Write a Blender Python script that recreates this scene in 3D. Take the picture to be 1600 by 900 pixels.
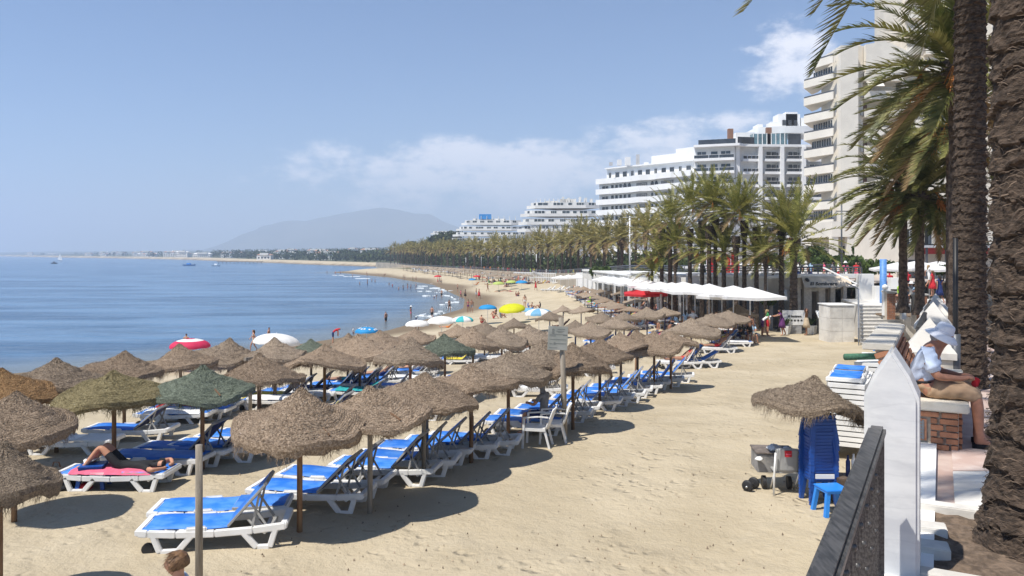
import bpy, bmesh, math, random
import numpy as np
from mathutils import Vector, Matrix, noise as mnoise
R = math.radians
rnd = random.Random(7)
for o in list(bpy.data.objects): bpy.data.objects.remove(o)
S = bpy.context.scene
C = S.collection
# ---------------------------------------------------------------- camera
F = 1200.0; CZ = 7.5
cam = bpy.data.cameras.new('camera'); co = bpy.data.objects.new('camera', cam); C.objects.link(co)
co.location = (0, 0, CZ); co.rotation_euler = (R(90), 0, 0)
cam.sensor_width = 36; cam.lens = 36*F/1600; cam.shift_y = -52/1600
cam.clip_start = .1; cam.clip_end = 60000
S.camera = co
# ---------------------------------------------------------------- world
HAZE = 3.1e-4
SUN_EL = 61; SUN_DIR = Vector((.79, .61, 0)).normalized()
w = bpy.data.worlds.new('World'); S.world = w; w.use_nodes = True
nt = w.node_tree; N = nt.nodes; L = nt.links
for n in list(N): N.remove(n)
def nd(t, tree=None, **k):
    n = (tree or nt).nodes.new(t)
    for a, b in k.items(): setattr(n, a, b)
    return n
def mth(tree, op, a, b=None, c=None, clamp=False):
    n = tree.nodes.new('ShaderNodeMath'); n.operation = op; n.use_clamp = clamp
    for i, v in enumerate((a, b, c)):
        if v is None: continue
        if isinstance(v, (int, float)): n.inputs[i].default_value = v
        else: tree.links.new(v, n.inputs[i])
    return n.outputs[0]
def sstep(tree, v, a, b):
    n = tree.nodes.new('ShaderNodeMapRange'); n.interpolation_type = 'SMOOTHSTEP'
    tree.links.new(v, n.inputs[0]); n.inputs[1].default_value = a; n.inputs[2].default_value = b
    return n.outputs[0]
out = nd('ShaderNodeOutputWorld'); bg = nd('ShaderNodeBackground'); sky = nd('ShaderNodeTexSky')
sky.sky_type = 'NISHITA'; sky.sun_disc = False; sky.sun_elevation = R(SUN_EL)
sky.sun_rotation = math.atan2(-SUN_DIR.x, -SUN_DIR.y)
sky.altitude = 0; sky.air_density = 1.0; sky.dust_density = .5; sky.ozone_density = 3.0
tc = nd('ShaderNodeTexCoord'); sep = nd('ShaderNodeSeparateXYZ'); L.new(tc.outputs['Generated'], sep.inputs[0])
az = mth(nt, 'ARCTAN2', sep.outputs[0], sep.outputs[1]); el = mth(nt, 'ARCSINE', sep.outputs[2])
cmb = nd('ShaderNodeCombineXYZ'); L.new(az, cmb.inputs[0]); L.new(mth(nt, 'MULTIPLY', el, 1.9), cmb.inputs[1])
def wn(scale, det, rough, off):
    n = nd('ShaderNodeTexNoise'); n.inputs['Scale'].default_value = scale; n.inputs['Detail'].default_value = det
    n.inputs['Roughness'].default_value = rough
    a = nd('ShaderNodeVectorMath', operation='ADD'); L.new(cmb.outputs[0], a.inputs[0]); a.inputs[1].default_value = (off, off*.7, .3)
    L.new(a.outputs[0], n.inputs['Vector']); return n.outputs[0]
def blob(ax, ex, ra, re):          # soft ellipse of cloud round one bearing and height
    da = mth(nt, 'DIVIDE', mth(nt, 'SUBTRACT', az, ax), ra); de = mth(nt, 'DIVIDE', mth(nt, 'SUBTRACT', el, ex), re)
    d = mth(nt, 'ADD', mth(nt, 'MULTIPLY', da, da), mth(nt, 'MULTIPLY', de, de))
    return mth(nt, 'SUBTRACT', 1.0, d, clamp=True)
n1 = wn(15, 10, .62, 2.0); n2 = wn(4.5, 5, .55, 5.0)
m = mth(nt, 'MAXIMUM', blob(-.05, .100, .33, .060), blob(.345, .232, .075, .06))
m = mth(nt, 'MAXIMUM', m, mth(nt, 'MULTIPLY', blob(.24, .145, .18, .045), .72))
m = mth(nt, 'MAXIMUM', m, mth(nt, 'MULTIPLY', blob(-1.6, .12, .5, .07), .9)); m = mth(nt, 'MAXIMUM', m, mth(nt, 'MULTIPLY', blob(1.7, .14, .6, .09), .9))
cover = mth(nt, 'ADD', mth(nt, 'MULTIPLY', m, .62), mth(nt, 'ADD', mth(nt, 'MULTIPLY', mth(nt, 'SUBTRACT', n1, .5), 2.3), mth(nt, 'MULTIPLY', mth(nt, 'SUBTRACT', n2, .5), 1.2)))
cm = mth(nt, 'MULTIPLY', sstep(nt, cover, .10, .70), .92)
cm = mth(nt, 'MULTIPLY', cm, sstep(nt, m, 0.0, .35))
mx = nd('ShaderNodeMix', data_type='RGBA'); tint = nd('ShaderNodeVectorMath', operation='MULTIPLY'); L.new(sky.outputs[0], tint.inputs[0]); tint.inputs[1].default_value = (.64,.80,.98); L.new(cm, mx.inputs[0]); L.new(tint.outputs[0], mx.inputs[6])
mx.inputs[7].default_value = (9.6, 9.4, 9.8, 1)
L.new(mx.outputs[2], bg.inputs[0]); bg.inputs[1].default_value = .092
L.new(bg.outputs[0], out.inputs[0])
sl = bpy.data.lights.new('sun', 'SUN'); so = bpy.data.objects.new('sun', sl); C.objects.link(so)
sl.energy = 4.8; sl.angle = R(.53); sl.color = (1, .955, .88)
d = SUN_DIR*math.cos(R(SUN_EL)); d.z = -math.sin(R(SUN_EL)); so.rotation_euler = d.to_track_quat('-Z', 'Y').to_euler(); so.location = (0, 0, 60)
S.view_settings.view_transform = 'Standard'; S.view_settings.look = 'None'; S.view_settings.exposure = 0.50; S.view_settings.gamma = 1
S.cycles.volume_bounces = 1; S.cycles.max_bounces = 8; S.cycles.transparent_max_bounces = 16
# ---------------------------------------------------------------- bookkeeping
def tag(o, label=None, cat=None, group=None, kind=None):
    if label: o['label'] = label
    if cat: o['category'] = cat
    if group: o['group'] = group
    if kind: o['kind'] = kind
    return o
def thing(name, label, cat, loc=(0, 0, 0), rz=0, group=None, rot=None):
    o = bpy.data.objects.new(name, None); C.objects.link(o); o.location = loc
    o.rotation_euler = rot or (0, 0, rz); o.empty_display_size = .2
    return tag(o, label, cat, group)
def link(name, me, parent=None, loc=None, rot=None, sc=None):
    o = bpy.data.objects.new(name, me); C.objects.link(o)
    if parent is not None: o.parent = parent
    if loc is not None: o.location = loc
    if rot is not None: o.rotation_euler = rot
    if sc is not None: o.scale = sc
    return o
def kids(o): return [c for c in bpy.data.objects if c.parent == o]
def snap(o):                       # remember a thing and its parts once so copies are quick
    ch = kids(o); return (o, [(c, kids(c)) for c in ch])
def dup(sn, loc, rz=0, label=None, group=None, sc=None, rot=None):
    o, chs = sn
    r = o.copy(); C.objects.link(r); r.location = loc; r.rotation_euler = rot or (0, 0, rz)
    if sc: r.scale = (sc, sc, sc) if not isinstance(sc, tuple) else sc
    if label: r['label'] = label
    if group: r['group'] = group
    for c, gs in chs:
        k = c.copy(); C.objects.link(k); k.parent = r
        for g in gs:
            q = g.copy(); C.objects.link(q); q.parent = k
    return r
ORD = ['first','second','third','fourth','fifth','sixth','seventh','eighth','ninth','tenth','eleventh','twelfth','thirteenth','fourteenth','fifteenth','sixteenth','seventeenth','eighteenth','nineteenth','twentieth']
def nth(i):
    if i < 20: return ORD[i]
    t = ['twenty','thirty','forty','fifty','sixty','seventy','eighty','ninety'][(i+1)//10-2] if (i+1) < 100 else 'hundredth'
    r = (i+1) % 10
    return (t[:-1]+'ieth') if r == 0 else t+'-'+ORD[r-1]
# ---------------------------------------------------------------- mesh builder
class MB:
    def __init__(s): s.v = []; s.f = []; s.m = []; s.t = None
    def add(s, vs, fs, mi=0):
        b = len(s.v); s.v.extend(vs)
        for f in fs: s.f.append(tuple(b+i for i in f)); s.m.append(mi)
        return s
    def box(s, x0, x1, y0, y1, z0, z1, mi=0, M=None):
        vs = [(x0,y0,z0),(x1,y0,z0),(x1,y1,z0),(x0,y1,z0),(x0,y0,z1),(x1,y0,z1),(x1,y1,z1),(x0,y1,z1)]
        if M is not None: vs = [tuple(M @ Vector(v)) for v in vs]
        return s.add(vs, [(3,2,1,0),(4,5,6,7),(0,1,5,4),(1,2,6,5),(2,3,7,6),(3,0,4,7)], mi)
    def bar(s, p, q, w, h=None, mi=0, up=(0,0,1)):   # rectangular bar from p to q
        p = Vector(p); q = Vector(q); h = h or w; a = (q-p).normalized(); u = Vector(up)
        if abs(a.dot(u)) > .99: u = Vector((1,0,0))
        r = a.cross(u).normalized(); u = r.cross(a)
        vs = [tuple(e + r*(i*w/2) + u*(j*h/2)) for e in (p, q) for i, j in ((-1,-1),(1,-1),(1,1),(-1,1))]
        return s.add(vs, [(0,1,2,3),(7,6,5,4),(0,4,5,1),(1,5,6,2),(2,6,7,3),(3,7,4,0)], mi)
    def tube(s, pts, rad, n=8, mi=0, cap=True):
        pts = [Vector(p) for p in pts]; k = len(pts)
        if not hasattr(rad, '__len__'): rad = [rad]*k
        vs = []; ref = None
        for i, p in enumerate(pts):
            a = (pts[min(i+1,k-1)]-pts[max(i-1,0)]).normalized()
            if ref is None:
                ref = Vector((0,0,1)) if abs(a.z) < .9 else Vector((1,0,0))
            r = a.cross(ref).normalized(); u = r.cross(a); ref = u
            for j in range(n):
                t = 2*math.pi*j/n; vs.append(tuple(p + (r*math.cos(t)+u*math.sin(t))*rad[i]))
        fs = [(i*n+j, i*n+(j+1)%n, (i+1)*n+(j+1)%n, (i+1)*n+j) for i in range(k-1) for j in range(n)]
        if cap: fs += [tuple(range(n-1,-1,-1)), tuple(range((k-1)*n, k*n))]
        return s.add(vs, fs, mi)
    def lathe(s, prof, n=24, mi=0, c=(0,0,0), jit=None):   # prof: (r, z)
        vs = []
        for i, (r, z) in enumerate(prof):
            for j in range(n):
                t = 2*math.pi*j/n; q = jit(i, j, r, z) if jit else (r, z)
                vs.append((c[0]+q[0]*math.cos(t), c[1]+q[0]*math.sin(t), c[2]+q[1]))
        fs = [(i*n+j, i*n+(j+1)%n, (i+1)*n+(j+1)%n, (i+1)*n+j) for i in range(len(prof)-1) for j in range(n)]
        return s.add(vs, fs, mi)
    def prism(s, poly, z0, z1, mi=0):                       # poly counter-clockwise seen from above
        n = len(poly); vs = [(x,y,z0) for x,y in poly]+[(x,y,z1) for x,y in poly]
        fs = [tuple(range(n-1,-1,-1)), tuple(range(n,2*n))]+[(i,(i+1)%n,n+(i+1)%n,n+i) for i in range(n)]
        return s.add(vs, fs, mi)
    def mesh(s, name, mats, smooth=False, bevel=0, tone=None):
        me = bpy.data.meshes.new(name); me.from_pydata(s.v, [], s.f)
        if not isinstance(mats, (list, tuple)): mats = [mats]
        for m in mats: me.materials.append(m)
        if any(s.m): me.polygons.foreach_set('material_index', s.m)
        if smooth: me.polygons.foreach_set('use_smooth', [True]*len(me.polygons))
        if tone is not None:
            at_ = me.attributes.new('tone', 'FLOAT', 'FACE'); at_.data.foreach_set('value', tone)
        if bevel:
            bm = bmesh.new(); bm.from_mesh(me)
            es = [e for e in bm.edges if len(e.link_faces) == 2 and e.calc_face_angle(0) > .5]
            bmesh.ops.bevel(bm, geom=es, offset=bevel, segments=2, affect='EDGES', clamp_overlap=True)
            bm.to_mesh(me); bm.free()
        me.update(); return me
    def obj(s, name, mats, parent=None, loc=None, rot=None, **k): return link(name, s.mesh(name, mats, **k), parent, loc, rot)
# ---------------------------------------------------------------- materials
MC = {}
def mat(name, col, rough=.8, var=.12, scale=8, bump=0, bscale=40, col2=None, metal=0, spec=.4, objvar=0, tone=0, stretch=None, sheen=0, dist=.01, trans=0, coord='Object'):
    if name in MC: return MC[name]
    m = bpy.data.materials.new(name); m.use_nodes = True; t = m.node_tree; MC[name] = m
    b = t.nodes['Principled BSDF']; b.inputs['Roughness'].default_value = rough; b.inputs['Metallic'].default_value = metal
    b.inputs['Specular IOR Level'].default_value = spec
    co_ = t.nodes.new('ShaderNodeTexCoord').outputs[coord]
    if stretch:
        mp = t.nodes.new('ShaderNodeMapping'); mp.inputs['Scale'].default_value = stretch; t.links.new(co_, mp.inputs[0]); co_ = mp.outputs[0]
    no = t.nodes.new('ShaderNodeTexNoise'); no.inputs['Scale'].default_value = scale; no.inputs['Detail'].default_value = 6; no.inputs['Roughness'].default_value = .6
    t.links.new(co_, no.inputs['Vector'])
    c2 = col2 or tuple(min(1, c*(1+var)) for c in col); c1 = col if col2 else tuple(c*(1-var) for c in col)
    mix = t.nodes.new('ShaderNodeMix'); mix.data_type = 'RGBA'
    mix.inputs[6].default_value = (*c1, 1); mix.inputs[7].default_value = (*c2, 1)
    t.links.new(sstep(t, no.outputs[0], .36, .64), mix.inputs[0]); colo = mix.outputs[2]
    fac = None
    if objvar:
        oi = t.nodes.new('ShaderNodeObjectInfo'); fac = mth(t, 'MULTIPLY_ADD', oi.outputs['Random'], 2*objvar, 1-objvar)
    if tone:
        a = t.nodes.new('ShaderNodeAttribute'); a.attribute_name = 'tone'; f2 = mth(t, 'MULTIPLY_ADD', a.outputs['Fac'], tone, 1.0)
        fac = f2 if fac is None else mth(t, 'MULTIPLY', fac, f2)
    if fac is not None:
        vm = t.nodes.new('ShaderNodeVectorMath'); vm.operation = 'SCALE'; t.links.new(colo, vm.inputs[0]); t.links.new(fac, vm.inputs['Scale']); colo = vm.outputs[0]
    t.links.new(colo, b.inputs['Base Color'])
    if bump:
        n2_ = t.nodes.new('ShaderNodeTexNoise'); n2_.inputs['Scale'].default_value = bscale; n2_.inputs['Detail'].default_value = 5
        t.links.new(co_, n2_.inputs['Vector']); bp = t.nodes.new('ShaderNodeBump'); bp.inputs['Strength'].default_value = bump; bp.inputs['Distance'].default_value = dist
        t.links.new(n2_.outputs[0], bp.inputs['Height']); t.links.new(bp.outputs[0], b.inputs['Normal'])
    if trans:
        tr = t.nodes.new('ShaderNodeBsdfTranslucent'); t.links.new(colo, tr.inputs[0]); ms = t.nodes.new('ShaderNodeMixShader'); ms.inputs[0].default_value = trans
        t.links.new(b.outputs[0], ms.inputs[1]); t.links.new(tr.outputs[0], ms.inputs[2]); t.links.new(ms.outputs[0], t.nodes['Material Output'].inputs[0])
    return m
# ---------------------------------------------------------------- land and shore
SH = np.array([(-400,-200),(-150,-20),(-90,10),(-60,27),(-36,44),(-20,60),(-12.3,76),(-6.8,107),(-8,130),(-19.6,191),(-39,250),(-66,308),(-77,325),(-72,345),(-60,372),(-68,430),(-84,480),(-140,562),(-213,692),(-330,880),(-470,1125),(-750,1500),(-1166,2000),(-2300,3460),(-5200,6000),(-9000,12500)], float)
def shore_dist(x, y):
    x = np.asarray(x, float); y = np.asarray(y, float); best = np.full(x.shape, 1e9); sg = np.ones(x.shape)
    for (ax, ay), (bx, by) in zip(SH[:-1], SH[1:]):
        dx, dy = bx-ax, by-ay; t = np.clip(((x-ax)*dx+(y-ay)*dy)/(dx*dx+dy*dy), 0, 1)
        d = np.hypot(x-(ax+t*dx), y-(ay+t*dy)); cr = dx*(y-ay)-dy*(x-ax)
        up = d < best-1e-9; best = np.where(up, d, best)
        sg = np.where(up, np.where(cr < 0, 1, -1), sg)
    # robust inside test by crossing count towards -x
    cnt = np.zeros(x.shape, int)
    for (ax, ay), (bx, by) in zip(SH[:-1], SH[1:]):
        c = ((ay > y) != (by > y)); xi = ax+(y-ay)*(bx-ax)/(by-ay if by != ay else 1e-9); cnt += (c & (xi < x))
    sg = np.where(cnt % 2 == 1, 1, -1)
    return best*sg
def terrain(x, y):
    s = shore_dist(x, y); y = np.asarray(y, float)
    P = np.interp(y, [0,10,17,22,25,29,38,48,60,120,300,1000,3000,12500], [3.52,3.5,3.42,3.24,3.07,2.87,2.66,2.52,2.38,1.95,1.6,3,6,20])
    k = np.interp(y, [0,60,120,300], [1,1,2.0,2.4])
    g = np.interp(s*k, [-60,-12,-2,0,4,16,24,31,38,46], [-.9,-.35,-.06,0,.12,.38,.68,.87,.96,1])
    z = P*g + np.where(y > 450, np.clip((s-60)*.02, 0, 22), 0)
    return z
def tz(x, y): return float(terrain(np.array([x]), np.array([y]))[0])
YS = np.concatenate([np.linspace(2, 60, 1200), np.geomspace(60.05, 3000, 2500)])
def hit(u, v, h=0.0, ymin=0):              # where the line of sight of photo pixel (u, v) meets the sand (raised by h)
    z = CZ+(398-v)/F*YS; x = (u-800)/F*YS; t = np.maximum(terrain(x, YS), 0)+h; dd = np.where(YS < ymin, 9.0, z-t)
    i = int(np.argmax(dd <= 0)) if (dd <= 0).any() else len(YS)-1
    if i == 0: i = 1
    a = dd[i-1]/(dd[i-1]-dd[i]+1e-12); Y = YS[i-1]+(YS[i]-YS[i-1])*min(max(a,0),1)
    return Vector(((u-800)/F*Y, Y, CZ+(398-v)/F*Y-h))
def at(u, v, Y): return Vector(((u-800)/F*Y, Y, CZ+(398-v)/F*Y))
def X_(u, Y): return (u-800)/F*Y
def Z_(v, Y): return CZ+(398-v)/F*Y
def prom_z(y): return CZ-float(np.interp(y, [0, 4.5, 46, 60], [1.85, 1.86, 2.98, 3.0]))
# ================================================================ SETTING
def sand_material():
    m = mat('sand', (.42,.35,.24), .95, scale=.5, col2=(.485,.41,.29), spec=.15)
    t = m.node_tree; b = t.nodes['Principled BSDF']; tcn = t.nodes.new('ShaderNodeTexCoord'); P = tcn.outputs['Object']
    def noise(sc, det=4, rough=.55, vec=P):
        n = t.nodes.new('ShaderNodeTexNoise'); n.inputs['Scale'].default_value = sc; n.inputs['Detail'].default_value = det; n.inputs['Roughness'].default_value = rough
        t.links.new(vec, n.inputs['Vector']); return n.outputs[0]
    vo = t.nodes.new('ShaderNodeTexVoronoi'); vo.feature = 'SMOOTH_F1'; vo.inputs['Scale'].default_value = 3.9; vo.inputs['Smoothness'].default_value = .35; vo.inputs['Randomness'].default_value = 1
    wv = t.nodes.new('ShaderNodeVectorMath'); wv.operation = 'ADD'; nz = t.nodes.new('ShaderNodeTexNoise'); nz.inputs['Scale'].default_value = 2.5
    t.links.new(P, nz.inputs['Vector']); sc_ = t.nodes.new('ShaderNodeVectorMath'); sc_.operation = 'SCALE'; sc_.inputs['Scale'].default_value = .35
    t.links.new(nz.outputs['Color'], sc_.inputs[0]); t.links.new(P, wv.inputs[0]); t.links.new(sc_.outputs[0], wv.inputs[1]); t.links.new(wv.outputs[0], vo.inputs['Vector'])
    h = mth(t, 'MULTIPLY', sstep(t, vo.outputs['Distance'], .0, .42), mth(t, 'MULTIPLY', sstep(t, noise(.45, 3), .38, .62), .75))
    h = mth(t, 'ADD', h, mth(t, 'MULTIPLY', noise(1.1, 5, .6), 1.3)); h = mth(t, 'ADD', h, mth(t, 'MULTIPLY', noise(9, 6, .65), .5)); h = mth(t, 'ADD', h, mth(t, 'MULTIPLY', noise(60, 3), .10))
    bp = t.nodes.new('ShaderNodeBump'); bp.inputs['Strength'].default_value = .85; bp.inputs['Distance'].default_value = .10
    t.links.new(h, bp.inputs['Height']); t.links.new(bp.outputs[0], b.inputs['Normal'])
    old = b.inputs['Base Color'].links[0].from_socket
    # wet sand near the water, and litter-like dark specks
    a = t.nodes.new('ShaderNodeAttribute'); a.attribute_name = 'wet'
    mx_ = t.nodes.new('ShaderNodeMix'); mx_.data_type = 'RGBA'; t.links.new(a.outputs['Fac'], mx_.inputs[0]); t.links.new(old, mx_.inputs[6]); mx_.inputs[7].default_value = (.185,.14,.092,1)
    sp = sstep(t, noise(26, 2, .5), .70, .76); mx2 = t.nodes.new('ShaderNodeMix'); mx2.data_type = 'RGBA'; t.links.new(mth(t, 'MULTIPLY', sp, .30), mx2.inputs[0])
    t.links.new(mx_.outputs[2], mx2.inputs[6]); mx2.inputs[7].default_value = (.16,.11,.07,1)
    # inland ground is scrub rather than sand
    g = t.nodes.new('ShaderNodeAttribute'); g.attribute_name = 'scrub'; mx3 = t.nodes.new('ShaderNodeMix'); mx3.data_type = 'RGBA'
    t.links.new(g.outputs['Fac'], mx3.inputs[0]); t.links.new(mx2.outputs[2], mx3.inputs[6]); mx3.inputs[7].default_value = (.07,.08,.04,1)
    t.links.new(mx3.outputs[2], b.inputs['Base Color'])
    return m
ys = np.concatenate([np.arange(-12, 60, .5), np.geomspace(60.3, 13200, 230)]); azs = np.tan(np.radians(np.linspace(-72, 72, 300)))
def build_ground():
    rows = []
    for y in ys:
        half = 60 + max(y, 0)*1.15
        rows.append(np.stack([np.sign(azs)*np.abs(azs)/abs(azs[-1])*half, np.full(azs.shape, y)], 1))
    g = np.array(rows); X = g[...,0]; Y = g[...,1]
    Z = terrain(X.ravel(), Y.ravel()).reshape(X.shape)
    # walked-over humps
    hump = (np.sin(X*1.7+np.sin(Y*.9)*2)*np.cos(Y*1.3+np.sin(X*1.1)*1.5)+.6*np.sin(X*3.9+Y*2.1)*np.cos(Y*4.3-X*1.2))*.018
    Z = Z + np.where((Y < 60) & (Z > .3), hump, 0)
    n, k = X.shape; v = np.stack([X, Y, Z], 2).reshape(-1, 3)
    i = np.arange(n*k).reshape(n, k); f = np.stack([i[:-1,:-1], i[:-1,1:], i[1:,1:], i[1:,:-1]], 2).reshape(-1, 4)
    me = bpy.data.meshes.new('sand_ground'); me.from_pydata(v.tolist(), [], f.tolist()); me.polygons.foreach_set('use_smooth', [True]*len(f))
    s = shore_dist(v[:,0], v[:,1]); sc = np.interp(v[:,1], [0, 80, 300], [1, 1.3, 1.3])
    wob = np.sin(v[:,1]*.12)*1.2+np.sin(v[:,0]*.3+v[:,1]*.21)*.7
    wet = np.clip(1-(s*sc-4.2-wob)/3.6, 0, 1); a = me.attributes.new('wet', 'FLOAT', 'POINT'); a.data.foreach_set('value', wet.astype(float))
    scr = np.where(v[:,1] > 300, np.clip((s-18)/12, 0, 1), np.clip((s-70)/20, 0, 1)); a = me.attributes.new('scrub', 'FLOAT', 'POINT'); a.data.foreach_set('value', scr.astype(float))
    me.materials.append(sand_material()); tag(link('beach_sand', me), kind='structure')
build_ground()
def sea():
    m = bpy.data.materials.new('sea'); m.use_nodes = True; t = m.node_tree; b = t.nodes['Principled BSDF']
    b.inputs['Roughness'].default_value = .18; b.inputs['IOR'].default_value = 1.33; b.inputs['Specular IOR Level'].default_value = .38
    P = t.nodes.new('ShaderNodeTexCoord').outputs['Object']
    def nz(sc, st, det=5, rough=.6):
        mp = t.nodes.new('ShaderNodeMapping'); mp.inputs['Scale'].default_value = st; mp.inputs['Rotation'].default_value = (0,0,R(-8)); t.links.new(P, mp.inputs[0])
        n = t.nodes.new('ShaderNodeTexNoise'); n.inputs['Scale'].default_value = sc; n.inputs['Detail'].default_value = det; n.inputs['Roughness'].default_value = rough; t.links.new(mp.outputs[0], n.inputs['Vector']); return n.outputs[0]
    h = mth(t, 'ADD', mth(t, 'MULTIPLY', nz(.22, (.35,1,1), 8, .62), 1.3), mth(t, 'MULTIPLY', nz(1.6, (.5,1,1), 4), .22))
    bp = t.nodes.new('ShaderNodeBump'); bp.inputs['Strength'].default_value = .9; bp.inputs['Distance'].default_value = .55; t.links.new(h, bp.inputs['Height']); t.links.new(bp.outputs[0], b.inputs['Normal'])
    mx_ = t.nodes.new('ShaderNodeMix'); mx_.data_type = 'RGBA'; t.links.new(sstep(t, nz(.09, (.25,1,1), 9, .72), .40, .60), mx_.inputs[0])
    mx_.inputs[6].default_value = (.03,.085,.165,1); mx_.inputs[7].default_value = (.105,.20,.32,1)
    # the shallows show the sand through the water
    a = t.nodes.new('ShaderNodeAttribute'); a.attribute_name = 'shallow'; m2 = t.nodes.new('ShaderNodeMix'); m2.data_type = 'RGBA'
    t.links.new(a.outputs['Fac'], m2.inputs[0]); t.links.new(mx_.outputs[2], m2.inputs[6]); m2.inputs[7].default_value = (.16,.17,.15,1)
    t.links.new(m2.outputs[2], b.inputs['Base Color'])
    yy = np.concatenate([np.arange(-20, 140, 2.5), np.geomspace(142, 13200, 160)]); aa = np.linspace(-1, 1, 170); rows = []
    for y in yy:
        h_ = 400+max(y,0)*1.1; rows.append(np.stack([aa*h_, np.full(aa.shape, y)], 1))
    g = np.array(rows); n, k = g.shape[:2]; v = np.concatenate([g.reshape(-1,2), np.zeros((n*k,1))], 1)
    i = np.arange(n*k).reshape(n, k); f = np.stack([i[:-1,:-1], i[:-1,1:], i[1:,1:], i[1:,:-1]], 2).reshape(-1, 4)
    me = bpy.data.meshes.new('sea'); me.from_pydata(v.tolist(), [], f.tolist()); me.materials.append(m)
    s = shore_dist(v[:,0], v[:,1]); a = me.attributes.new('shallow', 'FLOAT', 'POINT'); a.data.foreach_set('value', np.clip(1+(s)/9, 0, .8).astype(float))
    tag(link('sea', me), kind='structure')
sea()
# breaking wavelets: low ragged ridges of foam
foam_m = mat('foam', (.62,.66,.68), .8, .08, 6, bump=.5, bscale=9, dist=.05)
def foam():
    mb = MB(); rr = random.Random(3)
    def wavelet(x, y, ln, wd, a):
        n = 14; pts = []
        for i in range(n+1):
            t = i/n; ww = wd*math.sin(math.pi*min(max(t,.03),.97))**.6*(.6+.7*rr.random()); cx = x+math.cos(a)*(t-.5)*ln+rr.uniform(-.12,.12); cy = y+math.sin(a)*(t-.5)*ln+math.sin(t*5)*wd*.3
            nx, ny = -math.sin(a), math.cos(a)
            for q, h in ((-.5,.012), (-.2,.10), (.15,.13), (.5,.012)): pts.append((cx+nx*ww*q, cy+ny*ww*q, h+rr.uniform(0,.03)*(h > .05)))
        mb.add(pts, [(i*4+j, i*4+j+1, (i+1)*4+j+1, (i+1)*4+j) for i in range(n) for j in range(3)])
    for u, v, lp, wp in ((665,450,34,3),(658,447,18,2),(674,462,24,5),(702,454,30,2.5),(696,472,32,6),(690,462,22,4),(681,457,16,2.5),(714,467,10,1.5),(671,494,30,9),(660,502,20,4),(686,489,18,3),(693,476,10,3),(566,435,30,1.4),(524,430,22,1),(545,432,26,1),(675,443,14,1),(683,486,14,2),(700,480,14,1.5),(664,455,22,3),(688,452,14,2)):
        p = at(u, v, 7.4*F/(v-398)); k = p.y/F
        
        for q in range(3): wavelet(p.x+rr.uniform(-.5,.5)*lp*k, p.y+rr.uniform(-.9,.9)*wp*k*p.y/7.5*.12, lp*k*rr.uniform(.25,.55), wp*k*p.y/7.5*rr.uniform(.05,.12), R(rr.uniform(-14,26)))
    for i in range(5):            # the last wash along the sand
        k = rr.uniform(5.6, 9.0); j = int(k); f = k-j; x = SH[j][0]*(1-f)+SH[j+1][0]*f; y = SH[j][1]*(1-f)+SH[j+1][1]*f
        a = math.atan2(SH[j+1][1]-SH[j][1], SH[j+1][0]-SH[j][0]); o = rr.uniform(.4, 2.2)
        wavelet(x-math.sin(a)*-o*-1-0.0, y+math.cos(a)*o, rr.uniform(2, 5), rr.uniform(.2,.45), a)
    tag(mb.obj('breaking_foam', foam_m, smooth=True), kind='stuff')
foam()
# ---------------------------------------------------------------- mountain and hills
def mountain():
    us = [100,200,280,330,365,400,430,452,480,520,560,600,625,650,672,700,740,790,850,950,1100,1300,1700]
    vs = [396,395,393,391,384,364,350,343,345,336,329,323,327,333,333,348,364,374,380,380,383,388,392]
    nx, ny = 260, 26; v = []; 
    for j in range(ny):
        f = j/(ny-1); Y = 5950+f*1516; e = math.sin(math.pi*min(f/.75*.5, 1-(max(f-.75,0)/.25)*.5)) if f <= .75 else math.cos((f-.75)/.25*1.2)
        for i in range(nx):
            u = 60+i/(nx-1)*1600; ux = (u-800)/F*7087; h = (398-np.interp(u, us, vs))/F*7087
            nn = mnoise.fractal(Vector((ux*.0016, Y*.0016, 1)), 1, 2, 5)
            z = h*e*(1+.25*nn*(1-e)) + (e < .97)*nn*35*e + mnoise.noise(Vector((u*.07, 3, f)))*8*e
            v.append((ux, Y, max(z, -3)))
    f = [(j*nx+i, j*nx+i+1, (j+1)*nx+i+1, (j+1)*nx+i) for j in range(ny-1) for i in range(nx-1)]
    me = bpy.data.meshes.new('mountain'); me.from_pydata(v, [], f); me.polygons.foreach_set('use_smooth', [True]*len(f))
    me.materials.append(mat('hill_scrub', (.05,.055,.045), .95, scale=.002, col2=(.10,.095,.075), spec=.1)); tag(link('mountain_ridge', me), kind='structure')
mountain()
# ---------------------------------------------------------------- leaves
leaf_m = mat('pine_leaf', (.030,.050,.018), .7, scale=.6, col2=(.075,.095,.035), tone=1.0, trans=.15, spec=.2)
bush_m = mat('bush_leaf', (.035,.062,.015), .65, scale=1.5, col2=(.085,.12,.03), tone=1.1, trans=.2, spec=.25)
bark_m = mat('bark', (.10,.075,.055), .95, .3, 6, bump=.8, bscale=18, dist=.03)
def leaf_cloud(mb, tones, c, rad, n, size, rr, flat=.6, shell=.5):
    for _ in range(n):
        while True:
            p = Vector((rr.uniform(-1,1), rr.uniform(-1,1), rr.uniform(-1,1)))
            if p.length < 1 and p.length > shell*rr.random(): break
        q = Vector((c[0]+p.x*rad[0], c[1]+p.y*rad[1], c[2]+p.z*rad[2]))
        a = Vector((rr.gauss(0,1), rr.gauss(0,1), rr.gauss(0,flat))).normalized(); b_ = a.orthogonal().normalized(); c2 = a.cross(b_)
        s = size*rr.uniform(.6,1.35); k = rr.uniform(0, 6.28); d1 = (b_*math.cos(k)+c2*math.sin(k))*s; d2 = (b_*-math.sin(k)+c2*math.cos(k))*s*.55
        mb.add([tuple(q-d1), tuple(q+d2), tuple(q+d1), tuple(q-d2)], [(0,1,2,3)]); tones.append(rr.uniform(-.45,.45))
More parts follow.
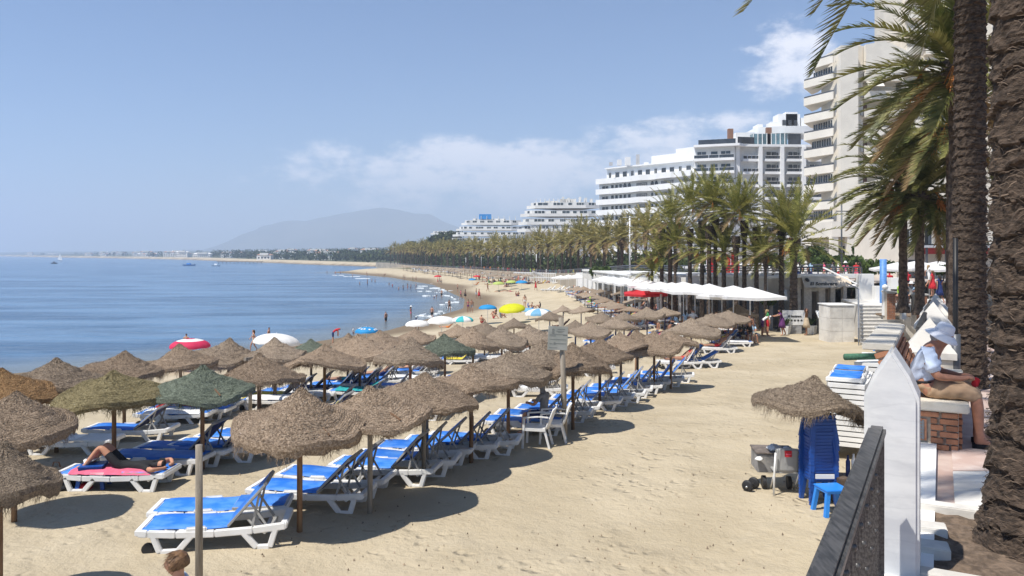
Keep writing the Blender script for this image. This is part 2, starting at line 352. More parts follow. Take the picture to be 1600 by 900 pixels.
def far_wood():
    rr = random.Random(11); mb = MB(); tn = []; cnt = 0
    while cnt < 1150:
        Y = 470*math.exp(rr.random()**1.25*1.95); x = rr.uniform((330-800)/F, (760-800)/F)*Y if rr.random() < .65 else rr.uniform((-10-800)/F, (760-800)/F)*Y
        s = float(shore_dist(np.array([x]), np.array([Y]))[0])
        if s < 16+Y*.008 or s > 60+Y*.35: continue
        near = math.sqrt(Y/600); h = rr.uniform(4.5, 10)*(.8+.2*near); z = tz(x, Y)
        leaf_cloud(mb, tn, (x, Y, z+h*.55), (h*.5*rr.uniform(.7,1.2), h*.5, h*.5), 42, 1.25, rr); cnt += 1
    tag(mb.obj('coast_woodland', leaf_m, tone=tn), 'hazy green woodland along the far shore beyond the sandy tip', kind='stuff')
far_wood()
white_far = mat('far_wall', (.72,.70,.66), .8, .06, .3); roof_far = mat('far_roof', (.38,.22,.15), .9, .2, .5); darkgl = mat('dark_glass', (.025,.03,.038), .12, .3, .8, spec=.6)
def far_houses():
    rr = random.Random(5); k = 0; placed = []
    for i in range(400):
        if k >= 46: break
        Y = 700*math.exp(rr.random()*1.45); u = rr.choice([rr.uniform(0, 520), rr.uniform(0, 330), rr.uniform(400,590)]); x = X_(u, Y)
        s = float(shore_dist(np.array([x]), np.array([Y]))[0])
        if s < 14 or s > 140+Y*.06 or any(abs(p[0]-x) < 26 and abs(p[1]-Y) < 40 for p in placed): continue
        placed.append((x, Y)); z = tz(x, Y); w_ = rr.uniform(10, 30); h_ = rr.uniform(4.5, 10); d_ = 10
        big = w_ > 21
        t = thing('far_villa', ('long' if big else 'small')+' pale building among the hazy trees on the far shore', 'building', (x, Y, z-1), 0, 'hazy buildings along the far shore')
        m = MB().box(-w_/2, w_/2, -d_/2, d_/2, 0, h_+1); m.box(-w_/4, w_/3, -d_/2-1, d_/2-2, h_+1.01, h_+3.2)
        m.obj('wall', white_far, t)
        r_ = MB(); r_.add([(-w_/2-.4,-d_/2-.4,h_+1.02),(w_/2+.4,-d_/2-.4,h_+1.02),(w_/2+.4,d_/2+.4,h_+1.02),(-w_/2-.4,d_/2+.4,h_+1.02),(-w_/2+3,0,h_+2.8),(w_/2-3,0,h_+2.8)], [(0,1,5,4),(1,2,5),(2,3,4,5),(3,0,4),(3,2,1,0)]); r_.obj('roof', roof_far if k % 3 else white_far, t)
        q = MB(); nw = int(w_/3.4)
        for a in range(nw):
            for b in range(2 if h_ > 6.5 else 1): q.box(-w_/2+1.4+a*3.3, -w_/2+3.0+a*3.3, -d_/2-.06, -d_/2-.01, 2.0+b*3, 3.6+b*3)
        tag(q.obj('window_row', darkgl, t), kind='stuff'); k += 1
far_houses()
def far_extras():
    # jetty and small craft on the water, as in the photograph
    t = thing('wooden_jetty', 'long dark jetty on posts reaching over the water at the far shore', 'jetty', (0,0,0))
    y = 640; x0 = X_(340, y); x1 = X_(410, y); d_ = MB().box(x0, x1, y-1.5, y+1.5, 1.5, 1.9); wd = mat('old_timber', (.16,.12,.09), .9, .25, 3, bump=.4, bscale=20); d_.obj('deck', wd, t)
    for i in range(12):
        x = x0+1+(x1-x0-2)*i/11; MB().tube([(x,y,-1),(x,y,1.5)], .22, 6).obj('post', wd, t)
    for u, v, c, nm, lb in ((94,404,'sail','sailing_boat','small white sailing boat far out at the left'),(296,415,'blue','moored_boat','blue low boat floating off the far shore'),(338,416,'white','moored_boat','white low boat to the right of the blue one, off the far shore'),(85,412,'dark','moored_boat','tiny dark boat alone on the open water at the left')):
        Y = 7.5*F/(v-398); Y = min(Y, 900); p = (X_(u, Y), Y, 0); t = thing(nm, lb, 'boat', p); L_ = 5.5 if c != 'blue' else 9
        col = {'sail':(.75,.75,.75),'blue':(.02,.16,.42),'white':(.7,.7,.7),'dark':(.05,.05,.06)}[c]
        h = MB(); h.add([(-L_/2,-.9,.75),(L_/2*.6,-.9,.75),(L_/2,0,.9),(L_/2*.6,.9,.75),(-L_/2,.9,.75),(-L_/2*.85,-.5,-.3),(L_/2*.5,-.5,-.3),(L_/2*.8,0,-.3),(L_/2*.5,.5,-.3),(-L_/2*.85,.5,-.3)], [(0,1,2,3,4),(5,6,1,0),(6,7,2,1),(7,8,3,2),(8,9,4,3),(9,5,0,4),(9,8,7,6,5)])
        h.obj('hull', mat('hull_'+c, col, .4), t)
        if c == 'sail':
            MB().tube([(0,0,.8),(0,0,9.5)], .07, 6).obj('mast', white_far, t)
            MB().add([(-.1,0,1.4),(-3.2,.3,1.5),(-.1,0,9.2),(.1,0,1.2),(2.6,.2,1.2),(.1,0,8.4)], [(0,1,2),(3,4,5)]).obj('sail', mat('sailcloth', (.8,.8,.78), .8), t)
        else: MB().box(-L_*.2, L_*.1, -.6, .6, .8, 1.7).obj('cabin', mat('cabin_'+c, tuple(min(1,q*1.6+.05) for q in col), .5), t)
far_extras()
# ================================================================ PROMENADE
def edge(y): return .558*y-.22
TH = math.atan2(.558, 1)                  # promenade heading east of the line of sight
pave_m = mat('pink_paving', (.44,.31,.26), .75, scale=2.2, col2=(.54,.43,.37), bump=.25, bscale=18, dist=.006)
marble_m = mat('marble', (.50,.505,.515), .42, scale=1.3, col2=(.66,.66,.65), bump=.12, bscale=12, dist=.004, stretch=(1,1,3.2), spec=.5)
marble2_m = mat('worn_marble', (.55,.52,.47), .7, scale=1.4, col2=(.72,.69,.63), bump=.3, bscale=14, dist=.006, objvar=.07)
stone_m = mat('pale_stone', (.46,.43,.37), .85, scale=3, col2=(.60,.56,.49), bump=.4, bscale=25, objvar=.06)
mortar_m = mat('mortar', (.50,.44,.36), .9, .12, 12, bump=.4, bscale=60)
brick_m = mat('clay_brick', (.33,.135,.07), .85, scale=14, col2=(.47,.23,.13), bump=.5, bscale=45, objvar=.18, dist=.004)
white_m = mat('white_render', (.76,.75,.72), .75, .05, .5, bump=.1, bscale=20)
steel_m = mat('dark_steel', (.040,.039,.038), .42, scale=20, col2=(.105,.10,.095), metal=.3, bump=.15, bscale=60, dist=.001, spec=.5, stretch=(3,.4,3))
def veins(m):                             # grey veins through the marble
    t = m.node_tree; b = t.nodes['Principled BSDF']; old = b.inputs['Base Color'].links[0].from_socket; P = t.nodes.new('ShaderNodeTexCoord').outputs['Object']
    mp = t.nodes.new('ShaderNodeMapping'); mp.inputs['Rotation'].default_value = (R(28), R(18), 0); mp.inputs['Scale'].default_value = (.6,.6,2.1); t.links.new(P, mp.inputs[0])
    n = t.nodes.new('ShaderNodeTexNoise'); n.inputs['Scale'].default_value = 1.7; n.inputs['Detail'].default_value = 7; t.links.new(mp.outputs[0], n.inputs['Vector'])
    d_ = mth(t, 'ABSOLUTE', mth(t, 'SUBTRACT', n.outputs[0], .5)); f = mth(t, 'MULTIPLY', sstep(t, d_, .018, .0), .42)
    x = t.nodes.new('ShaderNodeMix'); x.data_type = 'RGBA'; t.links.new(mth(t, 'MULTIPLY', f, .32), x.inputs[0]); t.links.new(old, x.inputs[6]); x.inputs[7].default_value = (.26,.27,.29,1); t.links.new(x.outputs[2], b.inputs['Base Color'])
veins(marble_m); veins(marble2_m)
def promenade():
    yy = [-6,0,4.5,10,16,22,28,34,40,46,49]; v = []; f = []
    for y in yy: v += [(edge(y)+.12, y, prom_z(y)), (edge(y)+46, y, prom_z(y))]
    f = [(2*i, 2*i+1, 2*i+3, 2*i+2) for i in range(len(yy)-1)]
    me = bpy.data.meshes.new('promenade_pavement'); me.from_pydata(v, [], f); me.materials.append(pave_m); root = tag(link('promenade_pavement', me), kind='structure')
    # separate slabs near the camera, joints left between them
    slab = {}
    def slabs(x0, x1, y0, y1, nx, ny, m, nm, up):
        for i in range(nx):
            for j in range(ny):
                a = y0+(y1-y0)*j/ny; b = y0+(y1-y0)*(j+1)/ny; l = x0+(x1-x0)*i/nx; r_ = x0+(x1-x0)*(i+1)/nx; g = .008
                vs = []
                for dz in (up*.2, up):
                    for (q, yv) in ((l+g, a+g), (r_-g, a+g), (r_-g, b-g), (l+g, b-g)): vs.append((edge(yv)+q, yv, prom_z(yv)+dz+rr.uniform(0,.002)))
                mb = MB(); mb.add(vs, [(3,2,1,0),(4,5,6,7),(0,1,5,4),(1,2,6,5),(2,3,7,6),(3,0,4,7)]); mb.obj(nm, m, root)
    rr = random.Random(2)
    slabs(.32, 1.7, 4.92, 6.75, 2, 3, marble2_m, 'marble_slab', .02)
    slabs(.32, 2.9, 6.78, 13.6, 3, 9, mat('pink_flag', (.47,.34,.285), .7, scale=3, col2=(.57,.47,.41), bump=.3, bscale=20, objvar=.10, dist=.006), 'paving_slab', .014)
    slabs(2.1, 5.2, 2.0, 6.6, 3, 5, pave_m, 'paving_slab', .012)
    # sea wall under the edge
    w = MB(); n = len(yy); lo = [(edge(y)-.16, y) for y in yy]; vs = []
    for x, y in lo: vs += [(x, y, tz(x, y)-.8), (x, y, prom_z(y)+.06), (x+.34, y, prom_z(y)+.06), (x+.34, y, prom_z(y)-1)]
    w.add(vs, [(4*i+j, 4*(i+1)+j, 4*(i+1)+j+1, 4*i+j+1) for i in range(n-1) for j in range(3)])
    o = w.obj('sea_wall', white_m); tag(o, 'long white retaining wall holding the promenade above the sand', 'wall')
    return root
PROM = promenade()
def P_(y, off=0, z=0): # point above the promenade edge line, off metres inland
    return Vector((edge(y)+off*math.cos(TH), y-off*math.sin(TH), prom_z(y)+z))
def railing(y0, y1, label, n_bar, dense=True):
    t = thing('promenade_railing', label, 'railing', P_(y0, -.10)); o = P_(y0, -.10); q = P_(y1, -.10)-o; top = .93; dirv = q.normalized(); side = Vector((dirv.y, -dirv.x, 0)).normalized()
    MB().bar(Vector((0,0,top)), q+Vector((0,0,top)), .085, .05).obj('handrail', steel_m, t, bevel=.014)
    MB().bar(Vector((0,0,top-.07)), q+Vector((0,0,top-.07)), .03, .035).obj('top_bar', steel_m, t)
    MB().bar(Vector((0,0,.1)), q+Vector((0,0,.1)), .04, .03).obj('bottom_bar', steel_m, t)
    bar = MB().bar((0,0,.1),(0,0,top-.06), .016, .016).mesh('railing_bar', steel_m)
    boss = None
    if dense:
        bb = MB(); bb.lathe([(.0,-.014),(.015,-.009),(.018,0),(.015,.009),(0,.014)], 8); boss = bb.mesh('railing_boss', steel_m, smooth=True)
    for i in range(n_bar):
        p = q*((i+.5)/n_bar); b = link('baluster', bar, t, p)
        if boss: 
            for zz in ((.62,) if i % 2 else (.46,.74)): link('boss', boss, b, (0,0,zz), (0, R(90), TH))
    for e in (0, 1): MB().bar(q*e+Vector((0,0,0)), q*e+Vector((0,0,top)), .05, .05).obj('end_post', steel_m, t)
    return t
railing(1.15, 4.02, 'dark steel handrail with close upright bars, running up to the near white marble post', 24)
def marble_post(y, s=1.0, label='', h=1.22, base=True, w=.29, dpt=.30, tall=.40):
    p = P_(y, -.05); t = thing('marble_post', label, 'post', p, -TH); hw = w/2; hd = dpt/2
    m = MB()
    ph = h-tall
    # pointed slab: pentagon outline seen from the promenade's length, thick front to back
    prof = [(-hw,0),(hw,0),(hw,ph),(hw*.66,ph+tall*.44),(0,h),(-hw*.66,ph+tall*.44),(-hw,ph)]
    n = len(prof); vs = [(x,-hd,z) for x,z in prof]+[(x,hd,z) for x,z in prof]
    m.add(vs, [tuple(range(n)), tuple(range(2*n-1,n-1,-1))]+[(i,n+i,n+(i+1)%n,(i+1)%n) for i in range(n)])
    # rim set proud of the face
    o = m.obj('shaft', marble_m, t, bevel=.018)
    r_ = MB(); k = .80
    for i in range(n):
        if i == 0: continue
        a = prof[i]; b = prof[(i+1)%n]; ai = (a[0]*k, a[1] if a[1] == 0 else .02+(a[1]-.0)*(.965)); bi = (b[0]*k, b[1] if b[1] == 0 else .02+b[1]*.965)
        z0 = -hd-.014; r_.add([(a[0],z0,a[1]),(b[0],z0,b[1]),(bi[0],z0,bi[1]),(ai[0],z0,ai[1]),(a[0],-hd+.001,a[1]),(b[0],-hd+.001,b[1]),(bi[0],-hd+.001,bi[1]),(ai[0],-hd+.001,ai[1])], [(3,2,1,0),(4,5,6,7),(0,1,5,4),(2,3,7,6)])
    return t
p0 = marble_post(4.42, label='nearest white marble post with a pointed top, at the end of the dark handrail', h=1.33, w=.28, dpt=.30, tall=.27)
# pyramidal posts further on
def pyramid_post(y, label, w=.62, h=.98, off=.05):
    p = P_(y, off); t = thing('pyramid_post', label, 'post', p, -TH); m = MB().box(-w/2, w/2, -w/2, w/2, 0, h*.55); m.obj('shaft', stone_m, t, bevel=.01)
    c = MB(); a = w/2+.04; z0 = h*.55+.003; c.add([(-a,-a,z0),(a,-a,z0),(a,a,z0),(-a,a,z0),(-a,-a,z0+.09),(a,-a,z0+.09),(a,a,z0+.09),(-a,a,z0+.09),(0,0,h+.14)], [(3,2,1,0),(0,1,5,4),(1,2,6,5),(2,3,7,6),(3,0,4,7),(4,5,8),(5,6,8),(6,7,8),(7,4,8)])
    c.obj('pyramid_cap', marble2_m, t)
    r2 = MB().box(-w*.28, w*.28, -w/2-.02, -w/2-.002, .06, h*.44); r2.obj('inset_panel', mat('terracotta', (.40,.19,.11), .85, .2, 20, bump=.4, bscale=40), t)
    return t
pyramid_post(11.4, 'large pale stone post with a pyramid cap just beyond the white-hatted man', .62, .98)
pyramid_post(17.0, 'white pyramid-capped stone post, second beyond the seated man', .66, 1.02)
pyramid_post(21.7, 'white pyramid-capped stone post, third beyond the seated man', .66, 1.0)
pyramid_post(25.6, 'white pyramid-capped stone post, fourth beyond the seated man', .66, 1.0)
for a, b, s_ in ((11.6,16.5,'first'),(17.5,21.2,'second'),(22.1,25.2,'third')): railing(a, b, 'low dark railing on the sea wall, %s stretch beyond the brick bench' % s_, 14, False)
# brick bench with a leaning brick back and pale stone seat
def bench():
    y0 = 7.75; o = P_(y0, .08); t = thing('brick_bench', 'brick bench with pale stone seat and leaning brick back under the seated man', 'bench', o, -TH)
    Ln = 2.6; z = .0
    MB().box(-.25, .27, .012, Ln-.012, 0, .385).obj('core', mortar_m, t)
    # bricks of the near end and the inland side
    bm_ = MB().box(-.5,.5,-.5,.5,-.5,.5).mesh('brick', brick_m, bevel=.06)
    rr = random.Random(4)
    rows = 6; hh = .385/rows
    for r_ in range(rows):
        offs = 0 if r_ % 2 else .06; x = .02
        xs = [(-.25,.27)] if r_ == 0 else ([(.02,.14),(.155,.27)] if r_ % 2 else [(.02,.085),(.10,.27)])
        if r_ == 0: xs = [(-.25,.19),(.2,.27)]
        if r_ == 5: xs = [(-.25,.10),(.115,.27)]
        for a, b in xs: link('brick', bm_, t, ((a+b)/2, -.002+rr.uniform(-.004,.004), (r_+.5)*hh), sc=(b-a-.01, .05, hh-.014))
        n = 11; st = 0 if r_ % 2 else .12
        for j in range(n):
            a = .03+j*.232-st; b = a+.22
            a = max(a, .03); b = min(b, Ln)
            if b-a < .05: continue
            link('brick', bm_, t, (.275+rr.uniform(-.004,.004), (a+b)/2, (r_+.5)*hh), sc=(.05, b-a-.01, hh-.014))
    MB().box(-.20,-.01,-.02,-.004,.085,.30).obj('vent_frame', brick_m, t)
    g = MB(); 
    for k in range(6): g.box(-.18+.0,-.03,-.03,-.021,.105+k*.03,.125+k*.03)
    for k in range(3): g.box(-.18+k*.065,-.165+k*.065,-.033,-.031,.095,.29)
    g.obj('vent_grille', mat('grey_metal', (.25,.26,.27), .5, metal=.4), t)
    MB().box(-.24, .36, -.05, Ln+.05, .387, .475).obj('seat_slab', mat('seat_stone', (.60,.54,.44), .75, scale=6, col2=(.70,.65,.55), bump=.3, bscale=30), t, bevel=.012)
    # back leaning seaward
    b = MB(); b.add([(-.24,0,.2),(-.14,0,.46),(-.36,0,.96),(-.48,0,.96),(-.24,Ln,.2),(-.14,Ln,.46),(-.36,Ln,.96),(-.48,Ln,.96)], [(0,1,2,3),(7,6,5,4),(1,5,6,2),(3,2,6,7),(0,3,7,4)]); b.obj('back_core', mortar_m, t)
    for r_ in range(7):
        f = (r_+.5)/7; zz = .46+f*.50; xm = -.19-f*.23
        link('brick', bm_, t, (xm-.005, -.004, zz), (0, R(-23), 0), (.15, .05, .055))
        for j in range(10): link('brick', bm_, t, (xm+.075, .13+j*.26-(.1 if r_ % 2 and j else 0), zz), (0, R(-23), 0), (.03, .235, .055))
    for j in range(4): MB().box(-.60, -.30, j*Ln/4+.004-.04, (j+1)*Ln/4-.004, .965, 1.03).obj('coping_stone', stone_m, t, bevel=.008)
bench()
def planter():                            # white marble kerb round the near palm's bed
    o = Vector((X_(1560, 4.75), 4.75, prom_z(4.75))); t = thing('palm_planter', 'white marble kerb round the soil bed of the nearest palm trunk', 'planter', (o.x, o.y, o.z), -TH)
    k = .62; wd = .13
    for a in ((-k-wd,-k,-k-wd,k+wd),(k,k+wd,-k-wd,k+wd),(-k+.003,k-.003,-k-wd,-k),(-k+.003,k-.003,k,k+wd)): MB().box(a[0],a[1],a[2],a[3],.004,.085).obj('kerb_stone', marble2_m, t, bevel=.008)
    s = MB(); n = 18; vs = [(-k+2*k*i/n, -k+2*k*j/n, .03+.03*mnoise.noise(Vector((i*.6,j*.6,2)))) for j in range(n+1) for i in range(n+1)]
    s.add(vs, [(j*(n+1)+i, j*(n+1)+i+1, (j+1)*(n+1)+i+1, (j+1)*(n+1)+i) for i in range(n) for j in range(n)]); s.obj('soil', mat('soil', (.14,.10,.07), .95, .35, 14, bump=.9, bscale=30, dist=.02), t)
    return t
planter()
# loose marble blocks beside the rail foot
for (u, v, a, lb) in ((1452, 838, .16, 'small marble block lying at the foot of the nearest post'), (1453, 872, .17, 'small marble block, the nearer of two at the rail foot')):
    y = 1.86*F/(v-398); m = MB().box(-a/2-.02, a/2+.02, -a/2, a/2, 0, .09); o = m.obj('marble_block', marble2_m, None, (X_(u, y), y, prom_z(y)+.004), (0,0,-TH+.1), bevel=.006); tag(o, lb, 'block')
# ================================================================ BUILDINGS
cream_m = mat('cream_render', (.70,.63,.52), .8, .05, .4); cream2_m = mat('cream_band', (.74,.69,.60), .8, .05, .4)
bwhite_m = mat('building_white', (.78,.78,.77), .75, .04, .3); bgrey_m = mat('soffit_grey', (.50,.50,.50), .8, .06, .4)
frame_m = mat('window_frame', (.72,.72,.70), .5, .03); brown_m = mat('brown_door', (.14,.05,.03), .6, .2); dkrail_m = mat('dark_rail', (.09,.095,.105), .4, metal=.2)
smoke_m = mat('smoked_glass', (.045,.05,.058), .12, .25, .7, spec=.7, objvar=.25)
def window_mesh(name, glass, n=2, sill=True):   # unit window: x -.5..+.5, z 0..1, faces -y
    m = MB(); f = .05
    m.box(-.5,.5,-.5,.5,0,f); m.box(-.5,.5,-.5,.5,1-f,1); m.box(-.5,-.5+f*.8,-.5,.5,f,1-f); m.box(.5-f*.8,.5,-.5,.5,f,1-f)
    for i in range(1, n): x = -.5+i/n; m.box(x-.018,x+.018,-.4,.4,f,1-f)
    m.add([(-.47,.2,.04),(.47,.2,.04),(.47,.2,.96),(-.47,.2,.96)], [(0,1,2,3)], 1)
    return m.mesh(name, [frame_m, glass])
WIN = {n: window_mesh('window_%s' % ORD[n], mat('pane_%s' % ORD[n], (.05,.06,.07), .1, .5, .5, spec=.7, objvar=.5), n) for n in (1,2,3,4)}
DOOR = MB().box(-.5,.5,-.5,.5,0,1).mesh('door_leaf', brown_m)
def offs(path, d_):                       # shift an open polyline outwards (towards the right-hand side of left-to-right travel)
    out_ = []
    for i, p in enumerate(path):
        ns = []
        for a, b in ((i-1, i), (i, i+1)):
            if a >= 0 and b < len(path):
                v = Vector(path[b])-Vector(path[a]); v.normalize(); ns.append(Vector((v.y, -v.x)))
        if len(ns) == 2: n = (ns[0]+ns[1]).normalized(); n = n/max(n.dot(ns[0]), .35)
        else: n = ns[0]
        out_.append((p[0]+n.x*d_, p[1]+n.y*d_))
    return out_
def strip(mb, path, d0, d1, z0, z1, mi=0):     # solid between two offsets of the path
    a = offs(path, d0); b = offs(path, d1); n = len(path)
    vs = [(x,y,z) for pth in (a, b) for z in (z0, z1) for x, y in pth]
    A0, A1, B0, B1 = 0, n, 2*n, 3*n
    fs = []
    for i in range(n-1):
        fs += [(B0+i,B0+i+1,B1+i+1,B1+i), (A1+i,A1+i+1,A0+i+1,A0+i), (A1+i,B1+i,B1+i+1,A1+i+1), (A0+i,A0+i+1,B0+i+1,B0+i)]
    fs += [(A0,B0,B1,A1), (A0+n-1,A1+n-1,B1+n-1,B0+n-1)]
    mb.add(vs, fs, mi)
def along(path, t):                       # point and heading at distance t
    for a, b in zip(path[:-1], path[1:]):
        v = Vector(b)-Vector(a); l = v.length
        if t <= l+1e-6: v.normalize(); return Vector(a)+v*t, math.atan2(v.y, v.x)
        t -= l
    return Vector(path[-1]), math.atan2(v.y, v.x)
def plen(path): return sum((Vector(b)-Vector(a)).length for a, b in zip(path[:-1], path[1:]))
def put_win(t, path, s, z, w_, h_, kind=2, off=.02, me=None, nm='window'):
    p, a = along(path, s); n = Vector((math.sin(a), -math.cos(a)))
    return link(nm, me or WIN[kind], t, (p.x+n.x*off, p.y+n.y*off, z), (0,0,a), (w_, .14, h_))
def body(t, path, depth, z0, z1, m, nm='wall'):
    b = offs(path, -depth); mb = MB(); mb.prism([tuple(p) for p in path]+[tuple(p) for p in reversed(b)], z0, z1); return mb.obj(nm, m, t)
def balcony(t, path, proj, z, m, rail='solid', ph=1.0, th=.28, nm='balcony', railmat=None, panel=1.6, seg=None):
    mb = MB(); strip(mb, path, .0, proj, z-th, z)
    if rail == 'solid': strip(mb, path, proj-.14, proj+.04, z-th-.02, z+ph)
    else: strip(mb, path, proj-.14, proj+.04, z-th-.05, z+ph*.28)
    o = mb.obj(nm, m, t)
    if rail == 'cap':
        r_ = MB(); strip(r_, path, proj-.10, proj-.02, z+ph*.6, z+ph*.98); r_.obj('rail_glass', smoke_m, o)
    if rail in ('panels', 'cap'):
        q = MB(); strip(q, path, proj-.12, proj+.02, z+ph, z+ph+.06); q.obj('rail_top', m if rail == 'panels' else dkrail_m, o)
    if rail == 'panels':
        L0 = plen(offs(path, proj)); n = max(1, int(L0/panel)); op = offs(path, proj-.06)
        pm = PANEL
        for i in range(n):
            p, a = along(op, (i+.5)*L0/n); link('rail_panel', pm, o, (p.x, p.y, z+ph*.30), (0,0,a), (L0/n*.8, .05, ph*.66))
    if rail == 'solid_cap':
        q = MB(); strip(q, path, proj-.14, proj+.04, z+.45, z+1.0); q.obj('parapet', m, o)
        r_ = MB(); strip(r_, path, proj-.08, proj-.02, z+1.003, z+1.30); r_.obj('rail_glass', dkrail_m, o)
    return o
PANEL = MB().box(-.5,.5,-.5,.5,0,1).mesh('rail_panel', smoke_m)
# ---- cream tower block -------------------------------------------------------
def cream_block():
    Y = 128.0; t = thing('cream_apartment_block', 'tall cream apartment block with stepped corner balconies behind the right-hand palms', 'building', (X_(1320, Y), Y, 0))
    t.location = (0,0,0)
    zt = Z_(80, Y); fh = 3.04; z0 = zt-1.6
    px = lambda u, y=Y: (X_(u, y), y)
    # white stair tower
    tw = [px(1309), px(1336)]; body(t, [(X_(1309,Y),Y-1.2),(X_(1336,Y),Y-1.2)], 8, 2, Z_(74, Y), cream2_m, 'stair_tower')
    # wing behind the corner balconies
    wing = [(X_(1292,135),135.5), (X_(1309,Y)-.0,Y+.3)]; body(t, wing, 3.4, 2, z0+.2, cream_m)
    for i in range(12):
        z = z0-fh*i
        if z < 6: break
        if i == 0: path = [(X_(1278,132.4),132.4),(X_(1309,128.2),128.2)]
        else: path = [(X_(1263,134.2),134.2),(X_(1309,128.2),128.2)]
        mb = MB(); inner = offs(path, -.9)
        poly = [tuple(p) for p in offs(path, 1.0)]+[(X_(1309,Y)+.2, 137),(path[0][0]+2.5, 139)]
        mb.prism(poly, z-.32, z); strip(mb, path, .86, 1.06, z-.34, z+.95); o = mb.obj('balcony', cream2_m, t)
        q = MB(); strip(q, path, .88, .96, z+.953, z+1.22); q.obj('balcony_rail', dkrail_m, o)
        L0 = plen(path); wp = [(X_(1278,135.4),135.4),(X_(1309,130.0),130.0)]
        L1 = plen(wp)
        if i in (1,4,5,7,9):               # glazed-in balconies
            for k in range(4): put_win(t, wp if i != 1 else wp, L1*(k+.5)/4, z+.98, L1/4-.05, 1.75, 2, off=.9 if i != 5 else 1.2)
        else:
            for k in range(2): put_win(t, wing, plen(wing)*(k+.5)/2, z+.1, plen(wing)/2-.6, 2.2, 2, .05)
    # recessed bay with small windows, then boxed balconies
    bay = [(X_(1336,Y), Y+.6), (X_(1351,Y), Y+.6)]; body(t, bay, 10, 2, Z_(70, Y), cream_m)
    back = [(X_(1351,Y), Y+2.6), (X_(1412,Y), Y+2.6)]; body(t, back, 10, 2, Z_(66, Y), cream_m)
    g = MB(); a = X_(1352,Y); b = X_(1422,Y); zz = Z_(86, Y); g.add([(a,Y-.2,zz-3),(b,Y-.2,zz-3),(b,Y-.2,Z_(82,Y)),((a+b)/2-.5,Y-.2,Z_(64,Y)),(a,Y-.2,Z_(70,Y)),(a,Y+9,zz-3),(b,Y+9,zz-3),(b,Y+9,Z_(82,Y)),((a+b)/2-.5,Y+9,Z_(64,Y)),(a,Y+9,Z_(70,Y))], [(0,1,2,3,4),(9,8,7,6,5),(1,6,7,2),(2,7,8,3),(3,8,9,4),(4,9,5,0),(0,5,6,1)]); g.obj('gable', cream2_m, t)
    for i in range(1, 12):
        z = z0-fh*i
        if z < 8: break
        bp = [(X_(1350,Y), Y+2.6), (X_(1411,Y), Y+2.6)]
        balcony(t, bp, 2.7, z, cream2_m, ph=1.05)
        put_win(t, bay, plen(bay)*.5, z+1.0, .95, 1.25, 1, .02)
        put_win(t, back, 1.1, z+.05, .9, 2.2, me=DOOR, nm='door'); put_win(t, back, 3.3, z+.9, .9, 1.3, 2, .02); put_win(t, back, 5.2, z+.1, 1.2, 2.1, 2, .02)
    # tall plain block behind
    tall = [(X_(1416,Y), Y+1.5), (X_(1700,Y), Y-4)]; body(t, tall, 16, 2, Z_(-60, Y), cream_m)
    for i in range(14):
        z = Z_(-40, Y)-fh*i
        if z < 12: break
        for s in (1.6, 4.6): balcony(t, [along(tall, s-1.2)[0], along(tall, s+1.2)[0]], 1.2, z-.9, cream2_m)
        for s in (1.6, 4.6, 9.5, 14.5, 21): put_win(t, tall, s, z, 1.3, 1.3, 2, .02)
    for i in (2,3,5,8,9): z = z0-fh*i; MB().box(X_(1346.5,Y), X_(1350,Y), Y+.22, Y+.58, z+.1, z+.75).obj('air_conditioner', bgrey_m, t)
    for i, c_ in ((2,cream2_m),(5,bgrey_m),(6,cream2_m)):
        z = z0-fh*i; m = MB(); m.add([(X_(1353,Y),Y-.1,z+2.62),(X_(1378,Y),Y-.1,z+2.62),(X_(1378,Y),Y-1.0,z+1.7),(X_(1353,Y),Y-1.0,z+1.7),(X_(1353,Y),Y-.1,z+2.56),(X_(1378,Y),Y-.1,z+2.56),(X_(1378,Y),Y-1.0,z+1.64),(X_(1353,Y),Y-1.0,z+1.64)], [(0,1,2,3),(7,6,5,4),(2,1,5,6),(3,2,6,7),(0,3,7,4)]); m.obj('sun_awning', c_, t)
    # rooftop bits
    MB().box(X_(1345,Y), X_(1362,Y), Y+4, Y+8, Z_(72,Y), Z_(60,Y)).obj('roof_hut', cream_m, t)
    # podium with columns
    pod = [(X_(1300,112), 112), (X_(1412,112), 112)]; body(t, pod, 12, Z_(370,112), Z_(346,112), cream2_m, 'podium')
    for u in (1305,1330,1352,1378,1402): MB().box(X_(u,112)-.5, X_(u,112)+.5, 112.1, 113, 2, Z_(370,112)).obj('column', cream2_m, t)
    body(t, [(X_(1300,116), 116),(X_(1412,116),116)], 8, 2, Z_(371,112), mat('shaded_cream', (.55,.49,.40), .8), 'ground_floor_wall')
    for u in (1316,1341,1366,1390): put_win(t, [(X_(1300,116),116),(X_(1412,116),116)], X_(u,116)-X_(1300,116), 6.2, 1.9, 2.8, 2, .03)
cream_block()
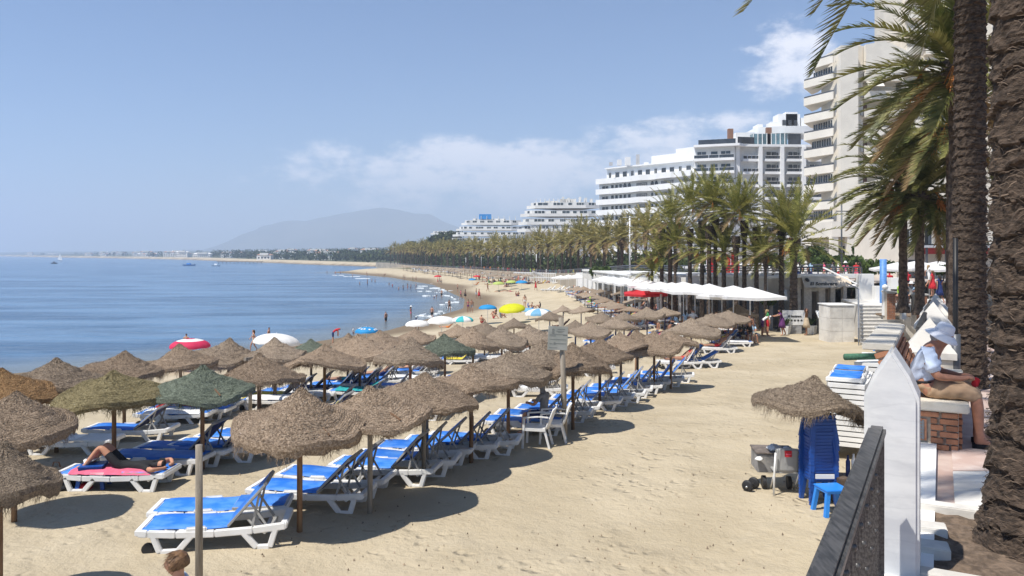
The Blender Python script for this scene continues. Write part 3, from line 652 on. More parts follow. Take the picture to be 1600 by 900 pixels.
def banner_building():
    Y = 74.0; t = thing('banner_building', 'cream building with black vertical lettered banners above a dark canopy, behind the right palms', 'building')
    path = [(X_(1408,Y), Y), (X_(1640,Y), Y-1.0)]; body(t, path, 12, 2, Z_(272, Y), mat('warm_render', (.72,.66,.56), .8, .05, .5))
    blk = mat('banner_black', (.02,.02,.022), .6); wl = mat('lettering_white', (.8,.8,.8), .6)
    for u0, u1, v0, v1 in ((1415,1421.5,358,384),(1442,1447,352,382),(1463,1471,350,379)):
        z0, z1 = Z_(v1,Y), Z_(v0,Y); x0, x1 = X_(u0,Y), X_(u1,Y); b = MB().box(x0, x1, Y-.42, Y-.30, z0, z1).obj('banner', blk, t)
        if u0 != 1442:
            txt('INSTITUT', b, ((x0+x1)/2+.16, Y-.43, z0+.08), (R(90), R(-90), 0), .42, wl, fit=z1-z0-.15)
        MB().box(x1+.25, x1+.36, Y-.25, Y-.12, Z_(382,Y), z1+.2).obj('slot_frame', dkrail_m, t)
    c = MB().box(X_(1408,Y), X_(1560,Y), Y-3.6, Y-.1, Z_(386,Y), Z_(382,Y)); c.obj('canopy', blk, t)
    MB().box(X_(1408,Y), X_(1560,Y), Y-3.72, Y-3.61, Z_(387.5,Y), Z_(384,Y)).obj('canopy_trim', mat('trim_grey', (.45,.46,.48), .5), t)
    MB().box(X_(1412,Y), X_(1560,Y), Y-2.4, Y-2.2, Z_(397,Y), Z_(388,Y)).obj('red_awning', mat('red_cloth', (.45,.05,.05), .8, .15), t)
    for u in (1418,1447,1474): MB().box(X_(u,Y)-.08, X_(u,Y)+.08, Y-3.5, Y-3.34, 3.5, Z_(386.2,Y)).obj('canopy_post', dkrail_m, t)
    for u in (1430,1455,1482): MB().box(X_(u,Y)-.7, X_(u,Y)+.7, Y-.1, Y-.02, 4.5, 7).obj('window', smoke_m, t)
def txt(s, parent, loc, rot, size, m, fit=None, shear=0, nm='lettering', extr=.01, width=None):
    cu = bpy.data.curves.new(nm, 'FONT'); cu.body = s; cu.size = size; cu.extrude = extr; cu.offset = size*.018; cu.shear = shear; cu.align_x = 'LEFT'
    tmp = bpy.data.objects.new('tmp', cu); C.objects.link(tmp); dg = bpy.context.evaluated_depsgraph_get(); me = bpy.data.meshes.new_from_object(tmp.evaluated_get(dg)); bpy.data.objects.remove(tmp)
    me.materials.clear(); me.materials.append(m); o = link(nm, me, parent, loc, rot)
    w_ = max(v.co.x for v in me.vertices)-min(v.co.x for v in me.vertices)
    if fit: k = fit/w_; o.scale = (k, 1 if k > 1 else k, 1)
    return o
banner_building()
# ---- white block with smoked-glass balconies ---------------------------------
def middle_block():
    Y = 180.0; t = thing('smoked_glass_block', 'white apartment block with dark glass balcony panels, between the cream tower and the curved hotel', 'building')
    lp = [(X_(1085,183), 183.0), (X_(1148,180), 180.0)]; fh = 3.0; zr = Z_(227, Y)
    right = [(X_(1148,180), 180.0),(X_(1157,181),181.6),(X_(1300,181), 182.6)]
    full = [lp[0], lp[1], right[1], right[2]]
    body(t, full, 16, 3, zr-.3, bwhite_m)
    r_ = MB(); strip(r_, full, -16, 1.9, zr-.3, zr+.25); r_.obj('roof_slab', bwhite_m, t)
    q = MB(); strip(q, [(X_(1092,183),183),(X_(1150,180),180)], .9, 1.0, zr+.3, zr+1.5); strip(q, [(X_(1150,180),180.2),(X_(1175,181),181)], .9, 1.0, zr+.3, zr+1.9); q.obj('roof_glass_rail', smoke_m, t)
    for i in range(1, 9):
        z = zr-fh*i-.3
        if z < 7: break
        balcony(t, lp, 1.9, z, bwhite_m, 'panels', 1.05, panel=1.15)
        for k, (s, w_) in enumerate(((1.7,2.2),(4.6,1.6),(7.2,2.3))): put_win(t, lp, s, z+.05, w_, 2.1, 2 if k != 1 else 1, .03)
        for (a, b) in ((1158,1185),(1192,1219),(1226,1253),(1260,1287)):
            sp = [(X_(a,181.6), 181.7), (X_(b,181.6), 181.9)]; balcony(t, sp, 1.5, z-.1, bwhite_m, 'panels', 1.0, panel=1.0)
            put_win(t, sp, 2.0, z+.0, 2.5, 2.1, 2, .05); put_win(t, sp, 3.6, z+.7, .8, 1.2, 1, .05)
    for u in (1153,1188.5,1222.5,1256.5): MB().box(X_(u,180)-.42, X_(u,180)+.42, 179.9, 182.4, 3, zr-.31).obj('pier', bwhite_m, t)
    # penthouse
    MB().box(X_(1176,184), X_(1230,184), 184, 190, zr+.26, Z_(209,184)).obj('glass_room', mat('blue_glass', (.10,.17,.20), .1, .4, .3, spec=.8), t)
    for u in range(1177, 1231, 7): MB().box(X_(u,184)-.08, X_(u,184)+.08, 183.85, 183.98, zr+.26, Z_(208,184)).obj('mullion', frame_m, t)
    MB().box(X_(1150,186), X_(1180,186), 186, 192, zr+.26, Z_(207,186)).obj('roof_room', bwhite_m, t)
    m = MB(); n = 14; poly = [(X_(1180,188)+0, 196), (X_(1180,188), 188)]+[(X_(1184+i*7.5,188), 187.5-2.2*math.sin(i/n*math.pi)) for i in range(n+1)]+[(X_(1290,188), 196)]
    m.prism(poly, Z_(209,188)-.2, Z_(199.5,188)); m.obj('penthouse', bwhite_m, t)
    for a, b, v0, v1 in ((1216,1250,178,199.6),(1228,1246,175,178.5),(1205,1216,190,199.6),(1184,1192,194,199.6),(1252,1275,184,199.6)): MB().box(X_(a,192), X_(b,192), 192, 196, Z_(199.8,188)+.0, Z_(v0,192)).obj('roof_turret', bwhite_m, t)
    for a in (1222,1231,1240): MB().box(X_(a,192), X_(a+5,192), 191.6, 191.98, Z_(196,192), Z_(188,192)).obj('window', WIN and smoke_m, t)
    MB().box(X_(1231,184), X_(1250,184), 183.4, 183.9, zr+.3, Z_(209.5,184)).obj('window', smoke_m, t)
    for a, h_ in ((1142,5),(1202,7)): MB().box(X_(a,184)-.6, X_(a,184)+.6, 184, 185, zr, Z_(206-h_,184)).obj('chimney', mat('flue_brown', (.25,.13,.08), .8), t)
middle_block()
# ---- curved white hotel with arches ------------------------------------------
def arch_mesh():
    m = MB(); n = 10; pts = [(-.5,0),(.5,0)]+[(.5*math.cos(math.pi*i/n), .5+.5*math.sin(math.pi*i/n)) for i in range(n+1)]
    k = len(pts); m.add([(x,-.5,z) for x,z in pts]+[(x,.5,z) for x,z in pts], [tuple(range(k-1,-1,-1)), tuple(range(k,2*k))]+[(i,k+i,k+(i+1)%k,(i+1)%k) for i in range(k)]); return m.mesh('arch_window', smoke_m)
def arch_hotel():
    t = thing('arched_hotel', 'long white building with wavy balcony bands and small arched openings', 'building'); ARCH = arch_mesh()
    def pt(u, y): return (X_(u, y), y)
    yf = lambda u: float(np.interp(u, [936, 1085], [213, 190]))
    us = [936,948,960,985,991,1003,1015,1020,1029,1036,1050,1057,1063,1072,1086]
    wv = [0,0,0,0,.3,1.4,.3,0,.3,1.3,1.4,.3,.5,1.2,1.2]
    path = [pt(u, yf(u)) for u in us]; base = [pt(936, yf(936)), pt(1010, yf(1010)), pt(1086, yf(1086))]
    fh = 2.86; zr = Z_(279, 200)
    body(t, base, 14, 3, zr+.9, bwhite_m)
    L0 = plen(base)
    sof = lambda u: (Vector(pt(u, yf(u)))-Vector(base[0])).length
    for i in range(6):
        z = zr-fh*i
        out_ = [(p[0], p[1]) for p in path]; nn = []
        for p, w_ in zip(path, wv): nn.append((p[0]-(.14)*w_, p[1]-w_*1.0))
        mb = MB(); strip(mb, nn, -3 if 0 else -1.5, 1.5, z-.3, z-.0); strip(mb, nn, 1.34, 1.52, z-.45, z+1.0); mb.obj('balcony', bwhite_m, t)
        zz = z-fh+.25
        if zz < 6: break
        for k, u in enumerate((957.5,964,970.5,977,984)):
            if i == 0 and k > 2: put_win(t, base, sof(u), zz, 1.05, 2.0, me=ARCH, nm='arch_window', off=.05)
            else: put_win(t, base, sof(u), zz+.3, .95, 1.6, 1, .03)
        for u in (1019.5, 1026):
            if i == 0: put_win(t, base, sof(u), zz, 1.0, 2.0, me=ARCH, nm='arch_window', off=.05)
            else: put_win(t, base, sof(u), zz+.3, .8, 1.6, 1, .03)
        for u, w_ in ((1003,3.4),(1043,3.9),(1070,2.9)):
            put_win(t, base, sof(u), zz-.1, w_, 1.9, me=PANEL_GREY, nm='loggia_shade_panel', off=.04); put_win(t, base, sof(u)+w_*.22, zz-.1, w_*.36, 1.7, 2, .12)
        put_win(t, base, sof(946), zz, 2.3, 1.7, 2, .03)
    # set-back top storey
    top = [pt(948, 213.5), pt(1016, 203.5), pt(1086, 194)]; body(t, top, 9, zr+.6, Z_(263, 202)+1, bwhite_m, 'top_storey')
    tl = plen(top)
    for k in range(11): put_win(t, top, 1.2+k*(tl-3)/10, zr+1.3, 1.5 if k % 3 else .9, 1.6, 1 if k % 3 else 2, .03)
    s = MB(); strip(s, top, -9, .9, Z_(263,202)+1.003, Z_(263,202)+1.3); s.obj('roof_slab', bwhite_m, t)
    for k in range(9): u = 955+k*14; MB().box(X_(u,206)-.4-.3*(k%3), X_(u,206)+.4, 206, 207.2, Z_(263,202)+1.31, Z_(263,202)+2.1+.7*(k%4)).obj('roof_vent', bwhite_m if k % 3 else bgrey_m, t)
    for (a, b, h_) in ((1018,1086,2.2),(1056,1086,3.3)):
        q = [pt(a, yf(a)+4), pt(b, yf(b)+4)]; body(t, q, 8, Z_(263,202)+1.31, Z_(263,202)+1.3+h_, bwhite_m, 'roof_room')
PANEL_GREY = MB().box(-.5,.5,-.5,.5,0,1).mesh('loggia_shade_panel', mat('loggia_shade', (.30,.30,.31), .7, .2))  # flat grey sheet, the shade of a recess put into its colour
arch_hotel()
# ---- the two terraced hotels further on --------------------------------------
def tier_hotel(name, label, Y, tiers, zb, extra=(), seed=1, tint=bwhite_m):
    t = thing(name, label, 'building'); rr = random.Random(seed)
    for i, (u0, u1, v0, v1) in enumerate(tiers):
        a = X_(u0, Y); b = X_(u1, Y); z1 = Z_(v0, Y); z0 = Z_(v1, Y); pr = i*1.8
        path = [(a, Y+4-pr), (a+3, Y-pr), (b-6, Y-pr-1.5), (b, Y-pr+1)]
        mb = MB(); strip(mb, path, -16, 1.6, z0-.05, z0+.35); strip(mb, path, 1.3, 1.65, z0-.25, z0+(z1-z0)*.42); mb.obj('terrace', tint, t)
        body(t, offs(path, -.6), 14, z0+.3, z1-.0, tint)
        ln = plen(path); k = 2.0
        while k < ln-2:
            w_ = rr.choice([1.6, 3.2, 4.4, 2.4]); put_win(t, offs(path, -.6), k+w_/2, z0+.5, w_, (z1-z0)*.74, rr.choice([2,3]) if w_ > 2 else 1, .1)
            k += w_+rr.uniform(.8, 2.4)
    u0, u1, v0, v1 = tiers[-1]; body(t, [(X_(u0,Y)+2, Y-4), (X_(u1,Y), Y-4)], 16, zb, Z_(v1,Y)-.1, tint, 'base_wall')
    for (nm, a, b, va, vb, m, dy) in extra: MB().box(X_(a,Y), X_(b,Y), Y+dy, Y+dy+4, Z_(vb,Y), Z_(va,Y)).obj(nm, m, t)
    return t
offw = mat('offwhite_render', (.66,.65,.62), .8, .06, .2)
ex = [('chimney', 880+i*9, 883+i*9, 306+(i%3)*1.5, 317, offw, 5) for i in range(6)]+[('roof_room', 877, 902, 309, 317, offw, 7), ('roof_room', 853, 873, 312, 317, offw, 8)]+[('antenna', 838+i*7, 838.6+i*7, 309, 318, offw, 4) for i in range(12)]
tier_hotel('terraced_hotel', 'broad off-white hotel with long terrace bands and chimneys, left of the arched building', 315.0, [(828,936,316,325),(818,940,329,338),(815,944,342,351),(813,948,353,362)], 3, ex, 2, offw)
blue_m = mat('blue_tank', (.02,.21,.52), .5, .15)
ex = [('blue_tank', 748, 767, 334, 342, blue_m, 4), ('roof_room', 738, 790, 341, 345, offw, 5)]+[('antenna', 742+i*9, 742.7+i*9, 337, 344, offw, 3) for i in range(8)]
tier_hotel('stepped_hotel', 'stepped white hotel with a blue tank on its roof, beyond the broad off-white one', 430.0, [(724,815,344,351),(716,815,354,360),(711,818,363,369),(705,820,372,379)], 3, ex, 3, offw)
tier_hotel('small_white_block', 'small low white building on the wooded slope, farthest left of the hotels', 560.0, [(675,712,361,366),(676,715,366.5,371)], 3, (), 4, offw)
# ---- upper terrace, its retaining front and the beach restaurants -----------------
TP = [(24.2,50.4),(19.6,53),(15.6,62),(12.6,85),(10,120),(8.6,157),(-3,200),(-20,262),(-42,330),(-63,400),(-78,440)]
TZ = [6.2,6.2,6.05,5.75,4.7,3.7,3.3,3.0,2.8,2.8,2.8]
def tzp(y): return float(np.interp(y, [p[1] for p in TP], TZ))
TY0 = list(TP); TP2 = [(24.4,58.3),(19.8,58.3),(19.55,53.4)]+TP[2:]; TZ2 = [6.2,6.2,6.2]+TZ[2:]
def terrace():
    v = []; n = len(TP)
    sp = [(24.4,58.3),(19.8,58.3)]+TP[2:]
    for (x, y), z in zip(sp, TZ): v += [(x+.3, y+.1, z-.9), (x+150, y+20, z-.9+1.2)]
    me = bpy.data.meshes.new('upper_promenade'); me.from_pydata(v, [], [(2*i, 2*i+1, 2*i+3, 2*i+2) for i in range(n-1)]); me.materials.append(mat('far_paving', (.42,.36,.31), .85, .12, .8)); tag(link('upper_promenade', me), kind='structure')
    # front wall
    t = thing('terrace_wall', 'white wall below the upper promenade, behind the restaurant umbrellas', 'wall')
    path = [tuple(p) for p in reversed(TP2)]
    w = MB(); k = len(path); zs = list(reversed(TZ2)); a = path; b = offs(path, -.3)
    vs = []
    for i in range(k): vs += [(a[i][0], a[i][1], -1), (a[i][0], a[i][1], zs[i]), (b[i][0], b[i][1], zs[i]), (b[i][0], b[i][1], -1)]
    w.add(vs, [(4*i+j, 4*(i+1)+j, 4*(i+1)+j+1, 4*i+j+1) for i in range(k-1) for j in range(3)], 0)
    w.m = [1 if i < 6 else 0 for i in range(k-1) for j in range(3)]; w.obj('wall', [white_m, mat('sandy_wall', (.36,.31,.24), .9, .2, .4, bump=.5, bscale=3)], t)
    r_ = MB()
    for i in range(k-1):
        p = Vector((*a[i], zs[i])); q = Vector((*a[i+1], zs[i+1])); n = max(2, int((q-p).length/2.2))
        for h_ in (.18,.36,.54): r_.bar(p+Vector((0,.15,h_)), q+Vector((0,.15,h_)), .05, .07 if h_ < .5 else .12)
        for j in range(n+1): c = p.lerp(q, j/n); r_.bar(c+Vector((0,.15,0)), c+Vector((0,.15,.56)), .06)
    r_.obj('railing', dkrail_m, t)
terrace()
def restaurant():
    t = thing('beach_restaurant', 'beach restaurant with a lettered beige awning beside the marble steps', 'restaurant')
    Y = 52.6; x0 = X_(1246, Y); x1 = X_(1322, Y); zf = tz((x0+x1)/2, Y)-.05; top = Z_(428, Y)
    dark = mat('dim_interior', (.05,.045,.04), .8, .4, 1.2)
    MB().box(x0-.3, x1+1.2, Y-.35, Y+.6, top-.26, top).obj('roof_slab', white_m, t)
    MB().box(x0-.3, x1+2.2, Y+.61, Y+5.6, top-.95, top-.85).obj('roof_deck', white_m, t)
    rr_ = MB()
    for h_ in (.12,.26,.40): rr_.box(x0-.3, x1+1.2, Y+.3, Y+.36, top+h_, top+h_+(.05 if h_ < .4 else .10))
    for i in range(9): q_ = x0-.3+(x1+1.5-x0)*i/8.01; rr_.box(q_, q_+.06, Y+.29, Y+.37, top, top+.4)
    rr_.obj('roof_railing', dkrail_m, t)
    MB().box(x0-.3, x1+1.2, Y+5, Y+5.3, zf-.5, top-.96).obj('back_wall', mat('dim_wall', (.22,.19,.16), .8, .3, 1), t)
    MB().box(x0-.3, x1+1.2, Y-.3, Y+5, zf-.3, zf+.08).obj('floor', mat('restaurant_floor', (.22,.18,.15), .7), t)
    for u, w_ in ((1247,.16),(1262,.26),(1284,.22),(1301,.16),(1320,.12)): MB().box(X_(u,Y)-w_, X_(u,Y)+w_, Y-.05, Y+.35, zf, top-.27).obj('pillar', mat('pillar_cream', (.55,.50,.43), .8), t)
    MB().box(x0, x1, Y+.3, Y+.4, top-1.05, top-.27).obj('lintel', mat('pillar_cream', (.55,.50,.43), .8), t)
    MB().box(X_(1264,Y), X_(1283,Y), Y-.02, Y+.1, top-1.2, top-.98).obj('lamp_box', mat('lamp_box', (.5,.47,.4), .8), t)
    for u in (1252, 1272, 1292, 1312): MB().box(X_(u,Y)-.3, X_(u,Y)+.3, Y+2, Y+2.7, zf+.09, zf+.85).obj('table', mat('dark_table', (.10,.07,.05), .6), t)
    # awning, sagging at its right end
    a = MB(); n = 22; za = Z_(431.5, Y); cl = mat('awning_cloth', (.60,.51,.40), .85, .08, 2); xa = x0+.12; xb = X_(1321, Y)
    vs = []
    for i in range(n+1):
        f = i/n; x = xa+(xb-xa)*f; sag = .0 if f < .62 else .10*math.sin((f-.62)*30); lift = 0 if f < .7 else (f-.7)*1.1
        for g in range(5): gg = g/4; vs.append((x, Y-.36-gg*.62+sag*gg*.6, za-gg*(.74-lift*.55)+.04*math.sin(f*40)*gg*(f > .62)))
    a.add(vs, [(i*5+j, i*5+j+1, (i+1)*5+j+1, (i+1)*5+j) for i in range(n) for j in range(4)]); o = a.obj('awning', cl, t, smooth=True)
    blk = mat('sign_black', (.02,.02,.02), .6); sl = math.atan2(.74, .62)
    tx = txt('El Sombrero', o, (X_(1258,Y), Y-.36-.62*.78-.02, za-.74*.78), (sl, 0, 0), .64, blk, fit=X_(1299,Y)-X_(1256.5,Y), shear=.35)
    lg = MB(); lg.lathe([(.02,.08),(.13,.02),(.17,-.02),(.0,-.03)], 12); lg.obj('emblem', blk, o, (X_(1256.6,Y)-.02, Y-.36-.62*.35-.05, za-.74*.3), (sl, R(20), 0))
    # a sign wall and planters in front
    Y2 = 49.5; zb = tz(X_(1240,Y2), Y2); s = thing('sign_wall', 'low white lettered sign board between two planters in front of the restaurant', 'sign', (X_(1240,Y2), Y2, zb)); w_ = X_(1257,Y2)-X_(1223,Y2)
    MB().box(-w_/2, w_/2, -.06, .06, .55, 1.5).obj('board', mat('board_white', (.78,.78,.76), .6), s); MB().box(-w_/2+.2, w_/2-.2, -.04, .3, .0, .55).obj('plinth', mat('grey_plinth', (.33,.33,.33), .8), s)
    txt('El Sombrero', s, (-w_/2+.30, -.075, 1.08), (R(90),0,0), .3, blk, fit=w_*.62, shear=.3); txt('★★★★★', s, (-w_/2+.45, -.075, .80), (R(90),0,0), .2, blk, fit=w_*.42) if 0 else None
    for k in range(5):
        st = MB(); pts = []
        for i in range(10): r0 = .09 if i % 2 == 0 else .04; pts.append((r0*math.sin(i*math.pi/5), r0*math.cos(i*math.pi/5)))
        st.add([(x,-.075,z) for x,z in pts]+[(x,-.062,z) for x,z in pts], [tuple(range(9,-1,-1))]+[(i,(i+1)%10,10+(i+1)%10,10+i) for i in range(10)]); st.obj('star', blk, s, (-.36+k*.21, 0, .86))
    for u, lb in ((1234-6.5,'white square planter with a spiky plant, left of the restaurant sign board'), (1268,'white square planter with a spiky plant, right of the restaurant sign board')):
        Y3 = 49.2; p = thing('planter_box', lb, 'planter', (X_(u,Y3), Y3, tz(X_(u,Y3), Y3)), .1); m = MB(); m.lathe([(.0,.0),(.30,.0),(.40,.55),(.35,.55),(.34,.5),(0,.5)], 4); m.obj('pot', mat('pot_white', (.7,.7,.68), .7), p)
        q = MB(); tn = []; rr = random.Random(int(u))
        for _ in range(46):
            a_ = rr.uniform(0,6.28); l = rr.uniform(.4,.8); e = rr.uniform(.4,1.2); dx, dy = math.cos(a_), math.sin(a_); b0 = Vector((0,0,.5)); m1 = b0+Vector((dx*l*.5*math.cos(e), dy*l*.5*math.cos(e), l*.55)); e1 = b0+Vector((dx*l*math.cos(e), dy*l*math.cos(e), l*.8*math.sin(e)+.1)); sd = Vector((-dy,dx,0))*.035
            q.add([tuple(b0-sd), tuple(b0+sd), tuple(m1+sd), tuple(m1-sd), tuple(e1)], [(0,1,2,3),(3,2,4)]); tn += [rr.uniform(-.4,.4)]*2
        q.obj('foliage', bush_m, p, tone=tn)
    Y4 = 48.5; b = thing('menu_board', 'white tilted menu panel on a black stand outside the restaurant', 'sign', (X_(1285,Y4), Y4, tz(X_(1285,Y4), Y4)), .15)
    MB().box(-.38,.38,-.02,.02,-.28,.28).obj('panel', mat('board_white', (.78,.78,.76), .6), b, (0,0,1.28), (R(-35),0,R(4))); MB().box(-.33,.33,0,.05,.1,.95).obj('stand', blk, b); MB().bar((0,.1,0),(0,.1,1.2),.06).obj('stem', dkrail_m, b)
    MB().box(-.08,.08,-.035,-.022,-.05,.12).obj('print', blk, b, (0,0,1.28), (R(-35),0,R(4)))
    # neighbouring pavilions: awnings over openings, in front of the terrace wall
    t2 = thing('beach_pavilion', 'long white beach pavilion with cloth blinds behind the palm trunks', 'building')
    seg = [((10.9,98),(13.2,75)),((13.3,74),(15.0,60.5)),((15.1,60),(18.9,53.2))]
    for (a_, b_) in seg:
        pth = [tuple(a_), tuple(b_)]; L0 = plen(pth); zt = tzp((a_[1]+b_[1])/2)-.05; zf2 = tz(*a_)
        r_ = MB(); strip(r_, pth, -.2, 2.0, zt-.2, zt-.02); r_.obj('roof_slab', white_m, t2)
        n = max(3, int(L0/2.6))
        for k in range(n+1):
            p, an = along(pth, L0*k/n); q = Vector((math.sin(an), -math.cos(an)))*1.85; MB().box(p.x+q.x-.09, p.x+q.x+.09, p.y+q.y-.09, p.y+q.y+.09, zf2-.2, zt-.2).obj('post', frame_m, t2)
            if k < n:
                bl = MB(); op = offs(pth, 1.86); p0_, _ = along(op, L0*(k+.06)/n); p1_, _ = along(op, L0*(k+.94)/n); hh = .95+.25*((k*7) % 3)/2
                m_ = 10; vs = []
                for i in range(m_+1):
                    c = p0_.lerp(p1_, i/m_); w2 = .04*math.sin(i*1.7+k); vs += [(c.x, c.y-w2, zt-.21), (c.x, c.y-w2*1.6-.05, zt-.21-hh)]
                bl.add(vs, [(2*i,2*i+1,2*i+3,2*i+2) for i in range(m_)]); bl.obj('cloth_blind', mat('blind_cloth', (.62,.60,.55), .85, .1, 3), t2)
                ip = offs(pth, .25); p2_, an2 = along(ip, L0*(k+.5)/n); link('glazed_panel', PANEL, t2, (p2_.x, p2_.y, zf2), (0,0,an2), (L0/n*.9, .06, 2.3))
restaurant()
# ---- marble steps, cheek wall, landing ---------------------------------------
def steps():
    t = thing('marble_steps', 'wide white marble steps from the sand up to the promenade', 'steps', (0,0,0)); n = 11; y0 = 41.8; d_ = Vector((.41,.91)).normalized(); side = Vector((1.0,.02)).normalized()
    p = Vector((X_(1344,y0), y0)); zb = tz(p.x, p.y)-.02; zt = prom_z(47); rise = (zt-zb)/n; run = .37; W = 2.35
    for i in range(n):
        a = p+d_*run*i; b = a+d_*(run*(n-i)+.3 if i == n-1 else run+.04)
        c = a+side*W; e = b+side*W
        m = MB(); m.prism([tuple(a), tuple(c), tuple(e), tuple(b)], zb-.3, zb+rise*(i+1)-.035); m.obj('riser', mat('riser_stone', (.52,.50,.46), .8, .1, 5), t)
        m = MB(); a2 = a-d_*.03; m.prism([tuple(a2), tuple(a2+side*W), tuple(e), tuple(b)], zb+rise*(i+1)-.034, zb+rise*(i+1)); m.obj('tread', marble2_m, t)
    top = p+d_*run*n
    l = thing('landing', 'pale landing at the head of the marble steps', 'landing')
    MB().prism([(top.x-.05, top.y-.1), (top.x+12, top.y-.1), (top.x+12, 51.9), (top.x+1.6, 51.9)], zb-1, zt-.003).obj('slab', marble2_m, l)
    # handrail down the left side
    h = thing('stair_handrail', 'grey metal handrail down the left side of the marble steps', 'handrail'); g = mat('grey_rail', (.22,.23,.25), .45, metal=.4)
    P0 = Vector((p.x-.1, p.y-.05, zb)); P1 = Vector((top.x-.1, top.y, zt)); up = Vector((0,0,.95))
    MB().tube([P0+up*.2, P0+up, P1+up, P1+up+Vector((-.5,.5,.35))], .045, 8).obj('top_tube', g, h); 
    for k in (.3,.6): MB().bar(P0+up*k, P1+up*k, .03).obj('mid_bar', g, h)
    for k in range(8): q = P0.lerp(P1, k/7); MB().bar(q, q+up, .045).obj('baluster', g, h)
    MB().bar(P1+up+Vector((-.1,-.05,.3)), P1+up+Vector((-1.5,1.4,1.25)), .14, .06).obj('white_top_rail', white_m, h)
    # marble-faced cheek block
    c = thing('marble_block_wall', 'large marble-clad block to the left of the steps', 'wall'); Yc = 43.6; x0, x1 = X_(1297,Yc), X_(1335,Yc); zb2 = tz(x0, Yc)-.1; zc = Z_(476, Yc)
    MB().box(x0+.03, x1-.03, Yc+.03, Yc+1.6, zb2-.3, zc-.06).obj('core', mortar_m, c); MB().box(x0-.04, x1+.04, Yc-.04, Yc+1.7, zc-.055, zc).obj('coping', white_m, c)
    for i in range(2):
        for j in range(3):
            a = x0+(x1-x0)*i/2; b = x0+(x1-x0)*(i+1)/2; lo = zb2+(zc-.06-zb2)*j/3; hi = zb2+(zc-.06-zb2)*(j+1)/3
            MB().box(a+.006, b-.006, Yc-.0, Yc+.03, lo+.006, hi-.006).obj('marble_panel', marble2_m, c, bevel=.004)
    for j in range(3):
        lo = zb2+(zc-.06-zb2)*j/3; hi = zb2+(zc-.06-zb2)*(j+1)/3
        for k in range(1): MB().box(x0, x0+.03, Yc+.04+k*1.6, Yc+.04+k*1.6+1.55, lo+.006, hi-.006).obj('marble_panel', marble2_m, c)
    # white blocks and walls round the landing
    for (u0,u1,v0,v1,Yw,lb) in ((1342,1366,428,475,50.5,'plain white wall with a flat top, right of the restaurant awning'),(1368,1392,447,475,49.2,'lower white wall with a narrow opening, beside the blue pole'),(1392,1412,434,452,51.0,'white wall behind the red chairs')):
        o = MB().box(X_(u0,Yw), X_(u1,Yw), Yw, Yw+.5, Z_(v1,Yw), Z_(v0,Yw)).obj('white_wall', white_m, None, bevel=.02); tag(o, lb, 'wall')
    # brick pillars with white posts and dark railing on the landing edge
    for k, (u, v0, v1) in enumerate(((1389,457,481),(1436,461,492))):
        Yb = 40.5+.0*k; a = thing('brick_pillar', 'brick pillar with stone cap, %s of two above the marble steps' % ('left' if k == 0 else 'right'), 'pillar', (X_(u,Yb), Yb, 0))
        z0, z1 = Z_(v1,Yb)-.6, Z_(v0,Yb); w_ = .22 if k == 0 else .28
        MB().box(-w_, w_, -w_, w_, z0, z1).obj('core', mortar_m, a); bmesh_ = MB().box(-.5,.5,-.5,.5,-.5,.5).mesh('pillar_brick', brick_m); rr = random.Random(k)
        rows = int((z1-z0)/.09)
        for r_ in range(rows):
            for s_ in range(2):
                ww = w_*(.6 if (r_+s_) % 2 else 1.3); xx = (-w_+ww/2) if s_ == 0 else (w_-ww/2)
                link('brick', bmesh_, a, (xx, -w_-.01, z0+(r_+.5)*.09), sc=(ww-.015, .04, .075))
        MB().box(-w_-.06, w_+.06, -w_-.06, w_+.06, z1+.002, z1+.08).obj('cap', stone_m, a)
    for k, (u, v0, v1) in enumerate(((1383,450,478),(1411,452,484))):
        Yb = 40.6; q = thing('round_topped_post', 'white post with a ball top, %s of the pair between the brick pillars' % ('left' if k == 0 else 'right'), 'post', (X_(u,Yb), Yb, 0)); MB().box(-.12,.12,-.12,.12,Z_(v1,Yb)-.5,Z_(v0,Yb)-.1).obj('shaft', white_m, q)
        b = MB(); b.lathe([(.0,-.16),(.12,-.11),(.16,0),(.12,.11),(0,.16)], 12); b.obj('ball', white_m, q, (0,0,Z_(v0,Yb)+.04), smooth=True)
    h = thing('landing_railing', 'short dark railing between the brick pillars', 'railing'); Yb = 40.7
    for (u0, u1) in ((1393,1409),(1414,1432)):
        for v in (463, 487): MB().bar((X_(u0,Yb),Yb,Z_(v,Yb)), (X_(u1,Yb),Yb,Z_(v+1.5,Yb)), .05).obj('rail', steel_m, h)
        n = 8
        for i in range(n): x = X_(u0+(u1-u0)*(i+.5)/n, Yb); MB().bar((x,Yb,Z_(487.5,Yb)),(x,Yb,Z_(463.3,Yb)),.03).obj('baluster', steel_m, h)
    o = MB().box(X_(1340,40.9), X_(1470,40.9), 40.9, 42.4, 1.5, Z_(489,40.9)).obj('white_wall', white_m); tag(o, 'low white wall under the dark railing beside the steps', 'wall') if 0 else bpy.data.objects.remove(o)
steps()
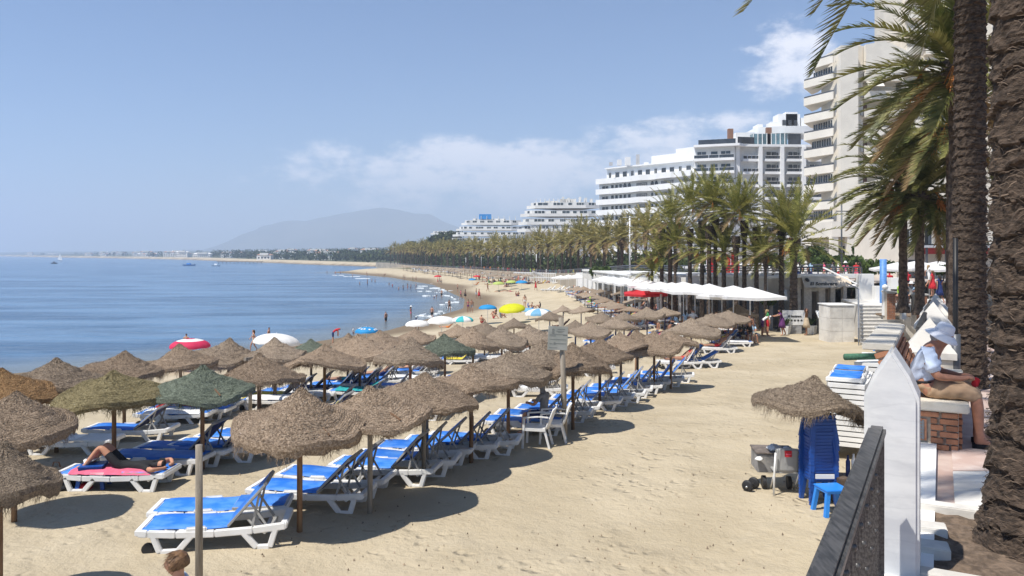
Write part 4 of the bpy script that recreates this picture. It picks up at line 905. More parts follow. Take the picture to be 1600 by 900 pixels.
# ================================================================ PALMS
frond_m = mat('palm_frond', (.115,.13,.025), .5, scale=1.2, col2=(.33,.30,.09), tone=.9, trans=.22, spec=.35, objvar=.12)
dfrond_m = mat('shaded_palm_frond', (.070,.085,.020), .5, scale=1.2, col2=(.215,.20,.065), tone=.9, trans=.2, spec=.35)  # same frond in a darker copy, its shading put into the colour
ffrond_m = mat('tan_palm_frond', (.13,.125,.03), .6, scale=1.2, col2=(.34,.28,.095), tone=.8, trans=.2, objvar=.15)
dry_m = mat('dry_frond', (.20,.135,.06), .8, scale=1.2, col2=(.30,.21,.10), tone=.6, trans=.15, objvar=.1)
trunk_m = mat('palm_trunk', (.045,.031,.023), .95, scale=7, col2=(.125,.090,.066), bump=1, bscale=22, dist=.03, tone=.5)
boot_m = mat('palm_boots', (.06,.038,.025), .95, scale=9, col2=(.15,.10,.06), bump=1, bscale=25, dist=.03, tone=.6)
fruit_m = mat('fruit_stalk', (.38,.13,.03), .7, scale=5, col2=(.52,.24,.06), objvar=.15)
def frond_mesh(seed, L_, az, e0, droop, wind, nl, lw, ll, m, tn_off=0.0, V=.5, nm='frond', mb=None, tones=None):
    rr = random.Random(seed); own = mb is None; mb = mb or MB(); tones = tones if tones is not None else []
    ns = 12; pts = []; p = Vector((0,0,0)); d_ = Vector((math.cos(az)*math.cos(e0), math.sin(az)*math.cos(e0), math.sin(e0)))
    for i in range(ns+1):
        pts.append(p.copy()); t = i/ns
        d_ = (d_+Vector((0,0,-droop*(.35+1.5*t)))/ns*1.9+wind*(t*.9)/ns).normalized(); p = p+d_*L_/ns
    def P(t): f = t*ns; i = min(int(f), ns-1); return pts[i].lerp(pts[i+1], f-i), (pts[i+1]-pts[i]).normalized()
    # rachis
    for i in range(ns):
        a, b = pts[i], pts[i+1]; d0 = (b-a).normalized(); s = d0.cross(Vector((0,0,1))); s = s.normalized() if s.length > .05 else Vector((1,0,0)); w0 = .045*(1-i/ns)+.006; w1 = .045*(1-(i+1)/ns)+.006
        mb.add([tuple(a-s*w0), tuple(a+s*w0), tuple(b+s*w1), tuple(b-s*w1)], [(0,1,2,3)]); tones.append(.35+tn_off)
    for k in range(nl):
        t = .10+.90*(k+.5)/nl; q, dd = P(t); s = dd.cross(Vector((0,0,1))); s = s.normalized() if s.length > .05 else Vector((1,0,0)); up = s.cross(dd).normalized()
        ln = ll*(math.sin(math.pi*min(.10+t*.86, .97))**.55)*rr.uniform(.82,1.1)
        for sg in (-1, 1):
            v = (s*sg*(.85-.35*t)+dd*(.55+.5*t)+up*V*rr.uniform(.5,1.25)).normalized(); e = v*ln; dr = Vector((0,0,-.22*ln*rr.uniform(.6,1.6)))+wind*ln*.25; w = dd*lw*.5
            mid = q+e*.5+dr*.25; end = q+e+dr
            mb.add([tuple(q-w), tuple(q+w), tuple(mid+w), tuple(mid-w), tuple(end)], [(0,1,2,3),(3,2,4)]); tn = rr.uniform(-.35,.35)+tn_off; tones += [tn, tn]
    if own: return mb.mesh(nm, m, tone=tones)
WIND = Vector((-.85,-.1,-.05))
def crown_specs(n, rr, sp=122):
    out_ = []
    for i in range(n):
        f = (i+.5)/n; e = R(82-sp*f**.95)+rr.uniform(-.10,.10); az = i*2.39996+rr.uniform(-.2,.2); out_.append((az, e, f))
    return out_
def trunk_mesh(h, r0, r1, seed, boots=True, lean=(0,0)):
    mb = MB(); rr = random.Random(seed); n = 14; rings = int(h/.16); tones = []
    pts = []; 
    def rad(z):
        f = z/h; r = r0+(r1-r0)*f
        if z < .5: r += (.5-z)*.25
        if boots and z > h-1.5: r += .20*math.sin(min(1,(z-(h-1.5))/1.3)*math.pi*.62)
        return r
    vs = []
    for i in range(rings+1):
        z = h*i/rings; r = rad(z)*(1.05 if i % 2 else .95); cx, cy = lean[0]*(z/h)**1.6, lean[1]*(z/h)**1.6
        for j in range(n): t = 2*math.pi*(j+.5*(i % 2))/n; k = r*(1+rr.uniform(-.05,.06)); vs.append((cx+k*math.cos(t), cy+k*math.sin(t), z+rr.uniform(-.02,.02)))
    fs = [(i*n+j, i*n+(j+1)%n, (i+1)*n+(j+1)%n, (i+1)*n+j) for i in range(rings) for j in range(n)]
    mb.add(vs, fs); tones = [rr.uniform(-.5,.5) for _ in fs]
    return mb.mesh('trunk', trunk_m, tone=tones)
def palm_proto(seed, h, nf, L_, nl, lw, ll, r0=.24, r1=.17, parts=True, wind=1.0, lean=(0,0), fruit=6, nl_dry=.8, young=False, cut=1.0):
    rr = random.Random(seed); t = thing('date_palm', 'x', 'palm tree'); link('trunk', trunk_mesh(h, r0, r1, seed, not young, lean), t)
    top = Vector((lean[0], lean[1], h-.15)); W = WIND*wind
    all_mb, tn = MB(), []; dmb, dtn = MB(), []
    for i, (az, e, f) in enumerate(crown_specs(nf, rr, 122 if wind > 1 else 104)):
        LL = L_*rr.uniform(.85,1.06)*(1 if e > .3 else .92); dr = rr.uniform(.42,.62)*(1.0 if e < 1.1 else .8)*cut; dry = f > .88 and rr.random() < .6
        off = Vector((math.cos(az)*.14, math.sin(az)*.14, .10*math.sin(e)+(.15 if e > .5 else -.1)))
        if parts:
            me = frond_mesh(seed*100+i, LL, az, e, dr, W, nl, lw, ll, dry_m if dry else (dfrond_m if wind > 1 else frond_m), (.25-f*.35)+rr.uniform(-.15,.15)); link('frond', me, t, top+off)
        else:
            mb, tt = (dmb, dtn) if dry else (all_mb, tn); b = len(mb.v); frond_mesh(seed*100+i, LL, az, e, dr, W, nl, lw, ll, None, (.25-f*.35)+rr.uniform(-.15,.15), mb=mb, tones=tt)
            mb.v[b:] = [(x+top.x+off.x, y+top.y+off.y, z+top.z+off.z) for x, y, z in mb.v[b:]]
    if not parts:
        all_mb.obj('crown', ffrond_m, t, tone=tn)
        if dmb.v: dmb.obj('dry_fronds', dry_m, t, tone=dtn)
    for i in range(fruit):
        az = rr.uniform(0, 6.28); m = MB(); a = Vector((0,0,0)); pts = []
        for k in range(6): pts.append(a+Vector((math.cos(az)*(.2+.16*k), math.sin(az)*(.2+.16*k), .22*k-.055*k*k)))
        m.tube(pts, [.03,.03,.025,.02,.015,.01], 5, cap=False)
        for q in range(26):
            e = pts[-1]+Vector((rr.uniform(-.22,.22), rr.uniform(-.22,.22), -rr.uniform(.15,.6))); m.bar(pts[-1-(q % 2)], e, .02)
        m.obj('fruit_stalk', fruit_m, t, top+Vector((0,0,-.05)))
    return t
def place_from_proto(pr, loc, sc, label, group='palm trees along the promenade', rz=0): return dup(pr, loc, rz, label, group, sc)
def palms():
    mid = [snap(palm_proto(31+i, 8.0, 42, 3.5, 30, .07, .56, parts=True, fruit=1, cut=.60, wind=.7)) for i in range(3)]
    far = [snap(palm_proto(61+i, 8.0, 38, 3.6, 15, .15, .62, parts=False, fruit=0, cut=.9)) for i in range(4)]
    G = 'palm trees along the promenade'
    used = set()
    def mk(u, vc, Y, label, protos, i, kf=1.0, zb=None, near=False):
        if protos is mid and kf < 1.15: kf *= .76; vc -= 5
        x = X_(u, Y); zc = Z_(vc, Y); zg = tz(x, Y)-.1 if zb is None else zb
        h = zc-zg; s = h/8.0; pr = protos[i % len(protos)]
        # keep the crown's own size: scale evenly by kf, sink or stretch the trunk only
        key = id(pr[0])
        o, chs = pr
        if key not in used:
            used.add(key); r_ = o
        else: r_ = dup(pr, (0,0,0), 0, label, G)
        r_['label'] = label; r_['group'] = G; r_['category'] = 'palm tree'
        r_.location = (x, Y, zg); r_.scale = (kf, kf, kf)
        for c in kids(r_):
            if c.name.startswith('trunk'): c.scale = (1, 1, h/kf/8.0)
            else: c.location.z = c.location.z + (h/kf-8.0)
        return r_
    # the group in the middle right, each told apart by its neighbours
    mids = [(1240,372,50,'stout date palm with a dark pineapple-shaped boss below its crown, left of the restaurant awning',1.18,1),
        (1221,352,51.5,'tall slim palm just left of the stout one by the restaurant awning',1.1,0),
        (1196,404,50.5,'short bright yellow-green palm with upright fronds behind the last white umbrella',.66,2),
        (1182,360,52,'palm second from the left of the restaurant awning group',.95,1),(1163,350,53,'palm with a crown half hidden behind the short bright palm',.95,0),
        (1150,374,52,'palm rising behind the white umbrellas, in front of the white blinds',1.0,2),(1131,352,53.5,'palm standing at the left edge of the white blinds',1.0,1),
        (1118,345,55,'palm fifth from the right in the close bunch of trunks',1.0,0),(1108,358,54.5,'palm in the close bunch of four trunks, nearest one',1.0,2),(1097,350,56,'leftmost palm of the close bunch of trunks',1.0,1),
        (1055,410,58,'short palm with low crown in front of the taller pair',.75,2),(1047,360,60,'taller right-hand palm of the pair left of the bunch',1.05,0),(1034,362,61,'taller left-hand palm of the pair left of the bunch',1.0,1),
        (1078,362,57.5,'palm standing between the pair and the close bunch',1.0,2),(1019,398,62,'small palm left of the taller pair',.75,1)]
    for k, (u, vc, Y, lb, kf, i) in enumerate(mids): mk(u, vc, Y, lb, mid, i, kf)
    # long rows running away
    rr = random.Random(9); k = 0; path = [(17.0,92),(15.2,110),(12.6,135),(11.0,157),(1,200),(-15,262),(-36,330),(-57,400),(-70,440)]; Lp = plen(path); n = 34
    for row in range(2):
        for i in range(n):
            f = (i+.5*row+rr.uniform(-.15,.15))/n; p, a = along(path, min(f, .999)*Lp); off_ = -3.5 if row == 0 else 4.5; x = p.x-math.sin(a)*off_*-1*(-1); y = p.y
            x = p.x+ (off_ if row else -1.0); zc = float(np.interp(y, [90,120,200,300,440], [10.6,10.4,10.2,10.4,11.2]))+rr.uniform(-.7,.7)
            u = 800+F*x/y; v = 398-F*(zc-CZ)/y
            lb = '%s palm from the near end of the %s long row beyond the umbrellas' % (nth(i), 'seaward' if row == 0 else 'landward')
            mk(u, v, y, lb, far, k, rr.uniform(.98,1.22), None, near=False if k < 4 else False); k += 1
    # the windblown palms at the right
    right = [(1437,300,34,1.06,'palm with a drooping crown, right one of two thin trunks beside the big ones',41,(.0,0)),
             (1411,285,36,1.08,'palm whose fronds sweep far left, left one of the two thin trunks',42,(.0,0))]
    for (u, vc, Y, kf, lb, sd, ln) in right:
        x = X_(u, Y); zg = prom_z(Y); h = Z_(vc, Y)-zg; t = palm_proto(sd, h, 64, 3.5, 44, .075, .56, .2, .17, True, 1.15, ln, fruit=8); t.location = (x, Y, zg); tag(t, lb, 'palm tree', G)
    for (u, vc, Y, L_, lb, sd, h) in ((1486,196,31,3.8,'palm with orange fruit stalks whose crown spreads left of the slimmer big trunk',43,0),(1494,96,21,3.8,'palm with long arching fronds high above, mostly hidden by the slimmer big trunk',44,0)):
        x = X_(u, Y); zg = prom_z(Y); h = Z_(vc, Y)-zg; t = palm_proto(sd, h, 60 if sd == 43 else 44, L_, 50, .07, .58, .2, .17, True, 1.25, (0,0), fruit=14 if sd == 43 else 6); t.location = (x, Y, zg); tag(t, lb, 'palm tree', G)
palms()
# ---- the two big trunks at the right ------------------------------------------
def big_trunk(name, label, x, y, zb, h, r0, r1, seed, nseg, nz, flare, scar, crown):
    t = thing(name, label, 'palm tree', (x, y, zb), 0, 'palm trees along the promenade'); rr = random.Random(seed); vs = []; fs = []; tones = []
    hh = h
    for i in range(nz+1):
        z = hh*i/nz; r = r0+(r1-r0)*(z/hh)+flare*math.exp(-z/.28)
        for j in range(nseg):
            a = 2*math.pi*j/nseg; P = Vector((math.cos(a)*r*7, math.sin(a)*r*7, z*scar)); n1_ = mnoise.noise(P*1.0+Vector((0,0,seed))); P2 = Vector((math.cos(a)*r*3.2, math.sin(a)*r*3.2, z*scar*1.9+n1_*1.4))
            # rows of old leaf bases, staggered, with torn fibre between
            row = z*scar*1.15+n1_*.5; st = .5*(int(row) % 2); lobe = abs(math.sin((a*7+st*math.pi)*.5*2)); q = row-math.floor(row); base = (1-q)**1.5*(.55+.45*lobe)
            f = mnoise.fractal(P2*1.8, .8, 2.1, 6)
            k = r+.042*base+.018*f+.012*mnoise.noise(P2*5)
            vs.append((k*math.cos(a), k*math.sin(a), z))
    fs = [(i*nseg+j, i*nseg+(j+1)%nseg, (i+1)*nseg+(j+1)%nseg, (i+1)*nseg+j) for i in range(nz) for j in range(nseg)]
    mb = MB(); mb.add(vs, fs); o = mb.obj('trunk', big_m, t)
    # torn fibre strands
    fb = MB(); ft = []
    for _ in range(int(2600*min(1,h/4))):
        a = rr.uniform(0, 6.28); z = rr.uniform(0, min(h, 3.4)); r = r0+(r1-r0)*(z/hh)+flare*math.exp(-z/.28)+.018; c = Vector((math.cos(a)*r, math.sin(a)*r, z)); tn = Vector((-math.sin(a), math.cos(a), 0)); nr = Vector((math.cos(a), math.sin(a), 0))
        l = rr.uniform(.03,.11); dr = (tn*rr.choice((-1,1))*rr.uniform(.4,1)+Vector((0,0,rr.uniform(-.5,.35)))).normalized(); w = rr.uniform(.0012,.0032)
        m1 = c+dr*l*.5+nr*rr.uniform(.004,.03); e = c+dr*l+nr*rr.uniform(-.01,.02)+Vector((0,0,-l*.25)); up = Vector((0,0,w))
        fb.add([tuple(c-up), tuple(c+up), tuple(m1+up), tuple(m1-up), tuple(e)], [(0,1,2,3),(3,2,4)]); q = rr.uniform(-.6,.9); ft += [q, q]
    fo = fb.obj('fibres', fibre_m, t, tone=ft); fo['kind'] = 'stuff'
    return t
big_m = mat('big_trunk_bark', (.030,.021,.015), .95, scale=16, col2=(.100,.070,.050), bump=1.0, bscale=55, dist=.012, stretch=(1,1,2.6))
fibre_m = mat('palm_fibre', (.075,.053,.038), .9, scale=5, col2=(.18,.13,.092), tone=.7)
zb = prom_z(4.75)
tB = big_trunk('near_palm', 'nearest palm, thick shaggy dark trunk rising from a white kerb at the right edge', X_(1624, 4.85), 4.85, zb-.05, 7.6, .245, .235, 5, 110, 420, .13, 4.6, False)
yA = 11.9; tA = big_trunk('tall_palm', 'tall dark palm trunk just left of the nearest one, behind the seated man', X_(1515.5, yA), yA, prom_z(yA)-.05, 8.6, .215, .19, 8, 60, 300, .05, 6.0, False)
def high_crown(t, h, seed, n):
    rr = random.Random(seed)
    for i, (az, e, f) in enumerate(crown_specs(n, rr)):
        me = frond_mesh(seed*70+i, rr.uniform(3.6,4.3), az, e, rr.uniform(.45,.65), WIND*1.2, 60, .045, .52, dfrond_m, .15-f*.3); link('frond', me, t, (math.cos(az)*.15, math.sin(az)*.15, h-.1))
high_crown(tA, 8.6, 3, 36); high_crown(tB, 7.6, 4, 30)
# ---- other planting -----------------------------------------------------------
def bush(name, label, cat, loc, rad, n, size, seed, m=None, group=None, stem=0):
    rr = random.Random(seed); mb = MB(); tn = []; t = thing(name, label, cat, loc, 0, group)
    k = max(3, int(rad[0]*rad[1]*1.3))
    for i in range(k):
        c = (rr.uniform(-.6,.6)*rad[0], rr.uniform(-.6,.6)*rad[1], stem+rad[2]*rr.uniform(.45,1.1)); leaf_cloud(mb, tn, c, (rad[0]*.55, rad[1]*.55, rad[2]*.55), n//k, size, rr)
    mb.obj('foliage', m or bush_m, t, tone=tn)
    tr = MB(); tr.tube([(0,0,-.5),(.05,0,stem*.6),(0,.1,stem+rad[2]*.6)], [.25 if stem > 1 else .06,.2 if stem > 1 else .05,.05], 7)
    for q in range(3 if stem > 1 else 0): a = q*2.1; tr.tube([(0,0,stem*.8),(math.cos(a)*rad[0]*.3,math.sin(a)*rad[1]*.3,stem+rad[2]*.5)], [.1,.04], 5)
    tr.obj('trunk' if stem > 1 else 'stem', bark_m, t); return t
def back_shrubs():
    rr = random.Random(15); mb = MB(); tn = []; path = [(20,95),(18,120),(16,157),(6,200),(-10,262),(-32,330),(-52,400),(-64,440)]; Lp = plen(path)
    for i in range(300):
        p, a = along(path, rr.random()*Lp); hi = i % 2; leaf_cloud(mb, tn, (p.x+(rr.uniform(5,11) if hi else rr.uniform(0,6)), p.y, (4.6 if hi else 2.9)+rr.uniform(0,1.4)), (3.4, 3, rr.uniform(1.4,2.3)+hi), 70, .6, rr)
    tag(mb.obj('garden_shrubbery', leaf_m, tone=tn), 'dark shrubbery filling the gaps behind the long palm rows', kind='stuff')
back_shrubs()
def planting():
    G2 = 'pines on the slope by the far hotels'; rr = random.Random(8)
    for k, (u, vt, vb, Y, w_, lb) in enumerate(((643,378,400,470,4.4,'lone dark round-topped pine left of the wooded slope'),(654,381,400,480,4.6,'low dark pine right of the lone round-topped one'),(672,378,400,440,7,'dark pine at the left foot of the wooded slope'),(684,369,398,445,7.5,'tall dark pine in the middle of the wooded slope'),(697,364,396,440,8,'high pine just below the small white block'),(706,362,392,435,7,'pine touching the left side of the stepped hotel'),(690,378,400,425,9,'broad lighter green pine low on the wooded slope'),(712,374,398,420,7,'pine in front of the stepped hotel lower left corner'))):
        x = X_(u, Y); z1 = Z_(vt, Y); h = z1-3; bush('pine_tree', lb, 'tree', (x, Y, 3), (w_*.95, w_*.7, h*.40), 1500, .95, k, leaf_m, G2, h*.40)
    for k, (u, vt, vb, Y, w_, lb) in enumerate(((930,410,436,92,2.6,'dark rounded shrub between the palm trunks above the white umbrellas, left one'),(945,414,438,90,2.2,'dark spiky shrub beside the left one above the white umbrellas'),(1020,416,438,84,1.8,'round dark bush below the small palm left of the taller pair'),(1104,425,447,70,1.3,'green bush with spiky leaves at the foot of the bunch of trunks'),(1196,462,478,52,1.0,'leafy potted shrub under the last white umbrella'),(1288,398,425,66,9,'long clipped hedge behind the strollers, left half'),(1360,402,430,64,7,'long clipped hedge behind the strollers, right half'),(1310,398,412,75,6,'darker higher hedge below the cream building podium'),(1474,410,430,60,1.6,'yellow-green shrub between the thin trunks and the big trunk'),(1345,378,400,88,1.5,'small bushy tree with bent pale trunk before the podium'),(1262,378,412,80,4,'dark green tree behind the stout palm'),(1205,392,415,85,4,'dark green tree left of the stout palm crown'),(1330,440,452,57,.6,'small ragged bush on the terrace wall'))):
        x = X_(u, Y); z1 = Z_(vt, Y); z0 = Z_(vb, Y); h = z1-z0; hed = 'hedge' in lb
        bush('hedge' if hed else ('tree' if ' tree ' in lb else 'shrub'), lb, 'hedge' if hed else ('tree' if ' tree ' in lb else 'shrub'), (x, Y, z0), (w_*(.55 if not hed else .5), min(w_*.5,1.6), h*.55), 1500 if hed else 700, .16+.05*(w_ > 2), 50+k)
planting()
# ================================================================ STRAW PARASOLS
def straw_mat(name, a, b, rings=True):
    m = mat(name, a, .95, scale=38, col2=b, spec=.08, tone=.9, objvar=.16); t = m.node_tree; bs = t.nodes['Principled BSDF']; P = t.nodes.new('ShaderNodeTexCoord').outputs['Object']
    sx = t.nodes.new('ShaderNodeSeparateXYZ'); t.links.new(P, sx.inputs[0])
    r = mth(t, 'SQRT', mth(t, 'ADD', mth(t, 'MULTIPLY', sx.outputs[0], sx.outputs[0]), mth(t, 'MULTIPLY', sx.outputs[1], sx.outputs[1])))
    n = t.nodes.new('ShaderNodeTexNoise'); n.inputs['Scale'].default_value = 7; n.inputs['Detail'].default_value = 4; t.links.new(P, n.inputs['Vector'])
    n2_ = t.nodes.new('ShaderNodeTexNoise'); n2_.inputs['Scale'].default_value = 70; n2_.inputs['Detail'].default_value = 3; t.links.new(P, n2_.inputs['Vector'])
    w = mth(t, 'SINE', mth(t, 'ADD', mth(t, 'MULTIPLY', r, 190), mth(t, 'MULTIPLY', n.outputs[0], 9)))
    h = mth(t, 'ADD', mth(t, 'MULTIPLY', w, .28), mth(t, 'MULTIPLY', n2_.outputs[0], 2.4))
    bp = t.nodes.new('ShaderNodeBump'); bp.inputs['Strength'].default_value = 1; bp.inputs['Distance'].default_value = .016; t.links.new(h, bp.inputs['Height']); t.links.new(bp.outputs[0], bs.inputs['Normal'])
    return m
STRAW = {'brown': straw_mat('brown_straw', (.215,.155,.105), (.42,.322,.235)), 'grey': straw_mat('grey_straw', (.20,.152,.112), (.385,.305,.225)),
         'green': straw_mat('green_straw', (.10,.12,.09), (.21,.235,.18)), 'yellow': straw_mat('yellow_straw', (.20,.16,.08), (.36,.305,.17)), 'orange': straw_mat('orange_straw', (.22,.125,.06), (.40,.25,.125))}
wood_m = mat('parasol_pole', (.16,.085,.045), .85, scale=3, col2=(.26,.16,.09), bump=.4, bscale=30, stretch=(6,6,.6), objvar=.3)
gwood_m = mat('weathered_pole', (.22,.19,.15), .85, scale=3, col2=(.36,.31,.25), bump=.5, bscale=30, stretch=(6,6,.6), objvar=.15)
bluepole_m = mat('blue_pole', (.03,.05,.16), .5, .2)
RC = .93; EAVE = 1.52
def canopy_parts(seed, det):              # det 2 near, 1 middle, 0 far
    rr = random.Random(seed); n = (56, 36, 20)[2-det]; pr = (16, 11, 7)[2-det]; ph = [rr.uniform(0,6.28) for _ in range(6)]; H = rr.uniform(.38,.49); drp = rr.uniform(.05,.19)
    wob = lambda a: 1+.035*math.sin(2*a+ph[0])+.03*math.sin(3*a+ph[1])+.018*math.sin(7*a+ph[2])
    sagf = lambda a: .05*math.sin(2*a+ph[3])+.035*math.sin(3*a+ph[4])+.02*math.sin(5*a+ph[5])
    def surf(t, a):                       # t 0 apex .. 1 rim
        r = RC*t*wob(a); z = H*((1-t)**1.12)+.055*math.exp(-(t/.13)**2)-.05*t*t*(1-t)
        z += .012*math.sin(t*34+ph[0])*(t > .1)+.02*math.sin(t*9+2*a+ph[1])*t+sagf(a)*t*t*1.2
        return Vector((r*math.cos(a), r*math.sin(a), EAVE+z))
    mb = MB(); vs = []
    for i in range(pr+1):
        t = max(.02, i/pr)
        for j in range(n): a = 2*math.pi*j/n; q = surf(t, a); vs.append(tuple(q+Vector((rr.gauss(0,.006), rr.gauss(0,.006), rr.gauss(0,.008)))))
    for k, (dr, dz) in enumerate(((.012,-.07),(-.005,-drp))):      # turned-down rim
        for j in range(n): a = 2*math.pi*j/n; q = surf(1, a); rd = Vector((math.cos(a), math.sin(a), 0)); vs.append(tuple(q+rd*dr+Vector((0,0,dz+rr.uniform(-.03,.03)*(k+.3)))))
    rows = pr+2; fs = [(i*n+j, i*n+(j+1)%n, (i+1)*n+(j+1)%n, (i+1)*n+j) for i in range(rows) for j in range(n)]+[tuple(range(n-1,-1,-1))]
    mb.add(vs, fs); tones = [rr.uniform(-.05,.05) for _ in fs]
    for _ in range((5200, 900, 0)[2-det]): # loose straw ends standing off the weave
        t = math.sqrt(rr.random()); a = rr.uniform(0, 6.283); q = surf(max(t,.04), a); tg = Vector((-math.sin(a), math.cos(a), 0)); sl = (surf(min(t+.03,1), a)-q).normalized(); nrm = tg.cross(sl)*-1; nrm = nrm if nrm.z > 0 else -nrm
        d_ = (tg*rr.gauss(0,1)+sl*rr.gauss(.3,.7)).normalized(); l = rr.uniform(.03,.085)*(1.2 if det == 1 else 1); w = (.0035 if det == 2 else .008); s = d_.cross(nrm).normalized()*w; b = q+nrm*.002; e = b+d_*l+nrm*rr.uniform(.004,.030)
        mb.add([tuple(b-s), tuple(b+s), tuple(e)], [(0,1,2)]); tones.append(rr.uniform(-.5,.6))
    canopy = mb; fr = MB(); ft = []
    clump = [rr.uniform(.25,1) for _ in range(40)]
    for _ in range((1500, 420, 90)[2-det]):
        a = rr.uniform(0, 6.283); q = surf(1, a)+Vector((0,0,-drp*.6)); l = clump[int(a/6.284*40)]*rr.uniform(.06,.30)*(1 if det else .8); w = (.0028, .006, .014)[2-det]*rr.uniform(.6,1.4); tg = Vector((-math.sin(a), math.cos(a), 0)); rd = Vector((math.cos(a), math.sin(a), 0)); q = q-rd*rr.uniform(0,.05)
        m1 = q+Vector((0,0,-l*.5))+tg*rr.gauss(0,.02)+rd*rr.gauss(0,.015); e = q+Vector((0,0,-l))+tg*rr.gauss(0,.045)+rd*rr.gauss(0,.03)
        fr.add([tuple(q-tg*w), tuple(q+tg*w), tuple(m1+tg*w), tuple(m1-tg*w), tuple(e)], [(0,1,2,3),(3,2,4)]); k = rr.uniform(-.5,.4); ft += [k,k]
    return canopy, tones, fr, ft, H
CAN = {}
def canopy_mesh(kind, col):
    if (kind, col) not in CAN:
        det = {'n':2,'m':1,'f':0}[kind[0]]; c, tn, f, ft, H = canopy_parts(int(kind[1:])*13+det, det)
        CAN[(kind, col)] = (c.mesh('straw_canopy', STRAW[col], tone=tn, smooth=False), f.mesh('straw_fringe', STRAW[col], tone=ft), H)
    return CAN[(kind, col)]
PM = {}
def pole_mesh(r, h, m):
    k = (r, round(h,2), m.name)
    if k not in PM: PM[k] = MB().tube([(0,0,-.3),(r*.08,0,h*.5),(0,0,h)], [r,r*.96,r*.9], 10).mesh('pole', m, smooth=True)
    return PM[k]
RIBS = {}
def parasol(p, kind, col, label, pole=None, tilt=(0,0), sc=1.0, rz=0, group='straw parasols on the beach', pr=.042, fringe=True, flat=1.0):
    t = thing('straw_parasol', label, 'parasol', p, 0, group); c, f, H = canopy_mesh(kind, col)
    pv = Vector((0,0,EAVE)); rot = (R(tilt[0]), R(tilt[1]), rz)
    M_ = Matrix.Translation(pv) @ Matrix.Rotation(R(tilt[1]),4,'Y') @ Matrix.Rotation(R(tilt[0]),4,'X') @ Matrix.Rotation(rz,4,'Z') @ Matrix.Diagonal((sc,sc,sc*flat,1)) @ Matrix.Translation(-pv)
    o = link('canopy', c, t); o.matrix_local = M_
    if fringe: g = link('fringe', f, t); g.matrix_local = M_; g['kind'] = 'stuff'
    link('pole', pole_mesh(pr, EAVE+.25, pole or wood_m), t)
    if kind[0] == 'n':
        if 'r' not in RIBS:
            RIBS['r'] = [MB().bar((0,0,EAVE+.28),(math.cos(a)*RC*.8,math.sin(a)*RC*.8,EAVE+.02),.022).mesh('rib', wood_m) for a in (.3,1.35,2.4,3.44,4.49,5.54)]
        for me in RIBS['r']: q = link('rib', me, t); q.matrix_local = M_
    return t
def apex(u, v, fl=1.0): # foot of a parasol whose tip shows at the pixel
    return hit(u, v, EAVE+.46*fl)
